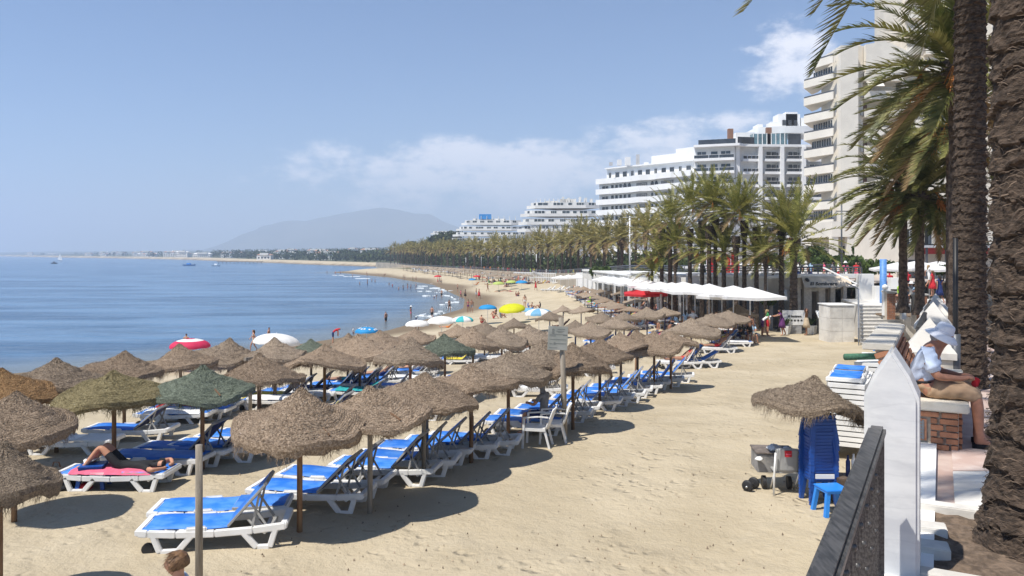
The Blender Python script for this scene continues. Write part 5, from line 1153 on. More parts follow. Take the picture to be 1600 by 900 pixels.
# hand-placed ones: u, v of the tip, kind, colour, label, options
PAR = [
 (468,617,'n1','brown','large brown straw parasol in the front row, over the third and fourth blue loungers',dict(tilt=(0,3),sc=1.02)),
 (578,603,'n2','brown','brown straw parasol with long hanging fringe, second in the front row',dict(tilt=(0,-2),pole=gwood_m)),
 (662,578,'n3','brown','brown straw parasol, third in the front row, ragged on its right side',dict(tilt=(3,4),sc=1.0,pole=gwood_m)),
 (736,565,'n4','brown','brown straw parasol, fourth in the front row, a wooden stake on its near side',dict()),
 (794,549,'n5','grey','grey-brown straw parasol, fifth in the front row, left of the notice board',dict(sc=1.05)),
 (846,540,'n1','grey','grey straw parasol directly behind the notice board pole',dict(rz=2)),
 (895,541,'n6','brown','brown straw parasol just right of the notice board pole',dict(rz=1)),
 (937,528,'n3','brown','brown straw parasol, second to the right of the notice board',dict(rz=2.2)),
 (970,519,'n2','brown','brown straw parasol, third to the right of the notice board',dict(rz=3)),
 (996,518,'n5','brown','brown straw parasol, fourth to the right of the notice board',dict(rz=4)),
 (1022,518,'n4','brown','brown straw parasol, fifth to the right of the notice board',dict(rz=1)),
 (1048,516,'n6','brown','light brown pointed straw parasol, last of the front row before the white lounger',dict(rz=.7)),
 (1080,503,'m1','grey','grey straw parasol with a ragged flat top above the crowded blue loungers',dict(flat=.85,sc=1.35,pole=bluepole_m)),
 (1112,492,'m2','grey','grey flattish straw parasol, second in the row of blue poles',dict(flat=.85,sc=1.25,pole=bluepole_m)),
 (1138,487,'m3','grey','grey straw parasol, third in the row of blue poles',dict(flat=.8,sc=1.3,pole=bluepole_m)),
 (1153,480,'m4','grey','grey straw parasol at the far end of the row of blue poles, by the restaurant',dict(flat=.8,sc=1.35,pole=bluepole_m)),
 (-2,680,'n5','grey','big dark woven straw parasol cut by the left edge, nearest of all',dict(tilt=(-6,8),sc=.68,rz=1)),
 (22,612,'n6','brown','wide brown straw parasol with a torn rim at the left edge, second nearest there',dict(tilt=(0,5),sc=.92)),
 (178,578,'n4','yellow','yellowish straw parasol with a ragged tip, left of the green one',dict(tilt=(4,0),sc=1.12)),
 (316,572,'n2','green','green woven straw parasol standing left of the large front brown one',dict(sc=.98)),
 (5,578,'n3','orange','orange-brown straw parasol cut by the left edge, before the water',dict(sc=.95)),
 (88,562,'n5','grey','grey-brown straw parasol on the sand nearest the left edge of the water',dict(sc=1.02)),
 (194,549,'n6','brown','brown pointed straw parasol behind the yellowish one',dict(rz=2,sc=1.02)),
 (282,541,'n3','brown','brown straw parasol in front of the pink and white sunshade',dict(rz=1,sc=1.0)),
 (357,534,'n1','grey','grey-brown straw parasol between the pink sunshade and the white one',dict(rz=3)),
 (405,556,'n2','brown','brown shaggy straw parasol, its eave joined by a beam to a bare post',dict(rz=2,sc=1.02)),
 (507,538,'n4','brown','light brown conical straw parasol in the middle of the second row',dict(rz=2,sc=1.08)),
 (430,532,'m1','grey','grey-brown straw parasol just below the big white sunshade',dict(sc=1)),
 (486,528,'m2','green','olive-tinted straw parasol right of the big white sunshade',dict(sc=.95)),
 (562,526,'m3','brown','dark brown broad straw parasol behind the conical light brown one',dict(sc=1.25)),
 (543,524,'m4','brown','small straw parasol tip showing left of the dark broad one',dict(sc=.95)),
 (594,518,'m1','brown','brown straw parasol below the blue sunshade with white spots',dict(sc=1.05)),
 (641,532,'n6','grey','grey-brown straw parasol left of the dark green one',dict(rz=4,sc=1.02)),
 (695,524,'n1','green','dark green woven straw parasol in the middle of the beach',dict(rz=1,sc=1.05)),
 (649,513,'m2','brown','brown straw parasol below the small white sunshade',dict()),
 (715,506,'m3','brown','brown straw parasol right of the white and teal sunshade',dict()),
 (739,518,'m4','brown','brown straw parasol right of the dark green one',dict(sc=1.08)),
 (784,514,'m1','grey','grey-brown straw parasol with a dark skirt, middle of the third row',dict(sc=1.08)),
 (828,511,'m2','grey','grey straw parasol left of the notice board panel',dict(sc=1.08)),
 (757,503,'m3','grey','low grey straw parasol under the light blue sunshade',dict()),
 (803,497,'m4','grey','grey straw parasol right below the yellow sunshade',dict(sc=1.05)),
 (859,486,'m1','grey','grey straw parasol right of the pale blue striped sunshade',dict(sc=1.05,pole=bluepole_m)),
 (880,478,'m2','grey','grey straw parasol, farthest left of the dark cluster in the middle',dict(sc=1.08,pole=bluepole_m)),
 (908,477,'m3','grey','grey straw parasol, second of the dark cluster in the middle',dict(sc=1.1,pole=bluepole_m)),
 (899,500,'m4','grey','grey straw parasol behind the notice board, with a long fringe',dict(sc=1.05,pole=bluepole_m)),
 (923,502,'m1','grey','grey straw parasol right of the notice board panel',dict(rz=2,pole=bluepole_m)),
 (962,496,'m2','grey','broad grey straw parasol above a round red-brown hat',dict(sc=1.2,rz=1,pole=bluepole_m)),
 (940,488,'m3','grey','grey straw parasol behind the broad one over the round hat',dict(pole=bluepole_m)),
 (975,486,'m4','grey','low grey straw parasol between the broad one and the dark pair',dict(pole=bluepole_m)),
 (1011,482,'m1','grey','dark grey straw parasol on two blue-grey poles, left of a pair',dict(sc=1.2,rz=2,pole=bluepole_m)),
 (1039,479,'m2','grey','dark grey straw parasol on a blue-grey pole, right of a pair',dict(sc=1.1,rz=2,pole=bluepole_m)),
 (1084,470,'m3','brown','flat light tan straw parasol by the heap of white loungers',dict(flat=.45,sc=1.1)),
 (993,467,'m4','grey','wide flat grey straw parasol edge, left of the heap of white loungers',dict(flat=.5,sc=1.25)),
 (1268,588,'n4','grey','drooping dark straw parasol leaning over the stack of blue stools',dict(tilt=(-4,9),sc=1.0,rz=2.5,flat=1.0)),
 (1398,482,'m2','brown','straw parasol on a blue pole sheltering a person in black by the steps',dict(flat=.7,sc=1.08,pole=bluepole_m,fringe=False)),
]
SPOT = []
for (u, v, k, c, lb, kw) in PAR:
    p = apex(u, v, kw.get('flat', 1)); kw.setdefault('tilt', (rnd.uniform(-5,5), rnd.uniform(-5,5))); kw.setdefault('flat', rnd.uniform(.85,1.18))
    if k[0] == 'm' and p.y > 60: k = 'f'+k[1:]
    SPOT.append((p, u, v, k)); parasol(p, k, c, lb, **kw)
# far straw parasols: a second field beyond, in rows
def far_parasols():
    rr = random.Random(21); k = 0
    rows = (('of the grey row by the white umbrellas, counting from the flat tan one',[(1058,466),(1040,462),(1020,460),(1003,457),(986,455),(968,453),(952,451),(938,450),(925,448),(912,447),(902,446)]),
            ('of the seaward grey row over the crowd, counting from the dark pair',[(985,475),(968,472),(955,468),(945,463),(934,459),(924,456),(914,454)]))
    for nm, pts in rows:
        for i, (u, v) in enumerate(pts):
            p = apex(u, v); parasol(p, 'f%d' % (i % 4+1), 'grey' if i % 3 else 'brown', nth(i).capitalize()+' parasol '+nm, sc=rr.uniform(1.05,1.3), flat=rr.uniform(.5,.75), pole=bluepole_m if i % 2 else wood_m, fringe=True)
    path = [(4,150),(-1,178),(-9,205),(-17,232),(-27,262),(-38,292)]; Lp = plen(path)
    for i in range(64):
        s = (i//2+.5)/32*Lp; pt, a = along(path, s); off_ = 0 if i % 2 else 4.0; x = pt.x-off_*math.sin(a)*-1*0+off_*.0-(off_ if i % 2 == 0 else 0)+rr.uniform(-.5,.5); y = pt.y+rr.uniform(-1,1)
        side = 'seaward' if i % 2 == 0 else 'landward'
        parasol(Vector((x, y, tz(x, y))), 'f%d' % (i % 4+1), 'grey', '%s grey parasol of the %s line in the far beach field' % (nth(i//2), side), sc=rr.uniform(1.1,1.4), flat=.5, pr=.06)
far_parasols()
# ================================================================ SUN LOUNGERS
plast = mat('white_plastic', (.74,.73,.70), .42, scale=5, col2=(.80,.79,.77), spec=.5, objvar=.04, bump=.1, bscale=8)
blue_f = mat('blue_sling', (.012,.145,.58), .62, scale=3, col2=(.07,.235,.64), bump=.25, bscale=140, dist=.002, objvar=.22)
navy_f = mat('shaded_sling', (.010,.022,.11), .7, scale=3, col2=(.014,.03,.14), objvar=.1)  # dark blue carrying the shade of the raised backs in its colour
grey_pl = mat('grey_plastic', (.34,.33,.31), .55, scale=5, col2=(.43,.42,.40), objvar=.1)
def side_rail(mb, y, w=.062):
    # one moulded side: rail with two trapezoid leg loops, drawn as an outline and given thickness
    def bar2(pts, hh):
        for a, b in zip(pts[:-1], pts[1:]): mb.bar((a[0],y,a[1]), (b[0],y,b[1]), w, hh)
    bar2([(.02,.30),(.14,.285),(.5,.26),(1.0,.25),(1.5,.27),(1.93,.31)], .095)
    for i in range(len(pl := [(.20,.28),(.30,.03),(.52,.03),(.72,.26)])-1): mb.bar((pl[i][0],y,pl[i][1]), (pl[i+1][0],y,pl[i+1][1]), w, .08)
    for i in range(len(pl := [(1.36,.26),(1.55,.03),(1.72,.03),(1.80,.29)])-1): mb.bar((pl[i][0],y,pl[i][1]), (pl[i+1][0],y,pl[i+1][1]), w, .08)
def lounger_proto(back, kind='blue', simple=False):
    t = thing('sun_lounger', 'x', 'sun lounger'); slingm = blue_f if kind == 'blue' else (plast if kind == 'white' else navy_f)
    fr = MB(); side_rail(fr, -.31); side_rail(fr, .31)
    fr.box(-.02,.07,-.335,.335,.265,.345); fr.box(1.86,1.95,-.335,.335,.27,.35)
    for x in (.40, 1.0, 1.62): fr.box(x,x+.05,-.30,.30,.20,.245)
    if simple:
        fr.obj('frame', plast, t)
    else: fr.obj('frame', plast, t, bevel=.012)
    # lying surface
    n = 10; m = MB(); vs = []
    for i in range(n+1):
        x = .045+(1.17-.045)*i/n; z = .348+.012*math.sin(math.pi*i/n*2)-.012*(i in (0,))
        for y, dz in ((-.285,-.03),(-.27,.0),(-.1,-.012),(.1,-.012),(.27,.0),(.285,-.03)): vs.append((x,y,z+dz))
    m.add(vs, [(i*6+j,i*6+j+1,(i+1)*6+j+1,(i+1)*6+j) for i in range(n) for j in range(5)]); m.obj('sling', slingm, t, smooth=True)
    if not simple:
        for y in (-.30,.30):
            h_ = MB(); h_.bar((.62,y*1.03,.30),(.90,y*1.03,.31),.045,.10); h_.obj('side_lug', plast, t, bevel=.02)
        w = MB()
        for y in (-.26,.26): w.tube([(.10,y-.03,.075),(.10,y+.03,.075)], .075, 14)
        for y in (-.26,.26): w.bar((.12,y,.1),(.26,y,.27),.03)
        w.obj('wheels', mat('black_rubber', (.02,.02,.02), .6), t) if 0 else None
        for y in (-.27,.27): w2 = MB(); w2.tube([(.13,y-.028,.075),(.13,y+.028,.075)], .075, 14); w2.obj('wheel', mat('black_rubber', (.02,.02,.022), .6), t)
        w3 = MB().bar((.13,-.26,.08),(.13,.26,.08),.02); w3.obj('axle', grey_pl, t)
    # backrest hinged at x 1.17
    bk = thing('backrest', None, None); bpy.data.objects.remove(bk)
    f = MB(); Ls = .74
    for y in (-.285,.285): f.bar((0,y,0),(Ls,y,0),.045,.035)
    f.bar((Ls,-.305,0),(Ls,.305,0),.05,.05); f.bar((.0,-.29,0),(.0,.29,0),.03)
    if kind == 'white':
        for i in range(9): f.box(.05+i*.075,.105+i*.075,-.28,.28,-.012,.012)
    a = R(back); o = f.obj('backrest_frame', grey_pl if kind == 'blue' else plast, t, (1.17,0,.335), (0,-a,0), bevel=.006 if not simple else 0)
    if kind != 'white':
        s = MB(); k = 6; vs = []
        for i in range(k+1):
            x = .0+(Ls-.01)*i/k
            for y, dz in ((-.285,.012),(-.27,.03),(0,.022-.012*math.sin(math.pi*i/k)),(.27,.03),(.285,.012)): vs.append((x,y,dz))
        s.add(vs, [(i*5+j,i*5+j+1,(i+1)*5+j+1,(i+1)*5+j) for i in range(k) for j in range(4)]); s.obj('back_sling', slingm, o, smooth=True)
        s2 = MB(); s2.add([(x,y,z-.034) for x,y,z in vs], [(i*5+j,(i+1)*5+j,(i+1)*5+j+1,i*5+j+1) for i in range(k) for j in range(4)]); s2.obj('shaded_underside', navy_f, o)  # rear face of the back, coloured dark as it looks in shade
    if back > 12:
        for y in (-.25,.25): pr_ = MB(); pr_.bar((1.17+.42*math.cos(a), y, .33+.42*math.sin(a)), (1.17+.52, y, .27), .022, .03); pr_.bar((1.17+.62*math.cos(a), y, .33+.62*math.sin(a)), (1.17+.30, y, .27), .022, .03); pr_.obj('prop_leg', grey_pl, t)
    return t
LP = {}
def lounger(p, rz, back, label, kind='blue', simple=False, group='sun loungers on the sand', sc=1.0):
    k = (back, kind, simple)
    if k not in LP:
        t = lounger_proto(back, kind, simple); LP[k] = snap(t); r_ = t
        r_.location = p; r_.rotation_euler = (0,0,rz); r_.scale = (sc,)*3; r_['label'] = label; r_['group'] = group
        return r_
    return dup(LP[k], p, rz, label, group, sc)
def put_lounger(u, v, rz, back, label, **kw): # u, v: near end corner of the foot bar
    p = hit(u, v, .30); q = Vector((.31*math.sin(rz)*-1, .31*math.cos(rz), 0)); return lounger(Vector((p.x+q.x, p.y+q.y, tz(p.x, p.y)-.015)), rz, back, label, **kw)
A0 = R(7)
FRONT = [(213,832,48,'nearest bright blue lounger with its back raised, in the open beside the bare post'),(231,803,0,'flat bright blue lounger just behind the nearest raised one'),
 (385,766,45,'blue lounger with raised dark back, left of the front parasol pole'),(431,743,45,'second blue lounger with raised back, behind the front parasol pole'),
 (514,727,48,'blue lounger with raised back, half behind the pale parasol pole'),(550,716,50,'blue lounger beside the pale parasol pole, farther one of the pair'),
 (584,700,42,'blue lounger with black raised back, in the middle of the front row'),(628,692,45,'blue lounger with black raised back, beside the third parasol pole'),
 (664,686,48,'blue lounger behind the third front parasol pole'),
 (752,658,0,'flat blue lounger touching the empty white armchair'),(772,648,40,'blue lounger behind the person seated in the armchair'),(804,639,42,'blue lounger, first to the left of the notice board pole'),
 (822,632,46,'blue lounger, second from the notice board pole, back raised'),(860,623,44,'blue lounger right behind the notice board pole'),(884,616,48,'blue lounger just right of the notice board pole'),
 (905,611,44,'blue lounger, third right of the notice board pole'),(921,605,48,'blue lounger, fourth right of the notice board pole'),(940,600,45,'blue lounger, fifth right of the notice board pole'),
 (956,595,50,'blue lounger, sixth right of the notice board pole'),(981,590,48,'blue lounger with black raised back near the single wooden stake'),(1000,584,45,'last blue lounger of the front row, black back raised'),]
for k, (u, v, b, lb) in enumerate(FRONT): put_lounger(u, v, (A0 if k < 2 else R(-10 if k < 9 else -13))+R(rnd.uniform(-2.5,2.5)), b+(6 if k > 8 and b else 0), lb)
put_lounger(1031,566,R(3),58,'big white lounger with upright back beyond the front row', kind='white')
SECOND = [(28,690,0,'white-edged lounger with a dark towel at the left edge, under the torn parasol'),(128,672,40,'blue lounger behind the yellowish parasol pole'),
 (84,742,0,'lounger carrying the pink towel and the reclining sunbather'),(158,716,0,'flat blue lounger behind the reclining sunbather'),(208,702,46,'blue lounger with raised navy back, left of the green parasol pole'),
 (262,697,48,'blue lounger with raised navy back, behind the green parasol pole'),(303,683,46,'blue lounger with raised back, right of the green parasol pole'),(330,680,40,'blue lounger with a pale band, farther right of the green parasol pole'),
 (244,640,0,'blue lounger in the shade behind the green parasol'),(262,632,48,'blue lounger with navy back raised, behind the green parasol'),(384,618,44,'blue lounger behind the bare post and beam'),(404,612,42,'blue lounger beyond the bare post and beam'),
 (436,607,44,'blue lounger under the light brown conical parasol, left'),(480,602,48,'blue lounger under the light brown conical parasol, middle'),(516,600,46,'blue lounger under the light brown conical parasol, right'),
 (545,594,44,'blue lounger behind the dark broad parasol'),(567,604,50,'grey lounger with a green towel under the dark broad parasol'),(604,590,46,'white lounger with folded props under the dark broad parasol'),
 (575,640,0,'pale lounger half hidden between the second and third front parasols'),(790,606,30,'white lounger with a pink towel behind the fourth front parasol'),(858,577,0,'empty white lounger behind the parasols right of the notice board'),
 (886,574,0,'second empty white lounger behind the parasols right of the notice board')]
for (u, v, b, lb) in SECOND: put_lounger(u, v, R(-5)+R(rnd.uniform(-4,4)), b, lb, kind='white' if lb.startswith(('white','empty','second empty','pale')) else 'blue')
LOUNGE = []
def auto_loungers():
    rr = random.Random(33); k = 0
    for (p, u, v, kd), row in list(zip(SPOT, PAR))[12:]:
        if not (p.y > 19 and u < 1180): continue
        nm = row[4].split(',')[0]
        if len(nm.split()) < 5: nm = row[4].replace(',', '')
        for s in (-1, 1):
            x = p.x-.95+.36*s*0; y = p.y+s*.55; x += -.1*s
            z = tz(x, y); white = rr.random() < .22; b = rr.choice((0,30,45,45,50)); far_ = p.y > 38
            rz = R(-4)+R(rr.uniform(-6,6)); short = ' '.join(nm.split()[:10])
            o = lounger(Vector((x, y, z-.01)), rz, b, ('%s lounger, %s side under the ' % ('white' if white else 'blue', 'near' if s < 0 else 'far'))+short, kind='white' if white else 'blue', simple=far_); LOUNGE.append((o, Vector((x,y,z)), rz, b, p.y, short, s))
auto_loungers()
# ================================================================ CLOTH SUNSHADES
def cloth(name, c, objvar=0): return mat(name, c, .7, .05, 2, trans=.25, objvar=objvar)
CL = {'pink': cloth('pink_cloth', (.62,.03,.10)), 'white': cloth('white_cloth', (.80,.79,.77)), 'sky': cloth('sky_cloth', (.02,.28,.62)), 'teal': cloth('teal_cloth', (.05,.48,.50)), 'yellow': cloth('yellow_cloth', (.62,.62,.01)),
      'pale': cloth('pale_blue_cloth', (.18,.42,.62)), 'red': cloth('red_cloth2', (.60,.03,.04)), 'green': cloth('lime_cloth', (.45,.55,.15)), 'navy': cloth('navy_cloth', (.02,.06,.25))}
def sunshade(p, r, h, cols, label, ring=None, spots=False, tilt=(0,0), group='cloth sunshades by the water', n=8, pole=True):
    t = thing('cloth_sunshade', label, 'sunshade', p, rnd.uniform(0,1), group); H = r*.42; mats = [CL[c] for c in cols]; m = MB(); sub = 3; k = n*sub; rings = 6
    def sf(i, j):
        f = i/rings; a = 2*math.pi*j/k; dip = .035*math.sin(math.pi*((j % sub)/sub))*f; ang = f*math.pi*.46; rr_ = r*math.sin(ang)/math.sin(math.pi*.46)*(1-dip*.6); return (rr_*math.cos(a), rr_*math.sin(a), h-H+H*math.cos(ang)*1.0-dip*r*.3-(.0))
    vs = [sf(i, j) for i in range(rings+1) for j in range(k)]+[(x*1.0,y*1.0,z-.09*r-.02*math.sin(j*2.1)) for j, (x,y,z) in enumerate([sf(rings, j) for j in range(k)])]
    m.v = vs
    for i in range(rings+1):
        for j in range(k):
            mi = (j//sub) % len(mats)
            if ring is not None: mi = 1 if (i in ring) else 0
            m.f.append((i*k+j, i*k+(j+1)%k, (i+1)*k+(j+1)%k, (i+1)*k+j)); m.m.append(mi)
    o = m.obj('canopy', mats, t, smooth=True); piv = Matrix.Translation((0,0,h-H)); o.matrix_local = piv @ Matrix.Rotation(R(tilt[1]),4,'Y') @ Matrix.Rotation(R(tilt[0]),4,'X') @ piv.inverted()
    if spots:
        for q in range(14):
            a = q*2.4; ang = (.12+.28*((q*.37) % 1))*math.pi; x = r*math.sin(ang)/math.sin(math.pi*.46); z = h-H+H*math.cos(ang)
            s = MB(); s.lathe([(0,.012),(.10*r,.012),(.10*r,0.0)], 10); so_ = s.obj('spot', CL['white'], o, (x*math.cos(a), x*math.sin(a), z+.004), (0, ang*.62, a) )
    MB().tube([(0,0,-.3),(0,0,h+.06)], .02, 6).obj('pole', mat('shade_pole', (.6,.6,.6), .4), t)
    return t
def shade_at(u, v, wpx, cols, label, h=1.9, **kw):     # v of the top
    p = hit(u, v, h); r = max(.75, min(1.5, wpx/2*p.y/F)); return sunshade(Vector((p.x, p.y, max(tz(p.x, p.y), 0))), r, h, cols, label, **kw)
shade_at(297,529,60,('pink','white'),'pink sunshade with a white ring near the top, at the water edge', ring=(1,2))
shade_at(432,521,72,('white','white'),'big plain white sunshade tilted over the sand at the water edge', tilt=(0,6))
shade_at(573,511,36,('sky','white'),'blue sunshade dotted with white, beside the wading child', ring=(9,), spots=True)
shade_at(652,500,38,('white','white'),'small flat white sunshade, left of three in a line')
shade_at(690,494,46,('white','white'),'larger white sunshade, middle of three in a line')
shade_at(723,494,34,('teal','white'),'teal and white panelled sunshade, right of three in a line')
shade_at(762,476,28,('sky','sky'),'bright blue sunshade left of the yellow one')
shade_at(800,475,42,('yellow','yellow'),'bright yellow sunshade leaning forward above the straw parasols', tilt=(8,-6))
shade_at(842,482,44,('white','pale'),'white and pale blue sunshade right of the yellow one')
shade_at(826,481,14,('pale','pale'),'small light blue sunshade held low beside the yellow one', h=1.2)
for u, v, w_, c, lb in ((745,430,9,'red','small red sunshade far up the beach near the water'),(738,435,9,'sky','small blue sunshade in the far sunbathers crowd'),(779,440,16,'green','pale yellow-green sunshade, left one in the far sunbathers group'),(799,438,14,'green','yellow-green sunshade, right one in the far sunbathers group'),(815,438,16,'sky','blue sunshade at the right of the far sunbathers group'),(684,430,9,'red','tiny red sunshade on the far curve of the beach')):
    shade_at(u, v, w_+3, (c, c), lb, h=1.7)
# ---- white restaurant umbrellas ---------------------------------------------
def market(p, s, h, c, label, group='square white umbrellas of the beach restaurants'):
    t = thing('restaurant_umbrella', label, 'umbrella', p, rnd.uniform(-.25,.25), group); m = MB(); n = 6; rise = s*.15; k = 6
    pts = []
    for i in range(n+1):
        f = i/n; q = s/2*f; z = h+rise*(1-f)**1.15
        for sd in range(4):
            for e in range(k):
                g = e/k*2-1; x, y = [(g,-1),(1,g),(-g,1),(-1,-g)][sd]; sag = .05*s*f*(1-abs(g))*.5; pts.append((x*q, y*q, z-sag))
    K = 4*k; m.v = pts+[(x,y,z-.16) for x,y,z in pts[-K:]]
    for i in range(n+1):
        for j in range(K): m.f.append((i*K+j, i*K+(j+1)%K, (i+1)*K+(j+1)%K, (i+1)*K+j)); m.m.append(0)
    m.obj('canopy', CL[c], t); MB().tube([(0,0,-.2),(0,0,h+rise)], .035, 6).obj('pole', mat('shade_pole', (.6,.6,.6), .4), t); return t
def markets():
    pts = [(1172,448,3.6),(1146,446,3.4),(1128,449,3.4),(1108,443,3.4),(1086,443,3.4),(1068,440,3.2),(1050,441,3.2),(1032,440,3.2),(1012,437,3.2),(992,435,3.2),(974,433,3.2),(958,432,3.2),(945,431,3.0),(902,428,3.0),(888,429,3.0),(876,430,3.0)]
    for i, (u, v, s) in enumerate(pts):
        Y = (45,46.5,47.5,49,50,52,54,57,61,66,71,77,82,105,112,120)[i]; z = tz(X_(u,Y), Y); s *= .92; market(Vector((X_(u,Y), Y, z)), s, Z_(v,Y)-z-s*.15, 'white', '%s white restaurant umbrella, counting from the grey post' % nth(i))
    p = Vector((X_(1008,60),60,2.4)); market(p, 3.2, 2.1, 'red', 'red restaurant umbrella showing in front of the white ones', None); p = Vector((X_(1034,58),58,2.5)); market(p, 2.4, 2.3, 'red', 'second red umbrella mostly hidden behind the white ones', None)
    for i, (u, v, Y, s) in enumerate(((1402,403,58,3.2),(1432,402,58,3.6),(1452,403,57,2.6),(1466,401,62,3.0),(1168,401,75,3.2),(1190,404,74,3.0),(1145,403,78,3.0),(1120,405,85,3.2),(1092,406,86,3.0),(1204,405,72,2.6))):
        z1 = Z_(v, Y); market(Vector((X_(u,Y), Y, z1-3.2)), s, 2.4, 'white', '%s white cafe umbrella on the upper promenade, counted from the right' % nth([3,2,1,0,5,4,6,7,8,9][i]) if i < 10 else '', 'white cafe umbrellas on the upper promenade')
markets()
# ================================================================ PEOPLE
def skin_mesh(J, E, root, sub=1, name='body'):
    """J: name -> (pos, radius or (rx, ry)); E: edges by name. Grown with a Skin modifier into one surface."""
    names = list(J); idx = {n: i for i, n in enumerate(names)}; me = bpy.data.meshes.new('tmp'); me.from_pydata([tuple(J[n][0]) for n in names], [(idx[a], idx[b]) for a, b in E], [])
    o = bpy.data.objects.new('tmp', me); C.objects.link(o); o.modifiers.new('s', 'SKIN').use_smooth_shade = True
    if sub: q = o.modifiers.new('u', 'SUBSURF'); q.levels = sub; q.render_levels = sub
    sk = me.skin_vertices[0].data
    for n in names: r = J[n][1]; sk[idx[n]].radius = r if hasattr(r, '__len__') else (r, r); sk[idx[n]].use_root = (n == root)
    dg = bpy.context.evaluated_depsgraph_get(); out_ = bpy.data.meshes.new_from_object(o.evaluated_get(dg)); out_.name = name; bpy.data.objects.remove(o); bpy.data.meshes.remove(me)
    return out_
def seg_d(p, a, b):
    ab = b-a; t = max(0, min(1, (p-a).dot(ab)/max(ab.dot(ab), 1e-9))); return (p-(a+ab*t)).length
SKEL = [('pel','waist'),('waist','chest'),('chest','neck'),('neck','head'),('head','crown')]+[(a+s, b+s) if a not in ('pel','chest') else (a, b+s) for s in 'LR' for a, b in (('chest','sh'),('sh','el'),('el','wr'),('wr','ha'),('pel','hip'),('hip','kn'),('kn','an'),('an','toe'))]
def pose(kind, fem=False):
    P = dict(pel=(0,0,.93), waist=(0,0,1.10), chest=(0,0,1.30), neck=(.01,0,1.47), head=(.03,0,1.58), crown=(.02,0,1.66))
    for s, y in (('L',1),('R',-1)):
        P.update({'sh'+s:(0,.165*y,1.40),'el'+s:(-.02,.23*y,1.13),'wr'+s:(.06,.25*y,.89),'ha'+s:(.09,.25*y,.80),'hip'+s:(0,.09*y,.88),'kn'+s:(.02,.10*y,.48),'an'+s:(-.01,.10*y,.08),'toe'+s:(.13,.12*y,.03)})
    def S(**k): P.update(k)
    if kind == 'walk': S(knL=(.20,.09,.50),anL=(.22,.09,.10),toeL=(.35,.09,.07),knR=(-.06,-.09,.48),anR=(-.28,-.09,.16),toeR=(-.20,-.09,.05),elL=(-.13,.23,1.15),wrL=(-.12,.24,.92),haL=(-.08,.24,.83),elR=(.10,-.23,1.15),wrR=(.25,-.22,.97),haR=(.32,-.2,.92))
    if kind == 'hips': S(elL=(-.08,.36,1.16),wrL=(.05,.20,1.0),haL=(.08,.13,.98),elR=(-.08,-.36,1.16),wrR=(.05,-.20,1.0),haR=(.08,-.13,.98),anL=(0,.16,.08),toeL=(.14,.19,.03),knL=(.02,.14,.48))
    if kind == 'armsup': S(elL=(.05,.34,1.55),wrL=(.0,.16,1.68),haL=(-.02,.08,1.66),elR=(.05,-.34,1.55),wrR=(0,-.16,1.68),haR=(-.02,-.08,1.66))
    if kind == 'reach': S(elL=(.24,.2,1.28),wrL=(.48,.15,1.22),haL=(.57,.13,1.21),elR=(.24,-.2,1.28),wrR=(.48,-.15,1.22),haR=(.57,-.13,1.21),chest=(.08,0,1.28),neck=(.14,0,1.44),head=(.18,0,1.55),crown=(.19,0,1.63),shL=(.09,.165,1.38),shR=(.09,-.165,1.38),anR=(-.25,-.1,.10),knR=(-.10,-.1,.48),toeR=(-.13,-.1,.03))
    if kind == 'bend': S(waist=(.10,0,1.06),chest=(.28,0,1.16),neck=(.43,0,1.22),head=(.54,0,1.22),crown=(.62,0,1.20),shL=(.36,.165,1.2),shR=(.36,-.165,1.2),elL=(.42,.2,.94),wrL=(.40,.17,.72),haL=(.42,.15,.64),elR=(.42,-.2,.94),wrR=(.40,-.17,.72),haR=(.42,-.15,.64))
    if kind in ('sit','ground'):
        z = .12 if kind == 'ground' else .50
        S(pel=(0,0,z),waist=(-.02,0,z+.17),chest=(-.03,0,z+.36),neck=(.02,0,z+.53),head=(.05,0,z+.64),crown=(.05,0,z+.72))
        for s, y in (('L',1),('R',-1)):
            S(**{'sh'+s:(-.02,.165*y,z+.46),'el'+s:(.12,.24*y,z+.24),'wr'+s:(.30,.17*y,z+.26),'ha'+s:(.38,.13*y,z+.25),'hip'+s:(.05,.09*y,z-.02)})
            if kind == 'sit': S(**{'kn'+s:(.44,.11*y,z-.01),'an'+s:(.46,.12*y,.09),'toe'+s:(.60,.13*y,.03)})
            else: S(**{'kn'+s:(.36,.13*y,.42),'an'+s:(.60,.12*y,.07),'toe'+s:(.73,.13*y,.04)})
    if kind in ('lie','lieknee','recline','prone'):   # head towards +x, on a lounger: x runs as the lounger does
        z = .47; b = {'lie':0,'lieknee':0,'recline':R(42),'prone':0}[kind]; hx = 1.08; c, s_ = math.cos(b), math.sin(b)
        up = lambda d_, y=0, o=.0: (hx+d_*c-o*s_, y, z+d_*s_+o*c+(.07 if b else 0))
        S(pel=(hx,0,z),waist=up(.17),chest=up(.36),neck=up(.53),head=up(.65,0,.02),crown=up(.73,0,.02))
        for q, y in (('L',1),('R',-1)):
            S(**{'sh'+q:up(.46,.165*y),'el'+q:up(.22,.25*y,.02),'wr'+q:up(.02,.22*y,.04),'ha'+q:up(-.07,.18*y,.06),'hip'+q:(hx-.05,.09*y,z),'kn'+q:(.64,.11*y,z+.03),'an'+q:(.24,.11*y,z-.01),'toe'+q:(.18,.13*y,z+.11)})
            if kind == 'lieknee': S(**{'kn'+q:(.70,.10*y,z+.36),'an'+q:(.42,.11*y,z+.01),'toe'+q:(.28,.11*y,z-.02),'el'+q:up(.66,.36*y,.02),'wr'+q:up(.78,.16*y,.0),'ha'+q:up(.76,.07*y,-.01)})
            if kind == 'prone': S(**{'el'+q:up(.62,.26*y,-.02),'wr'+q:up(.74,.10*y,-.03),'ha'+q:up(.72,.03*y,-.04),'toe'+q:(.12,.11*y,z-.03)})
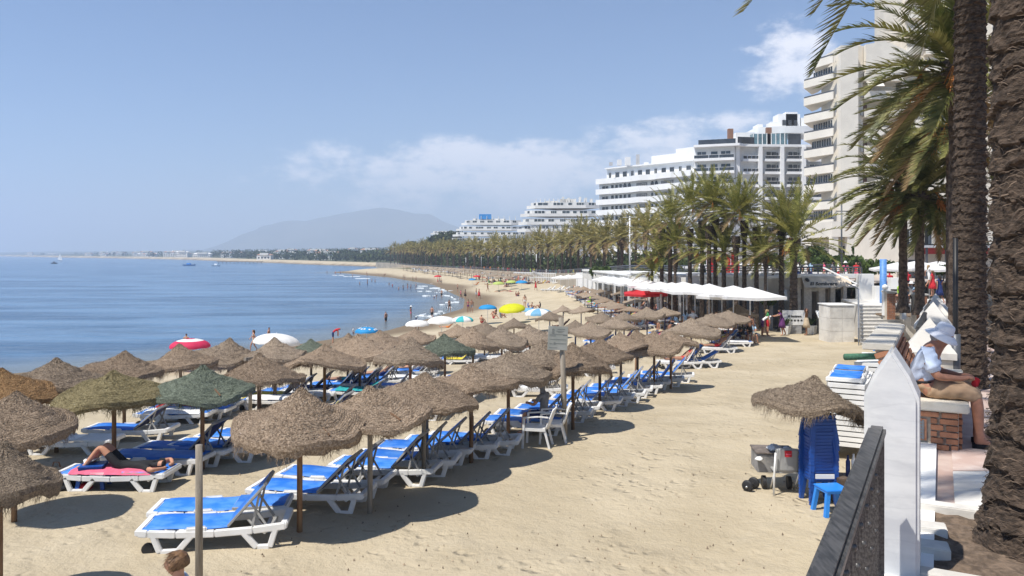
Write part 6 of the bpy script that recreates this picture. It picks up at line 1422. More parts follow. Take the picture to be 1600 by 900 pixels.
    P = {k: Vector(v) for k, v in P.items()}
    w = .88 if fem else 1.0
    Rr = dict(pel=(.135,.095) if fem else (.125,.095), waist=(.10*w,.085), chest=(.135*w,.10), neck=.052, head=.088, crown=.075)
    for s in 'LR': Rr.update({'sh'+s:.058*w,'el'+s:.042*w,'wr'+s:.029,'ha'+s:.036,'hip'+s:.088,'kn'+s:.056,'an'+s:.037,'toe'+s:.032})
    return P, Rr
BODY = {}
def body_mesh(kind, fem, long_hair=False, sub=1, outfit='swim'):
    k = (kind, fem, long_hair, sub, outfit)
    if k in BODY: return BODY[k]
    P, Rr = pose(kind, fem); J = {n: (P[n], Rr[n]) for n in P}; E = list(SKEL)
    me = skin_mesh(J, E, 'pel', sub); mats = [SK, HR, TOPM, BOT]
    for m in mats: me.materials.append(m)
    segs = [(a, b, P[a], P[b], (lambda r: max(r) if hasattr(r,'__len__') else r)(Rr[a])) for a, b in E]; hd, cr = P['head'], P['crown']; axis = (cr-P['neck']).normalized(); fw = Vector((1,0,0)); fw = (fw-axis*fw.dot(axis)); fw = fw.normalized() if fw.length > .2 else Vector((0,0,1))
    if kind in ('lie','lieknee','recline'): fw = (Vector((0,0,1))-axis*axis.z).normalized() if abs(axis.z) < .95 else fw
    idx = []
    for f in me.polygons:
        c = f.center; best = min(segs, key=lambda s: seg_d(c, s[2], s[3])-s[4]*.8); a, b = best[0], best[1]; m = 0
        if b in ('head','crown') or a == 'head':
            r = c-hd; m = 1 if (r.dot(axis) > .045 or r.dot(fw) < -.015) else 0
        elif a == 'neck': m = 0
        elif b in ('waist',) : 
            t = (c-P['pel']).dot((P['waist']-P['pel']).normalized())/.17; m = 3 if t < .45 else (2 if outfit in ('shirt','dress','suit') else 0)
        elif b == 'chest': m = 2 if outfit in ('shirt','dress','suit') or (fem and (c-P['waist']).dot((P['chest']-P['waist']).normalized()) > .09) else 0
        elif b == 'neck' or b[:2] == 'sh': m = 2 if outfit in ('shirt','dress') or (outfit == 'suit') or (fem and (c-P['chest']).dot(axis) < .03) else 0
        elif b[:2] == 'el': m = 2 if outfit == 'shirt' and (c-P[a]).length < .17 else 0
        elif b[:3] == 'hip': m = 3
        elif b[:2] == 'kn': t = (c-P[a]).length/.42; m = 3 if t < ({'swim': .18 if fem else .55, 'shirt': .75, 'dress': .8, 'suit': .15}[outfit]) else 0
        elif b[:2] in ('an',) and outfit == 'trousers': m = 3
        idx.append(m)
    me.polygons.foreach_set('material_index', idx); BODY[k] = me; return me
SK = mat('skin', (.40,.20,.125), .55, .06, 6, objvar=.28); HR = mat('hair', (.03,.018,.012), .7, .3, 20); TOPM = mat('top_cloth', (.5,.5,.5), .8); BOT = mat('bottom_cloth', (.03,.03,.05), .8)
COLS = {'red':(.50,.02,.03),'pink':(.62,.12,.20),'white':(.75,.74,.72),'black':(.015,.015,.018),'navy':(.015,.03,.12),'blue':(.02,.12,.45),'teal':(.02,.30,.32),'green':(.05,.25,.08),'yellow':(.65,.52,.05),'orange':(.65,.20,.03),'grey':(.22,.22,.23),'beige':(.50,.40,.28),'purple':(.12,.03,.14),'lime':(.38,.60,.05),'lightblue':(.35,.50,.65),'brown':(.16,.08,.04)}
HAIRC = {'dark':(.02,.013,.010),'brown':(.09,.045,.02),'fair':(.35,.24,.12),'grey':(.40,.39,.37)}
def cmat(c): return mat('cloth_'+c, COLS[c], .85, .12, 9)
def hmat(c): return mat('hair_'+c, HAIRC[c], .7, .25, 30, bump=.3, bscale=90)
def person(p, kind, label, top='skin', bot='black', hair='dark', fem=False, rz=0, s=1.0, group='people on the beach', outfit='swim', hat=None, sub=1, rot=None, extra=None):
    t = thing('person', label, 'person', p, rz, group, rot); t.scale = (s,)*3; me = body_mesh(kind, fem, False, sub, outfit); o = link('body', me, t)
    for i, m in enumerate((SK, hmat(hair), SK if top == 'skin' else cmat(top), cmat(bot))):
        o.material_slots[i].link = 'OBJECT'; o.material_slots[i].material = m
    P, _ = pose(kind, fem)
    if fem:                                # long hair falls down the back of the neck
        h = MB(); a = P['head']; ax = (P['crown']-P['neck']).normalized(); bk = Vector((-1,0,0)) if kind not in ('lie','lieknee','recline') else Vector((0,0,-1)); 
        h.tube([a+ax*.07+bk*.03, a+bk*.085, a-ax*.14+bk*.10, a-ax*.28+bk*.085], [.06,.075,.06,.02], 8); h.obj('hair', hmat(hair), o, smooth=True)
    if outfit == 'dress' and kind in ('walk','stand','hips','reach','armsup'):
        d_ = MB(); d_.lathe([(.115,1.12),(.15,.95),(.19,.72),(.24,.50),(.235,.50),(.14,.93)], 16, jit=lambda i,j,r,z: (r*(1+.08*math.sin(j*2.3)*(i > 1)), z)); d_.obj('skirt', cmat(bot), t, smooth=True)
    if hat:
        h = MB(); c = P['crown']; h.lathe([(.0,.09),(.07,.085),(.095,.02),(.10,-.02),(.19,-.05),(.185,-.06),(.09,-.03)], 14); h.obj('hat', cmat(hat), t, tuple(c), smooth=True)
    return t
def stand_at(u, v, kind, label, **k):
    p = hit(u, v) if u < 1160 else Vector((X_(u, 48.2 if v < 525 else 43.5), 48.2 if v < 525 else 43.5, 0))
    return person(Vector((p.x, p.y, tz(p.x, p.y) if k.pop('wade', 0) == 0 else -.35)), kind, label, **k)
def sea_at(u, v, depth, kind, label, **k): Y = CZ*F/(v-398); return person(Vector((X_(u,Y), Y, -depth)), kind, label, group='bathers in the water', **k)
G_W = 'people walking on the wet sand'
for a in [ # u, v at the waterline, depth
 (603,502,.55,'stand','man in dark shorts standing alone thigh-deep, right of the spotted blue sunshade',dict(bot='black',rz=R(150))),
 (552,521,.55,'stand','child in the shallows just left of the spotted blue sunshade',dict(s=.68,bot='navy',top='white',outfit='shirt')),
 (642,497,.25,'hips','woman with a white hat at the water edge behind the small white sunshade',dict(fem=True,top='pink',bot='pink',hat='white')),
 (675,496,.35,'stand','man in dark shorts standing in the foam, back turned',dict(bot='black',rz=R(70))),
 (690,464,.35,'stand','man in black shorts standing in the farther foam patch',dict(bot='black',rz=R(60))),
 (678,467,.65,'bend','bather bending in the water left of the farther foam patch',dict(bot='navy',top='lightblue',fem=True)),
 (637,451,.55,'stand','bather in the distant water, third of the right-hand cluster',dict(bot='red',fem=True,top='red')),
 (642,452,.55,'stand','bather in dark shorts in the distant right-hand cluster',dict(bot='black')),
 (650,451,.5,'stand','rightmost bather of the distant cluster',dict(bot='navy')),
 (630,452,.8,'hips','bather with light top in the distant right-hand cluster',dict(top='lightblue',bot='black',fem=True)),
 (623,453,.9,'stand','bather low in the water left of the distant cluster',dict(bot='black')),
 (613,448,1.0,'stand','bather holding a red float far out in the water',dict(bot='red',top='red',outfit='shirt')),
 (608,446,.9,'stand','bather just left of the red float',dict(bot='grey')),
 (562,445,.8,'stand','leftmost distant bather standing alone in the water',dict(bot='black')),(574,445,.7,'stand','second distant bather from the left, arms down',dict(bot='navy')),
 (574,440,.8,'stand','distant bather directly beyond the second one from the left',dict(bot='grey')),(581,440,.8,'stand','left bather of a distant pair near the long foam line',dict(bot='black')),(586,441,.8,'stand','right bather of a distant pair near the long foam line',dict(bot='brown')),
 (645,439,.35,'stand','pale figure at the far bend of the waterline, left of a pair',dict(bot='green')),(650,439,.3,'stand','dark figure at the far bend of the waterline, right of a pair',dict(bot='black')),
 (630,437,.1,'stand','left of two tiny upright figures on the far wet sand',dict(bot='grey')),(632.5,437,.1,'stand','right of two tiny upright figures on the far wet sand',dict(bot='black')),
 (551,433,.5,'stand','tiny dark figure wading off the far sand spit',dict(bot='black')),(511,428.5,.2,'stand','tiny dark figure at the tip of the far sand spit',dict(bot='black')),(524,429,.2,'walk','tiny figure walking along the far sand spit, left of a pair',dict(bot='red')),
 (532,429.5,.2,'walk','tiny figure walking along the far sand spit, right of a pair',dict(bot='navy')),(573,431,.1,'walk','tiny figure on the far sand spit nearer the palms',dict(bot='brown')),(600,433,.1,'bend','tiny dark figure stooping on the far sand',dict(bot='black'))]: sea_at(*a[:5], **a[5])
for a in [
 (396,549,'walk','long-haired woman walking at the water edge left of the big white sunshade',dict(fem=True,hair='brown',top='white',bot='beige',rz=R(200))),
 (420,542,'stand','dark-haired person mostly hidden behind the big white sunshade',dict(bot='black')),
 (520,538,'bend','person in a red top and dark shorts bending at the water edge',dict(top='red',bot='navy',outfit='shirt',rz=R(20))),
 (291,552,'stand','sunburnt person standing behind the pink and white sunshade',dict(bot='red',rz=R(90))),
 (702,488,'walk','woman in a black swimsuit striding out of the water',dict(fem=True,top='black',bot='black',rz=R(-60))),
 (731.5,489,'stand','left person of a pink-skinned couple standing on the wet sand',dict(bot='purple',fem=True,top='pink',rz=R(-90))),(737,489,'walk','right person of a pink-skinned couple on the wet sand',dict(bot='grey',rz=R(-80))),
 (720,468,'walk','person in dark shorts walking on the wet sand, left of a pair',dict(bot='black',top='pink',outfit='suit')),(727,467,'stand','person all in black on the wet sand, right of a pair',dict(bot='black',top='black',outfit='dress')),
 (715,457,'stand','person in dark shorts standing farther up the wet sand',dict(bot='black')),(744,466,'stand','fair person left of the one in red on the wet sand',dict(bot='lightblue')),(748.5,467,'walk','person in a red dress on the wet sand',dict(bot='red',top='red',outfit='dress')),
 (684,444,'walk','distant walker in red shorts at the bend, left of three',dict(bot='red')),(689,445,'walk','distant walker in black shorts at the bend, right of three',dict(bot='black')),(686.5,443,'stand','distant person in the middle of three at the bend',dict(bot='navy')),
 (762,456,'walk','dark-haired woman walking away between the far sunbathers',dict(bot='black',fem=True,top='black')),(820,481,'stand','long-haired woman standing right of the yellow sunshade',dict(fem=True,top='skin',bot='white',hair='brown',rz=R(100))),
 (837,454,'walk','woman in a red dress on the open sand behind the yellow sunshade',dict(fem=True,top='red',bot='red',outfit='dress')),
 (1222,518,'reach','woman in a dark patterned dress leaning on the post by the restaurant',dict(fem=True,top='purple',bot='purple',outfit='dress',rz=R(175))),
 (1260,519,'armsup','woman wrapped in a yellow-beige towel with raised elbows, by the sign board',dict(fem=True,top='brown',bot='beige',outfit='dress',hair='brown',rz=R(170))),
 (1191,515,'bend','man in a white shirt and dark shorts leaning beside the grey post',dict(top='white',bot='purple',outfit='shirt',rz=R(0))),
 (1176,492,'stand','woman in white standing at the restaurant tables by the post',dict(top='white',bot='white',outfit='dress',fem=True)),(1199,492,'stand','woman in a green and white top behind the grey post',dict(top='green',bot='red',outfit='shirt',fem=True,hair='fair')),
 (1171,531,'stand','man in black shorts standing with his back turned, behind the last blue-pole parasol',dict(bot='black',rz=R(80)))]: stand_at(*a[:4], **dict(dict(group=G_W if a[1] < 490 else 'people on the beach'), **a[4]))
# seated or lying on the open sand
def ground_person(u, v, kind, label, **k):
    p = hit(u, v); z = tz(p.x, p.y)
    if kind in ('lie','prone','lieknee'): rz = k.pop('rz', R(5)); d_ = Vector((math.cos(rz), math.sin(rz), 0)); return person(Vector((p.x, p.y, z-.37))-d_*.9, kind, label, rz=rz, **k)
    return person(Vector((p.x, p.y, z)), kind, label, **k)
for a in [(806,463,'ground','left of two people sitting together on the far sand, pinkish',dict(bot='pink')),(810,463,'ground','right of two people sitting together on the far sand',dict(bot='navy',rz=2)),
 (779,456,'prone','dark person lying flat on the far sand, left one',dict(bot='black')),(791,455,'prone','person in black lying flat on the far sand, right of another',dict(bot='black',top='black',fem=True)),(797,456,'lie','fair sunbather lying next to the one in black',dict(bot='pink')),
 (825,481,'ground','child in blue sitting beside the standing long-haired woman',dict(top='blue',bot='blue',outfit='shirt',s=.8)),(831,483,'ground','dark-haired person sitting, left of two beside the pale blue sunshade',dict(bot='blue')),(844,482,'ground','person in black sitting and raising a mat beside the pale blue sunshade',dict(bot='black',top='black',outfit='suit',rz=3)),
 (770,498,'ground','sunbather seated on the sand left of a group behind the parasols',dict(bot='red')),(752,505,'ground','bather in red sitting on the sand right of the teal sunshade',dict(bot='red',rz=1)),(775,492,'ground','long-haired woman seated in the group under the blue sunshade',dict(fem=True,top='black',bot='black',rz=2.5)),
 (788,493,'sit','broad-backed man sitting under the yellow sunshade',dict(bot='teal',rz=1.7)),(782,497,'ground','woman in a patterned top seated in the group under the blue sunshade',dict(fem=True,top='grey',bot='grey',outfit='suit',rz=.5)),(806,489,'ground','pink-skinned sunbather under the right side of the yellow sunshade',dict(bot='white',rz=.4)),
 (650,516,'sit','person in dark blue seated under the small white sunshade',dict(top='navy',bot='navy',outfit='shirt',rz=1.5)),(683,519,'recline','sunbather with an orange tan leaning back below the larger white sunshade',dict(bot='orange'))]: ground_person(*a[:4], **a[4])
# sunbathers under and beyond the straw parasols
def on_lounger(loc, rz, kind, label, **k): return person(loc+Vector((0,0,-.06 if kind != 'recline' else -.05)), kind, label, rz=rz, group='sunbathers on loungers', **k)
def lounger_folk():
    rr = random.Random(77)
    for (o, p, rz, b, y, nm, s) in LOUNGE:
        q = rr.random(); c = rr.choice(list(COLS)); fem = rr.random() < .5; hc = rr.choice(['dark','brown','fair','grey'])
        if q < .30 and y > 26: on_lounger(p, rz, 'recline' if b > 20 else rr.choice(['lie','prone']), 'sunbather in %s swimwear, %s side under the %s' % (c, 'near' if s < 0 else 'far', ' '.join(nm.split()[:8])), bot=c, top=c if fem else 'skin', fem=fem, hair=hc)
        elif q < .62: towel(p, rz, b, rr.choice(['white','lightblue','red','pink','navy','teal','yellow']), rr, nm, s)
TW = {}
def towel_mesh(b, c):
    if (b, c) not in TW:
        m = MB(); n = 14; vs = []; a = R(b); rr = random.Random(b)
        for i in range(n+1):
            d_ = .25+1.45*i/n; 
            x, z = (d_, .375) if d_ < 1.17 else (1.17+(d_-1.17)*math.cos(a), .375+(d_-1.17)*math.sin(a))
            for j in range(7): y = -.34+.68*j/6; vs.append((x+rr.uniform(-.01,.01), y, z+rr.uniform(0,.015)-(.05 if j in (0,6) else 0)))
        m.add(vs, [(i*7+j,i*7+j+1,(i+1)*7+j+1,(i+1)*7+j) for i in range(n) for j in range(6)]); TW[(b, c)] = m.mesh('towel', cmat(c), smooth=True)
    return TW[(b, c)]
def towel(p, rz, b, c, rr, nm, s): o = link('beach_towel', towel_mesh(b, c), None, tuple(p), (0,0,rz)); tag(o, '%s towel on lounger, %s side under the %s' % (c, 'near' if s < 0 else 'far', ' '.join(nm.split()[:8])), 'towel', 'towels spread on loungers')
lounger_folk()
# dense field of loungers and sunbathers in the middle distance
def crowd(name, label, items):       # many tiny figures as one object: (x, y, z, kind, colour)
    m = MB(); cs = sorted(set(i[4] for i in items))
    for (x, y, z, kd, c, a) in items:
        me = body_mesh(kd, False, False, 0, 'suit'); ca, sa = math.cos(a), math.sin(a); b = len(m.v); m.v += [(x+v.co.x*ca-v.co.y*sa, y+v.co.x*sa+v.co.y*ca, z+v.co.z) for v in me.vertices]
        for f in me.polygons: m.f.append(tuple(b+i for i in f.vertices)); m.m.append((0, 1, 2+cs.index(c), 2+cs.index(c))[f.material_index])
    tag(m.obj(name, [SK, hmat('dark')]+[cmat(c) for c in cs]), label, kind='stuff')
def dense_field():
    far_c = []
    rr = random.Random(91); k = 0; cols = list(COLS); rows = [(470,474,0),(905,1,0)]
    n = 0; LL = 'rows of loungers crowded before the far straw parasols'
    for r_ in range(7):
        for i in range(19):
            Y = 58+i*3.4; f = r_/6; v_ = 398+F*(CZ-float(np.interp(Y,[50,60,120],[2.3,2.2,1.9]))-.3)/Y
            u0 = np.interp(v_, [440,455,470,500], [868,884,912,985]); u1 = np.interp(v_, [440,455,470,500], [915,950,990,1050])
            u = u0+(u1-u0)*(f*.9+.05)+rr.uniform(-3,3); x = X_(u, Y); z = tz(x, Y)
            if rr.random() < .12: continue
            rz = A0+R(rr.uniform(-8,8)); b = rr.choice((0,0,30,45,50)); white = rr.random() < .62
            lounger(Vector((x, Y, z)), rz, b, '%s lounger with %s, crowded field, %s file from the left, %s along' % ('white' if white else 'blue', 'raised back' if b else 'flat back', ORD[r_], nth(i)), kind='white' if white else 'blue', simple=True, group=LL)
            if rr.random() < .88:
                c = rr.choice(cols); fem = rr.random() < .5; kd = ('recline' if b > 20 else rr.choice(['lie','prone'])) if rr.random() < .66 else 'sit'
                if kd == 'sit': person(Vector((x+.9, Y, z)), 'sit', '%s-clad person sitting upright, %s file of the crowded field, %s along' % (c, ORD[r_], nth(i)), bot=c, top=c, fem=fem, rz=R(rr.uniform(120,240)), group='sunbathers in the crowded field', sub=0, outfit=rr.choice(['swim','shirt']))
                else: person(Vector((x, Y, z-.05)), kd, 'sunbather in %s swimwear, %s file of the crowded field, %s along' % (c, ORD[r_], nth(i)), bot=c, top=c if fem else 'skin', fem=fem, rz=rz, group='sunbathers in the crowded field', sub=0)
    # the farther scattered group by the fence
    for i in range(64):
        q = hit(rr.uniform(632,800), 0, 0) if 0 else None; uu = rr.uniform(640,806); vv = float(np.interp(uu,[640,700,760,806],[421.5,425,430,434]))+rr.uniform(-1.5,2.5); q = hit(uu, vv, 0, 100); lounger(Vector((q.x, q.y, tz(q.x,q.y))), rr.uniform(-.4,.4), rr.choice((0,45,30)), 'small pale lounger among the far sunbathers', kind=rr.choice(['white','white','blue']), simple=True, group='far loungers before the fence')
    for i in range(84):
        u = rr.uniform(742, 862); v = rr.uniform(432, 449)
        if v > 444 and u > 800: v -= 6
        p = hit(u, v, 0, 90); c = rr.choice(cols); kd = rr.choice(['ground','lie','prone','recline','stand' if i % 9 == 0 else 'ground'])
        if i >= 32: lies = kd in ('lie','prone','recline'); far_c.append((p.x-.9*lies, p.y, tz(p.x,p.y)-.37*lies, kd, c, rr.uniform(-.5,.5) if lies else rr.uniform(0,6))); continue
        side = 'left' if u < 780 else ('middle' if u < 822 else 'right')
        if kd in ('lie','prone','recline'): person(Vector((p.x-.9, p.y, tz(p.x,p.y)-.37+(.3 if kd == 'recline' else 0))), kd, 'tiny sunbather in %s lying in the far group' % c, bot=c, rz=R(rr.uniform(-30,30)), group='far sunbathers before the fence', sub=0)
        else: person(Vector((p.x, p.y, tz(p.x,p.y))), kd, 'tiny figure in %s %s in the far group' % (c, 'standing' if kd == 'stand' else 'sitting'), bot=c, top=rr.choice([c,'skin']), rz=rr.uniform(0,6), group='far sunbathers before the fence', sub=0, outfit='suit')
        if i % 3 == 0: q = hit(u+4, v+.7, 0, 90); lounger(Vector((q.x, q.y, tz(q.x,q.y))), rr.uniform(-.3,.3), rr.choice((0,45)), 'small pale lounger among the far sunbathers', kind='white', simple=True, group='far loungers before the fence')
    crowd('far_crowd', 'crowd of tiny sunbathers on the far sand', far_c)
    for i, u in enumerate((845,852,860,866,873)): q = hit(u, 455, 0, 60); lounger(Vector((q.x, q.y, tz(q.x,q.y))), R(10), 45 if i % 2 else 30, '%s empty white lounger from the left in the short row on open sand' % nth(i), kind='white', simple=True, group='short row of white loungers on open sand')
dense_field()
# restaurant guests and people on the promenade
def guests():
    rr = random.Random(12)
    for i in range(34):
        u = rr.uniform(1000,1176); v = 0
        Yg = float(np.interp(u,[1000,1030,1060,1128,1172],[62,57,51.5,46,43.5]))+rr.uniform(-.8,1); p = Vector((X_(u,Yg), Yg, 0)); c = rr.choice(['white','white','black','grey','red','lightblue']); person(Vector((p.x, p.y, tz(p.x,p.y))), 'sit' if i % 4 else 'stand', '%s-clad restaurant guest under the white umbrellas' % c, top=c, bot=rr.choice(['navy','beige','black']), outfit='shirt', rz=rr.uniform(0,6), hair=rr.choice(['dark','brown','grey','fair']), group='guests seated under the white umbrellas', fem=i % 2 == 0)
    tb = None
    for i, (u, v) in enumerate(((1092,501),(1114,500),(1137,501),(1156,500),(1066,494),(1038,483))):
        Yg = float(np.interp(u,[1000,1030,1060,1128,1172],[62,57,51.5,46,43.5])); p = Vector((X_(u,Yg), Yg, 0))
        t = thing('cafe_table', 'small white-clothed table under the white umbrellas, %s from the left' % nth([2,3,4,5,1,0][i]), 'table', (p.x, p.y, tz(p.x,p.y)), 0, 'tables under the white umbrellas'); MB().box(-.45,.45,-.45,.45,.70,.74).obj('top', cmat('white'), t); MB().box(-.05,.05,-.05,.05,0,.70).obj('leg', dkrail_m, t)
    up = [(1248,'white','navy','stroller in a white top left of another by the terrace rail'),(1259,'white','grey','stroller in a white cap and top by the terrace rail'),(1288,'pink','beige','fair stroller alone in the middle of the terrace rail'),(1310,'white','red','stroller left of two before the hedge'),(1321,'pink','white','stroller with a white hat before the hedge'),
          (1338,'red','pink','woman in bright pink at the right end of the terrace rail'),(1343,'black','black','dark-clad person beside the woman in bright pink'),(1266,'lightblue','navy','stroller in pale blue half hidden by the terrace rail'),(1302,'grey','black','stroller in grey half hidden by the terrace rail')]
    for i, (u, tp, bt, lb) in enumerate(up):
        Y = 56.5; person(Vector((X_(u,Y), Y, 5.3)), 'walk' if i % 2 else 'stand', lb, top=tp, bot=bt, outfit='shirt', rz=rr.uniform(0,6), hat='white' if 'hat' in lb or 'cap' in lb else None, group='strollers on the upper promenade', fem=i % 2 == 0)
    for (u, vf, k, s, tp, bt, of, fem, lb, kw) in [(1380,452,'stand',1,'lightblue','navy','shirt',False,'man in a pale blue shirt standing behind the blue pole, back turned',{}),(1451,450,'walk',1,'white','white','shirt',True,'woman dressed all in white walking away between the thin palms',dict(hair='fair')),
        (1457,463,'stand',1,'red','red','dress',True,'woman in a red dress left of the one in navy',dict(hair='brown')),(1468,475,'walk',1,'navy','navy','dress',True,'woman in a short navy dress walking left of the big trunks',{}),(1418,450,'sit',1,'red','black','shirt',False,'person in a red shirt sitting between the thin palm trunks',{}),
        (1431,447,'stand',1,'white','blue','shirt',False,'person in white standing right of the thin left trunk',{}),(1390,452,'sit',1,'red','red','shirt',False,'person in red seated left of the thin left trunk',{}),
        (1405,474,'sit',1,'lime','grey','shirt',False,'person in a yellow-green vest seated behind the dark railing',{}),(1414,474,'sit',1,'black','black','shirt',False,'person in black with a white cap seated behind the dark railing',dict(hat='white')),(1424,474,'sit',1,'grey','black','shirt',False,'person in grey and black with a white cap behind the dark railing',dict(hat='white')),(1433,476,'sit',1,'lightblue','black','shirt',True,'grey-clad person seated at the right end of the dark railing',{})]:
        Y = float(np.interp(vf, [440,452,463,476], [62,54,50,44])); z = Z_(vf, Y); person(Vector((X_(u,Y), Y, z)), k, lb, top=tp, bot=bt, outfit=of, fem=fem, rz=rr.uniform(0,6), group='people on the promenade by the steps', **kw)
    p = hit(1400, 547, 0, 38); person(Vector((p.x, p.y, tz(p.x,p.y))), 'sit', 'person dressed in black seated under the straw parasol by the steps', top='black', bot='black', outfit='shirt', rz=R(-100), group=None)
    # crowd on the far promenade behind the fence
    wk = []
    for i in range(64):
        u = 700+i*2.9+rr.uniform(-1,1); Y = float(np.interp(u, [700,740,800,866], [268,243,190,152])); c = rr.choice(list(COLS)); side = 'left' if u < 760 else ('middle' if u < 820 else 'right')
        if i % 4: wk.append((X_(u,Y)+3, Y+2, tzp(Y)-.9, rr.choice(['walk','stand']), c, rr.uniform(0,6))); continue
        person(Vector((X_(u,Y)+3, Y+2, tzp(Y)-.9)), rr.choice(['walk','stand']), 'tiny %s-clad walker among the far palm trunks' % c, top=c, bot=rr.choice(list(COLS)), outfit='shirt', rz=rr.uniform(0,6), group='walkers on the far promenade', sub=0)
    crowd('promenade_crowd', 'crowd of tiny walkers on the far promenade', wk)
guests()
# ---- the seated man in the white hat ------------------------------------------
def hero_man():
    prom = prom_z(7.95); o = P_(7.75, .25); B = Vector((math.cos(TH), -math.sin(TH), 0)); A = Vector((math.sin(TH), math.cos(TH), 0)); p = Vector((o.x, o.y, prom))+A*.34+B*-.22
    t = thing('person', 'man in white bucket hat, pale blue shirt and khaki trousers on the brick bench', 'person', p, -TH)
    V = Vector; J = dict(pel=(V((0,0,.58)),(.15,.12)), waist=(V((-.01,0,.72)),(.15,.125)), chest=(V((.03,0,.87)),(.155,.12)), neck=(V((.125,0,1.015)),.058), head=(V((.185,0,1.10)),(.078,.085)), crown=(V((.20,0,1.17)),(.075,.08)), chin=(V((.245,0,1.045)),.035), nose=(V((.278,0,1.098)),.013))
    E = [('pel','waist'),('waist','chest'),('chest','neck'),('neck','head'),('head','crown'),('head','chin'),('head','nose')]
    for s, y in (('L',1),('R',-1)):
        J.update({'sh'+s:(V((.04,.18*y,.955)),.062),'el'+s:(V((.13,.245*y,.72)),.046),'wr'+s:(V((.33,.12*y,.70)),.029),'pa'+s:(V((.385,.07*y,.705)),(.036,.022)),'hip'+s:(V((.06,.10*y,.575)),.095),'kn'+s:(V((.47,.13*y,.565)),.066),'ca'+s:(V((.49,.13*y,.38)),.058),'an'+s:(V((.50,.14*y,.10)),.036),'he'+s:(V((.47,.14*y,.05)),.034),'toe'+s:(V((.66,.16*y,.04)),.034),'ear'+s:(V((.17,.085*y,1.10)),.014)})
        E += [('chest','sh'+s),('sh'+s,'el'+s),('el'+s,'wr'+s),('wr'+s,'pa'+s),('pel','hip'+s),('hip'+s,'kn'+s),('kn'+s,'ca'+s),('ca'+s,'an'+s),('an'+s,'he'+s),('an'+s,'toe'+s),('head','ear'+s)]
        b = V((.385,.07*y,.705))
        for k, (dx, dy, dz, l) in enumerate(((.030,-.022,.022,.030),(.036,-.008,.020,.034),(.036,.006,.014,.032),(.030,.018,.006,.026))):
            a = b+V((dx,dy*y,dz*.6)); c = a+V((l*.9,-.012*y,-.008)); e = c+V((l*.35,-.014*y,-.022)); J['f%d%s'%(k,s)] = (a,.0115); J['g%d%s'%(k,s)] = (c,.0098); J['h%d%s'%(k,s)] = (e,.0085); E += [('pa'+s,'f%d%s'%(k,s)),('f%d%s'%(k,s),'g%d%s'%(k,s)),('g%d%s'%(k,s),'h%d%s'%(k,s))]
        J['t0'+s] = (b+V((.0,-.034*y,.018)),.012); J['t1'+s] = (b+V((.024,-.045*y,.024)),.0105); J['t2'+s] = (b+V((.046,-.048*y,.018)),.009); E += [('pa'+s,'t0'+s),('t0'+s,'t1'+s),('t1'+s,'t2'+s)]
    me = skin_mesh(J, E, 'pel', 2); me.materials.append(mat('weathered_skin', (.40,.19,.12), .55, .12, 12, bump=.15, bscale=90, dist=.002)); body_ = link('body', me, t)
    Sh = dict(w0=(V((-.005,0,.60)),(.185,.155)), w1=(V((-.02,0,.70)),(.178,.150)), c=(V((.02,0,.86)),(.185,.142)), n=(V((.09,0,.955)),(.10,.085)), n2=(V((.118,0,.992)),(.075,.066)))
    ES = [('w0','w1'),('w1','c'),('c','n'),('n','n2')]
    for s, y in (('L',1),('R',-1)):
        Sh.update({'s'+s:(V((.045,.185*y,.945)),.082),'m'+s:(V((.085,.225*y,.84)),.080),'e'+s:(V((.12,.245*y,.755)),.084)}); ES += [('c','s'+s),('s'+s,'m'+s),('m'+s,'e'+s)]
    me = skin_mesh(Sh, ES, 'c', 3, 'shirt'); rr = random.Random(1)
    for v in me.vertices:                  # creases gathered towards the lap and sleeve
        c = v.co; n = v.normal; q = mnoise.fractal(Vector((c.x*9+c.z*7, c.y*6, c.z*15-c.x*12)), 1, 2, 3)*.013+math.sin((c.z*1.4-c.x*1.0)*46+c.y*9)*.004; v.co = c+n*q
    me.materials.append(mat('shirt_cotton', (.50,.58,.74), .85, scale=4, col2=(.56,.64,.78), bump=.3, bscale=60, dist=.004)); link('shirt', me, t)
    Tr = dict(p=(V((-.01,0,.58)),(.172,.14)), w=(V((-.01,0,.655)),(.162,.135))); ET = [('p','w')]
    for s, y in (('L',1),('R',-1)): Tr.update({'h'+s:(V((.09,.105*y,.575)),.112),'k'+s:(V((.44,.13*y,.57)),.088),'b'+s:(V((.495,.13*y,.48)),.082)}); ET += [('p','h'+s),('h'+s,'k'+s),('k'+s,'b'+s)]
    me = skin_mesh(Tr, ET, 'p', 3, 'trousers')
    for v in me.vertices: c = v.co; v.co = c+v.normal*(mnoise.fractal(Vector((c.x*12, c.y*8, c.z*14)), 1, 2, 3)*.010+math.sin(c.x*52-c.z*38)*.0035)
    me.materials.append(mat('khaki_cotton', (.34,.22,.135), .85, scale=6, col2=(.40,.27,.17), bump=.3, bscale=70, dist=.004)); link('trousers', me, t)
    bl = MB(); bl.lathe([(.172,.0),(.176,.015),(.172,.03)], 22, jit=lambda i,j,r,z: (r*(1 if abs(math.sin(2*math.pi*j/22)) > .5 else .92), z)); bl.obj('belt', cmat('black'), t, (-.01,0,.625))
    # bucket hat, brim drooping
    hm = mat('hat_cotton', (.72,.73,.78), .85, .04, 12, bump=.25, bscale=60, dist=.003); h = MB(); n = 36
    prof = [(.0,.125),(.05,.122),(.085,.108),(.098,.085),(.108,.03),(.112,.0),(.135,-.018),(.162,-.042),(.188,-.070),(.186,-.075),(.155,-.048),(.108,-.008)]
    h.lathe(prof, n, jit=lambda i,j,r,z: (r*(1+.012*math.sin(2*math.pi*j/n*3+1))*(1.06 if i in range(6,11) else 1), z+.006*math.sin(2*math.pi*j/n*2+.6)*(i > 5)))
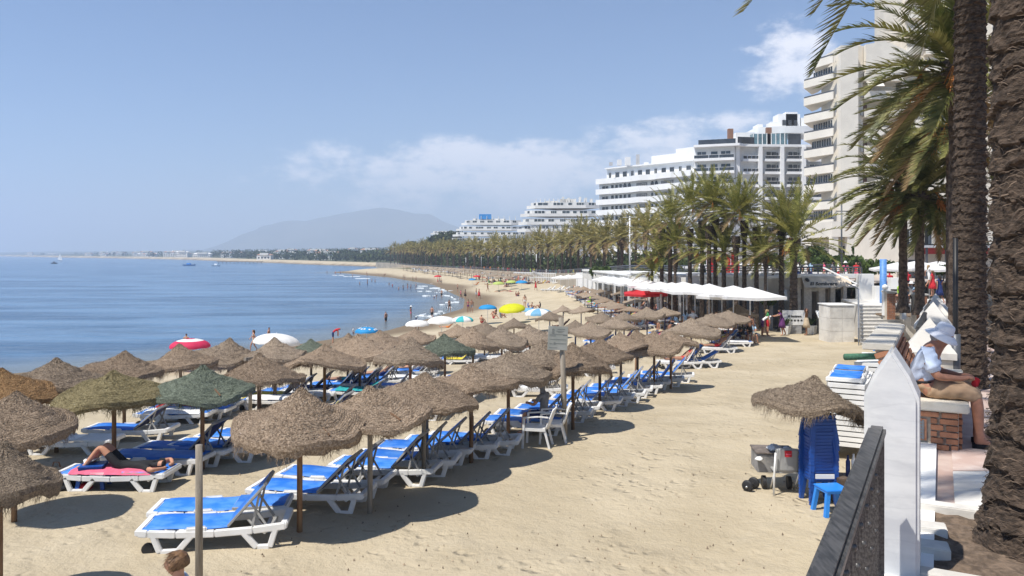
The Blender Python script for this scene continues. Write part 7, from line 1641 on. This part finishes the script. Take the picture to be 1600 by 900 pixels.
    hat = h.obj('bucket_hat', hm, t, (.19,0,1.150), (R(4), R(26), 0), smooth=True); hat.scale = (.84,)*3
    hb = MB(); hb.lathe([(.1125,.005),(.1135,.006),(.1105,.028),(.1095,.028)], n); hb.obj('hat_band', mat('hat_band', (.60,.62,.70), .8), hat, smooth=True)
    hr = MB(); hr.lathe([(.0,.03),(.076,.02),(.082,-.03),(.068,-.07),(.0,-.08)], 16); hr.obj('hair', hmat('grey'), t, (.145,0,1.135), smooth=True, )
    for s, y in (('L',1),('R',-1)):
        sh = MB(); pts = [(.44,.14*y,.035),(.50,.145*y,.04),(.58,.155*y,.036),(.66,.16*y,.03),(.70,.165*y,.028)]; sh.tube(pts, [.036,.042,.044,.042,.028], 12); sh.obj('shoe', cmat('black'), t, smooth=True)
        e = MB(); e.lathe([(0,.006),(.006,.0),(0,-.006)], 8); e.obj('eye', cmat('black'), body_, (.255,.030*y,1.112))
    b = MB(); b.box(-.03,.035,-.02,.02,-.045,.05); o2 = b.obj('red_wallet', cmat('red'), None, p+B*.47+Vector((0,0,.655)), (0,R(18),-TH), bevel=.012); tag(o2, 'small red pouch held in the hands of the seated man', 'pouch')
hero_man()
def boy():
    Y = 6.2; p = Vector((X_(281,Y), Y, 0)); top = Z_(860,Y); h = 1.24; t = thing('person', 'small brown-haired boy looking down, only his head and shoulders showing at the bottom edge', 'person', (p.x, p.y, top-h), R(200))
    V = Vector; k = h/1.75; P, Rr = pose('stand'); J = {n: (P[n]*k, tuple(q*k for q in Rr[n]) if hasattr(Rr[n],'__len__') else Rr[n]*k) for n in P}
    nk = J['neck'][0]; J['head'] = (nk+V((.035,0,.085)), (.070,.078)); J['crown'] = (nk+V((.018,0,.142)), (.070,.074)); J['chin'] = (nk+V((.072,0,.045)), .028); J['nose'] = (nk+V((.112,0,.088)), .009); J['earL'] = (nk+V((.018,.078,.085)),.013); J['earR'] = (nk+V((.018,-.078,.085)),.013)
    E = list(SKEL)+[('head','chin'),('head','nose'),('head','earL'),('head','earR')]; me = skin_mesh(J, E, 'pel', 2); me.materials.append(mat('boy_skin', (.46,.24,.16), .5, .05, 6)); b = link('body', me, t)
    # hair: cap plus tousled locks
    hm = MB(); c = J['crown'][0]+V((-.012,0,-.028)); tn = []; rr = random.Random(6)
    hm.lathe([(.0,.082),(.05,.072),(.082,.035),(.089,-.01),(.083,-.045),(.0,-.05)], 20); tn += [0]*len(hm.f)
    for _ in range(520):
        a = rr.uniform(0,6.28); e = rr.uniform(-.35,1.5); q = V((math.cos(a)*math.cos(e)*.086, math.sin(a)*math.cos(e)*.088, math.sin(e)*.082)); 
        if q.x > .05 and q.z < .02: continue
        d_ = (V((.9,.1,-.1))+q.normalized()*.15+V((rr.gauss(0,.16),rr.gauss(0,.16),-.5*(q.z < .06)))).normalized(); s = d_.cross(q).normalized()*.005; l = rr.uniform(.03,.06); hm.add([tuple(q-s),tuple(q+s),tuple(q+d_*l+q.normalized()*.006)], [(0,1,2)]); tn.append(rr.uniform(-.4,.6))
    hm.obj('hair', mat('boy_hair', (.10,.05,.022), .6, scale=40, col2=(.20,.11,.05), tone=.6), t, tuple(c), (0,R(14),0), tone=tn)
    Sh = dict(w=(V((0,0,1.0*k)),(.115,.09)), c=(V((0,0,1.28*k)),(.125,.09)), n=(V((.0,0,1.42*k)),(.075,.06))); ES = [('w','c'),('c','n')]
    for s, y in (('L',1),('R',-1)): Sh.update({'s'+s:(V((0,.15*y,1.36*k)),.062),'e'+s:(V((-.01,.20*y,1.2*k)),.055)}); ES += [('c','s'+s),('s'+s,'e'+s)]
    me = skin_mesh(Sh, ES, 'c', 2, 'shirt'); m = mat('printed_shirt', (.05,.16,.34), .8, scale=30, col2=(.70,.72,.74)); me.materials.append(m); link('shirt', me, t)
    for y in (1,-1): e = MB(); e.lathe([(0,.006),(.007,0),(0,-.006)], 8); e.obj('eye', cmat('black'), b, tuple(nk+V((.100,.028*y,.100))))
boy()
# the reclining sunbather with the pink towel
def recliner():
    for o in list(bpy.data.objects):
        if o.get('label', '').startswith('lounger carrying the pink towel'):
            L_ = o.location.copy(); rz = o.rotation_euler.z
            person(L_+Vector((0,0,-.07)), 'lieknee', 'sunbather in a dark patterned top lying with raised knees on a pink towel', top='black', bot='black', outfit='shirt', hair='dark', rz=rz, sub=2)
            q = link('beach_towel', towel_mesh(0, 'pink'), None, tuple(L_), (0,0,rz)); tag(q, 'pink and white towel under the sunbather with raised knees', 'towel')
            h = MB(); h.lathe([(.0,.10),(.07,.095),(.09,.02),(.17,-.0),(.165,-.01),(.0,.0)], 16); hh = h.obj('sun_hat', cmat('white'), None, L_+Vector((.42,.05,.43)), (0,R(-30),0), smooth=True); tag(hh, 'white sun hat resting at the feet of the sunbather with raised knees', 'hat')
        if o.get('label', '').startswith('big white lounger with upright'):
            person(o.location+Vector((.05,0,-.05)), 'recline', 'sunbather in red swimwear leaning back on the big white lounger', bot='red', top='red', fem=True, rz=o.rotation_euler.z)
recliner()
# ================================================================ PROPS ON THE SAND
def notice_board():
    p = hit(883, 686); t = thing('notice_board', 'weathered grey notice board on a tall wooden pole in the sand', 'sign', p, 0); h = Z_(528, p.y)-p.z
    MB().tube([(0,0,-.4),(-.03,0,h*.5),(-.09,0,h+.45)], [.062,.06,.055], 12).obj('pole', gwood_m, t, smooth=True)
    w_ = 31*p.y/F; hh = 37*p.y/F; b = MB().box(-w_/2, w_/2, -.10, -.075, 0, hh).obj('panel', mat('board_grey', (.30,.31,.28), .6, scale=3, col2=(.37,.37,.34), bump=.1), t, (-.19,0,h-.26), (0,R(3),R(6)), bevel=.004)
    ink = mat('faded_ink', (.20,.21,.20), .7)
    L_ = MB(); 
    for z, x0, x1 in ((.86,.45,.62),(.82,.5,.8),(.78,.55,.75),(.62,.05,.95),(.44,.05,.92),(.25,.25,.95),(.10,.1,.6),(.70,.62,.95)): pass
    for k, (z, x0, x1, th) in enumerate(((.88,.45,.85,.012),(.80,.40,.80,.010),(.76,.48,.72,.008),(.66,.06,.95,.008),(.645,.74,.95,.02),(.60,.06,.38,.014),(.45,.10,.92,.008),(.28,.32,.93,.010),(.26,.08,.24,.014),(.10,.08,.5,.008))):
        m = MB().box(-w_/2+w_*x0, -w_/2+w_*x1, -.103, -.101, hh*z-th*.5, hh*z+th*.5); m.obj('printed_line', ink, b)
    for z, r_ in ((.84,.032),(.74,.034),(.28,.026)): m = MB(); m.lathe([(0,.002),(r_,.0),(r_,-.002)], 10); m.obj('pictogram', ink, b, (-w_/2+w_*(.24 if z > .5 else .34), -.103, hh*z), (R(90),0,0))
    for z in (.12,.85): MB().box(.02,.10,-.074,-.02,hh*z,hh*z+.05).obj('bracket', grey_pl, b)
notice_board()
def bare(u, v, vtop, label, Y=None, r=.04, m=None, name='wooden_post', lean=0):
    if Y is None: p = hit(u, v)
    else: p = Vector((X_(u, Y), Y, tz(X_(u, Y), Y)))
    h = Z_(vtop, p.y)-p.z; o = MB().tube([(0,0,-.4),(lean*.4,0,h*.5),(lean,0,h)], [r*1.05,r,r*.95], 12).obj(name, m or gwood_m, None, p, smooth=True); tag(o, label, 'post'); return o
bare(311, 0, 695, 'bare weathered post in front of the nearest blue loungers', 8.9, .042)
bare(994, 600, 554, 'short wooden stake between the front row parasols and the last loungers', r=.05, m=wood_m)
bare(248, 573, 563, 'thin dark stake end rising behind the brown parasols', 24, r=.03, m=wood_m) if 0 else None
for (u, v, vt, lb) in ((666,735,626,'pale square post right beside the third front row pole'),(737,708,650,'pale post behind the fourth front row parasol'),): bare(u, v, vt, lb, r=.045)
def beam_posts():
    t = thing('post_and_beam', 'three rough posts joined by a beam, right of the green parasol', 'wooden frame'); pts = [hit(391,648), hit(405,643), hit(429,633)]
    tops = []
    for p, r_, m in zip(pts, (.05,.06,.045), (gwood_m, wood_m, wood_m)):
        h = 1.5; MB().tube([(p.x,p.y,p.z-.3),(p.x,p.y,p.z+h)], r_, 9).obj('post', m, t, smooth=True); tops.append(Vector((p.x,p.y,p.z+h)))
    MB().bar(tops[0]+Vector((-.15,0,.03)), tops[2]+Vector((.1,0,.03)), .06, .09).obj('beam', gwood_m, t)
beam_posts()
# ---- white armchairs -----------------------------------------------------------
def armchair(p, rz, label):
    t = thing('plastic_armchair', label, 'armchair', p, rz, 'white armchairs by the notice board'); m = plast
    for x, y in ((.22,-.25),(.22,.25)): MB().bar((x+.03,y,0),(x,y,.66),.035,.045).obj('leg', m, t)
    for x, y in ((-.24,-.22),(-.24,.22)): MB().bar((x-.08,y,0),(x+.04,y,.45),.035,.045).obj('leg', m, t)
    s = MB(); n = 8; vs = [(-.23+.47*i/n, -.24+.48*j/n, .42+.02*math.cos((j/n-.5)*3)*-1+.015*(i/n)) for i in range(n+1) for j in range(n+1)]; s.add(vs, [(i*(n+1)+j,(i+1)*(n+1)+j,(i+1)*(n+1)+j+1,i*(n+1)+j+1) for i in range(n) for j in range(n)]); s.add([(x,y,z-.03) for x,y,z in vs], [(i*(n+1)+j,i*(n+1)+j+1,(i+1)*(n+1)+j+1,(i+1)*(n+1)+j) for i in range(n) for j in range(n)]); s.box(-.23,.24,-.25,-.235,.37,.43); s.box(-.23,.24,.235,.25,.37,.43); s.box(.235,.25,-.25,.25,.37,.43); s.obj('seat', m, t)
    b = MB(); vs = []
    for i in range(9):
        f = i/8
        for j in range(7): g = j/6*2-1; vs.append((-.22-.16*f-.05*(1-g*g), g*(.21-.05*f*f), .42+.44*f-.03*g*g*f))
    b.add(vs, [(i*7+j,i*7+j+1,(i+1)*7+j+1,(i+1)*7+j) for i in range(8) for j in range(6) if not (5 <= i <= 6 and 2 <= j <= 3)]); o = b.obj('backrest', m, t, smooth=True); sd = o.modifiers.new('thick', 'SOLIDIFY'); sd.thickness = .022
    for y in (-.26,.26): a = MB(); a.bar((.23,y,.65),(-.10,y,.68),.05,.03); a.bar((-.10,y,.68),(-.30,y*.85,.66),.05,.03); a.obj('armrest', m, t, bevel=.008)
    return t
p = hit(838, 697); armchair(Vector((p.x, p.y, tz(p.x,p.y))), R(168), 'empty white plastic armchair, left of the two')
p = hit(862, 690); ac = Vector((p.x, p.y, tz(p.x,p.y))); armchair(ac, R(176), 'second white plastic armchair, beside the seated person in the patterned shirt')
p = hit(850, 686); person(Vector((p.x, p.y+.25, tz(p.x,p.y))), 'sit', 'person in a grey patterned shirt and straw hat seated beside the white armchairs', top='grey', bot='navy', outfit='shirt', rz=R(150), hat='beige', group=None, sub=2)
# ---- stools --------------------------------------------------------------------
stool_m = mat('blue_plastic', (.008,.065,.30), .42, .06, 4, spec=.5); stool2_m = mat('bright_blue_plastic', (.02,.23,.72), .4, .05, 4, spec=.5)
def stool(p, rz, label, m, group='stacked blue stools', h=.42, nm='plastic_stool'):
    t = thing(nm, label, 'stool', p, rz, group); a = .19
    s = MB(); s.box(-a-.012,a+.012,-a-.012,a+.012,h-.022,h); s.obj('seat', m, t, bevel=.008)
    ap = MB(); 
    for x0,x1,y0,y1 in ((-a,a,-a,-a+.016),(-a,a,a-.016,a),(-a,-a+.016,-a+.016,a-.016),(a-.016,a,-a+.016,a-.016)): ap.box(x0,x1,y0,y1,h-.055,h-.023)
    ap.obj('apron', m, t)
    for sx in (-1,1):
        for sy in (-1,1): MB().bar((sx*(a+.02),sy*(a+.0),0),(sx*(a-.035),sy*(a-.04),h-.03),.06,.06,up=(0,1,0)).obj('leg', m, t)
    return t
Yq = 12.4; q = Vector((X_(1285, Yq), Yq, tz(X_(1285,Yq),Yq))); st0 = None; STN = 20
for i in range(STN):
    lb = ('lowest' if i == 0 else 'topmost' if i == STN-1 else nth(i)+' from the bottom')+(' dark blue stool of the tall stack')
    pp = Vector((q.x+rnd.uniform(-.006,.006), q.y+.16+rnd.uniform(-.006,.006), q.z+i*.054))
    if st0 is None: t0 = stool(pp, R(4), lb, stool_m); st0 = snap(t0)
    else: dup(st0, pp, R(4+rnd.uniform(-1,1)), lb)
stool(Vector((q.x-.02, q.y-.42, q.z-.01)), R(8), 'bright blue stool standing in front of the tall stack', stool2_m, None)
w = MB().box(-.15,.15,-.01,.01,0,.07).obj('spare_board', plast, None, (q.x, q.y-.10, q.z+.44)); tag(w, 'short white plastic board stuck in the front of the stool stack', 'board')
g = bush  # (planting helper kept)
# ---- stacked white loungers ----------------------------------------------------
def white_stack():
    t0 = lounger_proto(0, 'white', True); sn = snap(t0)
    # three cross slats widened for the stack look
    Ya = 15.2; a = Vector((X_(1322,Ya), Ya, tz(X_(1322,Ya),Ya)))
    for i in range(12):
        lb = ('lowest' if i == 0 else 'topmost' if i == 11 else nth(i)+' from the bottom')+' white lounger in the near stack behind the blue stools'; loc = Vector((a.x, a.y, a.z+i*.105))
        r_ = t0 if i == 0 else dup(sn, loc, R(60)); r_.location = loc; r_.rotation_euler = (0,0,R(62+rnd.uniform(-1.5,1.5))); tag(r_, lb, 'sun lounger', 'white loungers stacked by the sea wall')
    Yb = 17.4; b = Vector((X_(1360,Yb), Yb, tz(X_(1362,Yb),Yb)))
    for i in range(13):
        lb = ('lowest' if i == 0 else 'topmost' if i == 12 else nth(i)+' from the bottom')+' white lounger in the far stack behind the marble post'; loc = Vector((b.x, b.y, b.z+i*.108)); r_ = dup(sn, loc, R(62+rnd.uniform(-2,2))); tag(r_, lb, 'sun lounger', 'white loungers stacked by the sea wall')
    lounger(Vector((a.x, a.y+.1, a.z+12*.105)), R(62), 0, 'blue cushioned lounger lying on top of the near white stack', group=None)
    # rolled green and white mat, and blue bags
    m = MB(); m.tube([(-.42,0,-.03),(.42,0,-.03)], .075, 14); o = m.obj('rolled_mat', mat('mat_green', (.06,.15,.09), .9, .2, 14), None, Vector((b.x-.15, b.y+.1, b.z+13*.108+.40)), (0,0,R(10)), smooth=True); tag(o, 'rolled green mat on top of the far white stack', 'mat')
white_stack()
def cart():
    Y = 12.9; p = Vector((X_(1230,Y), Y, tz(X_(1230,Y),Y))); t = thing('folded_chair', 'grey folding chair back with a red label, left of the stool stack', 'chair', p, R(-6)); gp = mat('grey_panel', (.36,.36,.35), .55, .05, 4)
    b = MB(); n = 8; vs = []
    for i in range(n+1):
        f = i/n
        for j in range(7): g_ = j/6*2-1; vs.append((g_*.20, -.03-.05*f+.04*g_*g_, .38+.42*f-(.03*g_*g_ if i == n else 0)))
    b.add(vs, [(i*7+j,i*7+j+1,(i+1)*7+j+1,(i+1)*7+j) for i in range(n) for j in range(6)]); o = b.obj('backrest', gp, t, smooth=True); sd = o.modifiers.new('thick','SOLIDIFY'); sd.thickness = .02
    for x in (-.22,.22): MB().tube([(x*1.1,-.10,0),(x,-.06,.42),(x*.95,-.09,.72)], .017, 8).obj('leg', plast, t, smooth=True)
    for x in (-.20,.20): MB().tube([(x,.35,0),(x,-.02,.40)], .015, 8).obj('leg', plast, t, smooth=True)
    MB().box(-.06,.05,-.105,-.085,.66,.765).obj('label', cmat('red'), t); MB().box(-.05,.04,-.108,-.1055,.70,.715).obj('label_print', cmat('pink'), t)
    MB().box(-.21,.21,-.02,.36,.36,.39).obj('seat', gp, t, bevel=.008)
    c = thing('beach_crate', 'dark crate with white towels on top, behind the grey folding chair', 'crate', p+Vector((-.03,.55,0)), R(-6)); MB().box(-.34,.30,-.25,.28,.28,.60).obj('box', mat('crate_grey', (.25,.24,.23), .7, .2, 6), c, bevel=.01); MB().box(-.36,.32,-.27,.30,.603,.63).obj('lid', mat('crate_lid', (.17,.14,.12), .7, .2), c, bevel=.006)
    for x in (-.22,.2): MB().tube([(x-.03,-.2,.11),(x+.03,-.2,.11)], .11, 16).obj('wheel', mat('black_rubber', (.02,.02,.022), .6), c)
    for k, (x, y, z, s) in enumerate(((-.02,-.05,.63,.12),(.20,-.12,.63,.09),(-.36,-.30,.52,.07))):
        m = MB(); m.lathe([(.0,.75),(.5,.7),(.9,.4),(1,.15),(.85,.0),(0,0)], 14, jit=lambda i,j,r,z: (r*s*(1+.18*math.sin(j*1.9+k*2+i)), z*s*(1+.2*math.sin(j*2.7+k)))); o = m.obj('white_cloth', cmat('white'), None, p+Vector((-.03+x,.55+y,z)), smooth=True); tag(o, ('crumpled white towel on the dark crate','smaller crumpled white towel beside it, next to the stools','white cloth hanging at the left edge of the crate')[k], 'towel')
    p2 = hit(1173, 766); d_ = thing('barbell', 'short barbell with two black discs lying on the sand', 'barbell', Vector((p2.x, p2.y, tz(p2.x,p2.y)+.09)), R(48))
    MB().tube([(-.18,0,0),(.18,0,0)], .018, 10).obj('bar', mat('chrome', (.5,.5,.5), .3, metal=.9), d_, smooth=True)
    for x in (-.12,.12):
        m = MB(); m.lathe([(.0,-.03),(.07,-.03),(.095,-.022),(.10,0),(.095,.022),(.07,.03),(0,.03)], 22); m.obj('disc', mat('black_rubber', (.02,.02,.022), .6), d_, (x,0,.01), (0,R(90),0), smooth=True)
    q2 = Vector((X_(1325,12.4), 12.4, tz(X_(1325,12.4),12.4))); 
    for k, (dx, c_, h_) in enumerate(((0,'navy',.34),(.09,'white',.36))):
        b2 = MB(); b2.lathe([(.0,0),(.035,0),(.035,h_*.7),(.015,h_*.85),(.015,h_),(0,h_)], 12); o = b2.obj('bottle', cmat(c_), None, (q2.x+dx, q2.y, q2.z+.45), smooth=True); tag(o, '%s bottle standing right of the stool stack' % ('dark blue' if k == 0 else 'white'), 'bottle')
    o = MB().box(-.25,.28,-.2,.2,0,.45).obj('storage_box', mat('dark_table', (.10,.07,.05), .6), None, (q2.x+.05, q2.y+.02, q2.z), bevel=.01); tag(o, 'dark storage box right of the stool stack, under two bottles', 'box')
cart()
# ---- by the steps --------------------------------------------------------------
def by_steps():
    p = hit(1375, 549, 0, 36); z = tz(p.x,p.y)
    stool(Vector((p.x, p.y, z)), R(5), 'blue stool under the green bin by the steps', stool2_m, 'stools by the steps'); stool(Vector((p.x+.75, p.y-.1, z)), R(-5), 'blue stool right of the green bin, with a blue bag', stool2_m, 'stools by the steps')
    b = thing('green_bin', 'green bin with a grey lid on a blue stool by the steps', 'bin', (p.x, p.y, z+.425)); m = MB(); m.lathe([(.0,0),(.20,.0),(.23,.75),(.0,.75)], 18); m.obj('body', cmat('green'), b, smooth=True); m = MB(); m.lathe([(.26,.752),(.27,.80),(.15,.86),(0,.88)], 18); m.obj('lid', grey_pl, b, smooth=True)
    g_ = MB(); g_.lathe([(.0,.42),(.2,.38),(.32,.22),(.30,.05),(0,0)], 14, jit=lambda i,j,r,z_: (r*(1+.12*math.sin(j*2.1+i)), z_)); o = g_.obj('blue_bag', cmat('blue'), None, (p.x+.62, p.y+.05, z+.425), smooth=True); tag(o, 'rounded bright blue bag right of the green bin', 'bag')
by_steps()
def lamp(name, label, x, y, zb, zt, r, m, arms=(), head=None, group='lamp posts along the promenade'):
    t = thing(name, label, 'lamp post', (x, y, zb), 0, group); h = zt-zb; MB().tube([(0,0,0),(0,0,h)], [r, r*.8], 10).obj('pole', m, t, smooth=True); MB().tube([(0,0,0),(0,0,.9)], r*1.7, 10).obj('base', dkrail_m, t, smooth=True)
    for (a, b, zz) in arms: MB().bar((a,0,zz-zb),(b,0,zz-zb), .09, .07).obj('arm', m, t, bevel=.01)
    if head: hm = MB(); hm.lathe([(.0,.16),(.18,.12),(.30,.02),(.29,-.02),(0,-.03)], 16); hm.obj('lamp_head', mat('lamp_grey', (.30,.30,.30), .4), t, (head[0],0,head[1]-zb), smooth=True)
    return t
wp = mat('lamp_white', (.68,.69,.70), .45)
lamp('lamp_post', 'black thin lamp post standing against the big dark trunk', X_(1493,11.0), 11.0, prom_z(11), Z_(372,11.0), .038, mat('black_paint', (.012,.012,.013), .5))
lamp('lamp_post', 'tall white lamp post between the big trunks, only its cross arm showing', X_(1509,22), 22, prom_z(22), Z_(150,22), .05, wp, ((-.80,.75,Z_(153,22)),))
lamp('lamp_post', 'white lamp post with a grey shade, between the two thin palms', X_(1413,40), 40, prom_z(40), Z_(330,40), .11, wp, ((0,1.5,Z_(338,40)),), (1.6,Z_(338,40)))
lamp('lamp_post', 'slim dark lamp post with a cross arm before the podium', X_(1315,60), 60, 5.2, Z_(318,60), .07, dkrail_m, ((-.4,.5,Z_(330,60)),))
for k, (u, v, Y) in enumerate(((984,338,100),(946,385,150),(868,395,190),(838,397,210),(806,399,225),(778,400,242),(752,401,262),(728,402,285),(700,403,310))):
    lamp('lamp_post', '%s white cross-armed lamp post from the right among the far palm trunks' % nth(k), X_(u,Y), Y, tzp(Y)-1, Z_(v,Y), .11, wp, ((-.9,.9,Z_(v+1.5,Y)),))
Yb = 47.5; bp_ = MB().tube([(0,0,0),(0,0,Z_(405,Yb)-3)], .20, 12).obj('blue_pole', mat('sky_blue_paint', (.10,.25,.55), .5), None, (X_(1380,Yb), Yb, 3.0), smooth=True); tag(bp_, 'thick blue pole standing on the white landing above the steps', 'pole')
pg = hit(1204.5, 516, 0, 45); gp_ = MB().box(-.11,.11,-.11,.11,0,Z_(460,pg.y)-pg.z).obj('grey_post', mat('post_grey', (.30,.31,.34), .6), None, pg, bevel=.01); tag(gp_, 'square grey post at the corner of the last white umbrella', 'post')
fl = thing('floor_lamp', 'white shaded lamp right of the square grey post', 'lamp', (X_(1215,54), 53, tz(X_(1215,54),54))); MB().tube([(0,0,0),(0,0,2.1)], .04, 8).obj('stem', dkrail_m, fl); m = MB(); m.lathe([(.36,2.0),(.28,2.75),(.0,2.76)], 16); m.obj('shade', cmat('white'), fl, smooth=True); MB().box(-.5,.7,-.3,.3,.9,1.0).obj('counter', grey_pl, fl)
# dark litter bin by the promenade posts, red umbrella-like banners, fence at the far beach
lb_ = thing('litter_bin', 'dark grey litter bin with an open hood left of the big trunk', 'litter bin', P_(20.6, 1.1)); MB().box(-.32,.32,-.28,.28,0,.85).obj('body', mat('bin_dark', (.06,.065,.065), .5), lb_, bevel=.02); m = MB(); m.tube([(-.40,0,1.0),(.40,0,1.0)], .26, 16); m.obj('hood', mat('bin_dark', (.06,.065,.065), .5), lb_, smooth=True)
for k, (u, Y) in enumerate(((1104,70),(1130,68),(1142,67))):
    t = thing('feather_banner', 'tall red feather banner behind the palm trunks, %s from the left' % nth(k), 'banner', (X_(u,Y), Y, 5.0), 0, 'red feather banners'); m = MB(); pts = [(0,0)]+[(.9*math.sin(math.pi*min(1,i/10*1.0))**.7+.05, .1+i*.27) for i in range(11)]+[(0,2.9)]; n = len(pts)
    m.add([(x*.8,-.02,z) for x,z in pts]+[(x*.8,.02,z) for x,z in pts], [tuple(range(n)), tuple(range(2*n-1,n-1,-1))]+[(i,n+i,n+(i+1)%n,(i+1)%n) for i in range(n)]); m.obj('cloth', CL['red'], t); MB().tube([(0,0,-.5),(0,0,3.0)], .03, 6).obj('pole', wp, t)
def far_fence():
    t = thing('beach_fence', 'pale fence of upright posts with a ramp above the far sunbathers', 'fence'); a = Vector((X_(803,168),168)); b = Vector((X_(868,150),150)); n = 26; rl = MB()
    for i in range(n+1): c = a.lerp(b, i/n); z = tz(c.x, c.y); MB().bar((c.x,c.y,z),(c.x,c.y,z+2.1),.14).obj('post', frame_m, t)
    za = tz(*a); zb_ = tz(*b)
    for h in (1.1, 2.0): MB().bar((a.x,a.y,za+h),(b.x,b.y,zb_+h),.08,.14).obj('rail', frame_m, t)
    MB().bar((X_(832,160),159,tz(4,159)+2.3),(X_(866,152),151,tz(8,151)+.3),.2,.3).obj('ramp', grey_pl, t)
far_fence()
def side_things():
    p = hit(146, 762); stool(Vector((p.x, p.y, tz(p.x,p.y))), R(12), 'dark blue low table beside the sunbather with raised knees', stool_m, None, nm='side_table')
    for k, (u, v, c, s_, lb, cat) in enumerate(((108,764,'black',.20,'black beach bag on the sand left of the dark blue low table','bag'),(133,765,'red',.12,'small red bag at the foot of the dark blue low table','bag'),(88,742,'beige',.16,'beige bag on the sand at the end of the pink towel lounger','bag'),
        (470,652,'navy',.18,'navy bag under the light brown conical parasol','bag'),(556,655,'red',.14,'red bag on the sand behind the second front parasol','bag'),(700,640,'white',.15,'white bag behind the third front parasol','bag'))):
        q = hit(u, v); m = MB(); m.lathe([(.0,.95),(.35,.9),(.8,.75),(1.05,.35),(.95,.02),(0,0)], 14, jit=lambda i,j,r,z: (r*s_*(1+.14*math.sin(j*1.7+k+i)), z*s_*(1+.15*math.sin(j*2.3+k)))); t = thing('beach_bag', lb, cat, Vector((q.x,q.y,tz(q.x,q.y)))); m.obj('sack', cmat(c), t, smooth=True); h = MB(); h.tube([(-s_*.5,0,s_*.8),(-s_*.3,0,s_*1.5),(s_*.3,0,s_*1.5),(s_*.5,0,s_*.8)], .012, 6); h.obj('handle', cmat('beige' if c != 'beige' else 'brown'), t)
side_things()
# tiny bits on the near sand: shells, weed, paper
def litter():
    rr = random.Random(44); m = MB(); tn = []
    for _ in range(420):
        u = rr.uniform(330, 1300); v = rr.uniform(640, 895); p = hit(u, v); z = tz(p.x,p.y)+.02; s = rr.uniform(.006,.022); a = rr.uniform(0,3.14); c, d_ = math.cos(a)*s, math.sin(a)*s; k = rr.uniform(.2,.9)
        m.add([(p.x-c,p.y-d_,z-.02),(p.x+d_*k,p.y-c*k,z-.02),(p.x+c,p.y+d_,z-.02),(p.x-d_*k,p.y+c*k,z-.02),(p.x,p.y,z+s*.6)], [(0,1,4),(1,2,4),(2,3,4),(3,0,4)]); q = rr.uniform(-.8,1.5); tn += [q]*4
    tag(m.obj('sand_debris', mat('debris', (.22,.17,.12), .9, .3, 3, tone=.6), tone=tn), kind='stuff')
litter()

# ---- order the little far things from left to right so that each label singles one out
def rank(group, fmt):
    os_ = sorted([o for o in bpy.data.objects if o.parent is None and o.get('group') == group], key=lambda o: o.location.x/max(o.location.y, 1))
    for i, o in enumerate(os_): o['label'] = fmt % (o['label'], nth(i))
rank('hazy buildings along the far shore', '%s, %s from the left')
rank('far sunbathers before the fence', '%s, %s from the left')
rank('far loungers before the fence', '%s, %s from the left')
rank('guests seated under the white umbrellas', '%s, %s from the left')
rank('walkers on the far promenade', '%s, %s from the left')
# ================================================================ AIR
def haze():
    m = bpy.data.materials.new('haze'); m.use_nodes = True; t = m.node_tree
    for n in list(t.nodes): t.nodes.remove(n)
    o = t.nodes.new('ShaderNodeOutputMaterial'); v = t.nodes.new('ShaderNodeVolumePrincipled'); v.inputs['Density'].default_value = HAZE; v.inputs['Color'].default_value = (.66,.77,.94,1); v.inputs['Anisotropy'].default_value = 0.0
    t.links.new(v.outputs[0], o.inputs['Volume'])
    b = MB().box(-16500, 16500, -300, 14500, -8, 560).obj('haze', m); tag(b, kind='stuff')
haze()
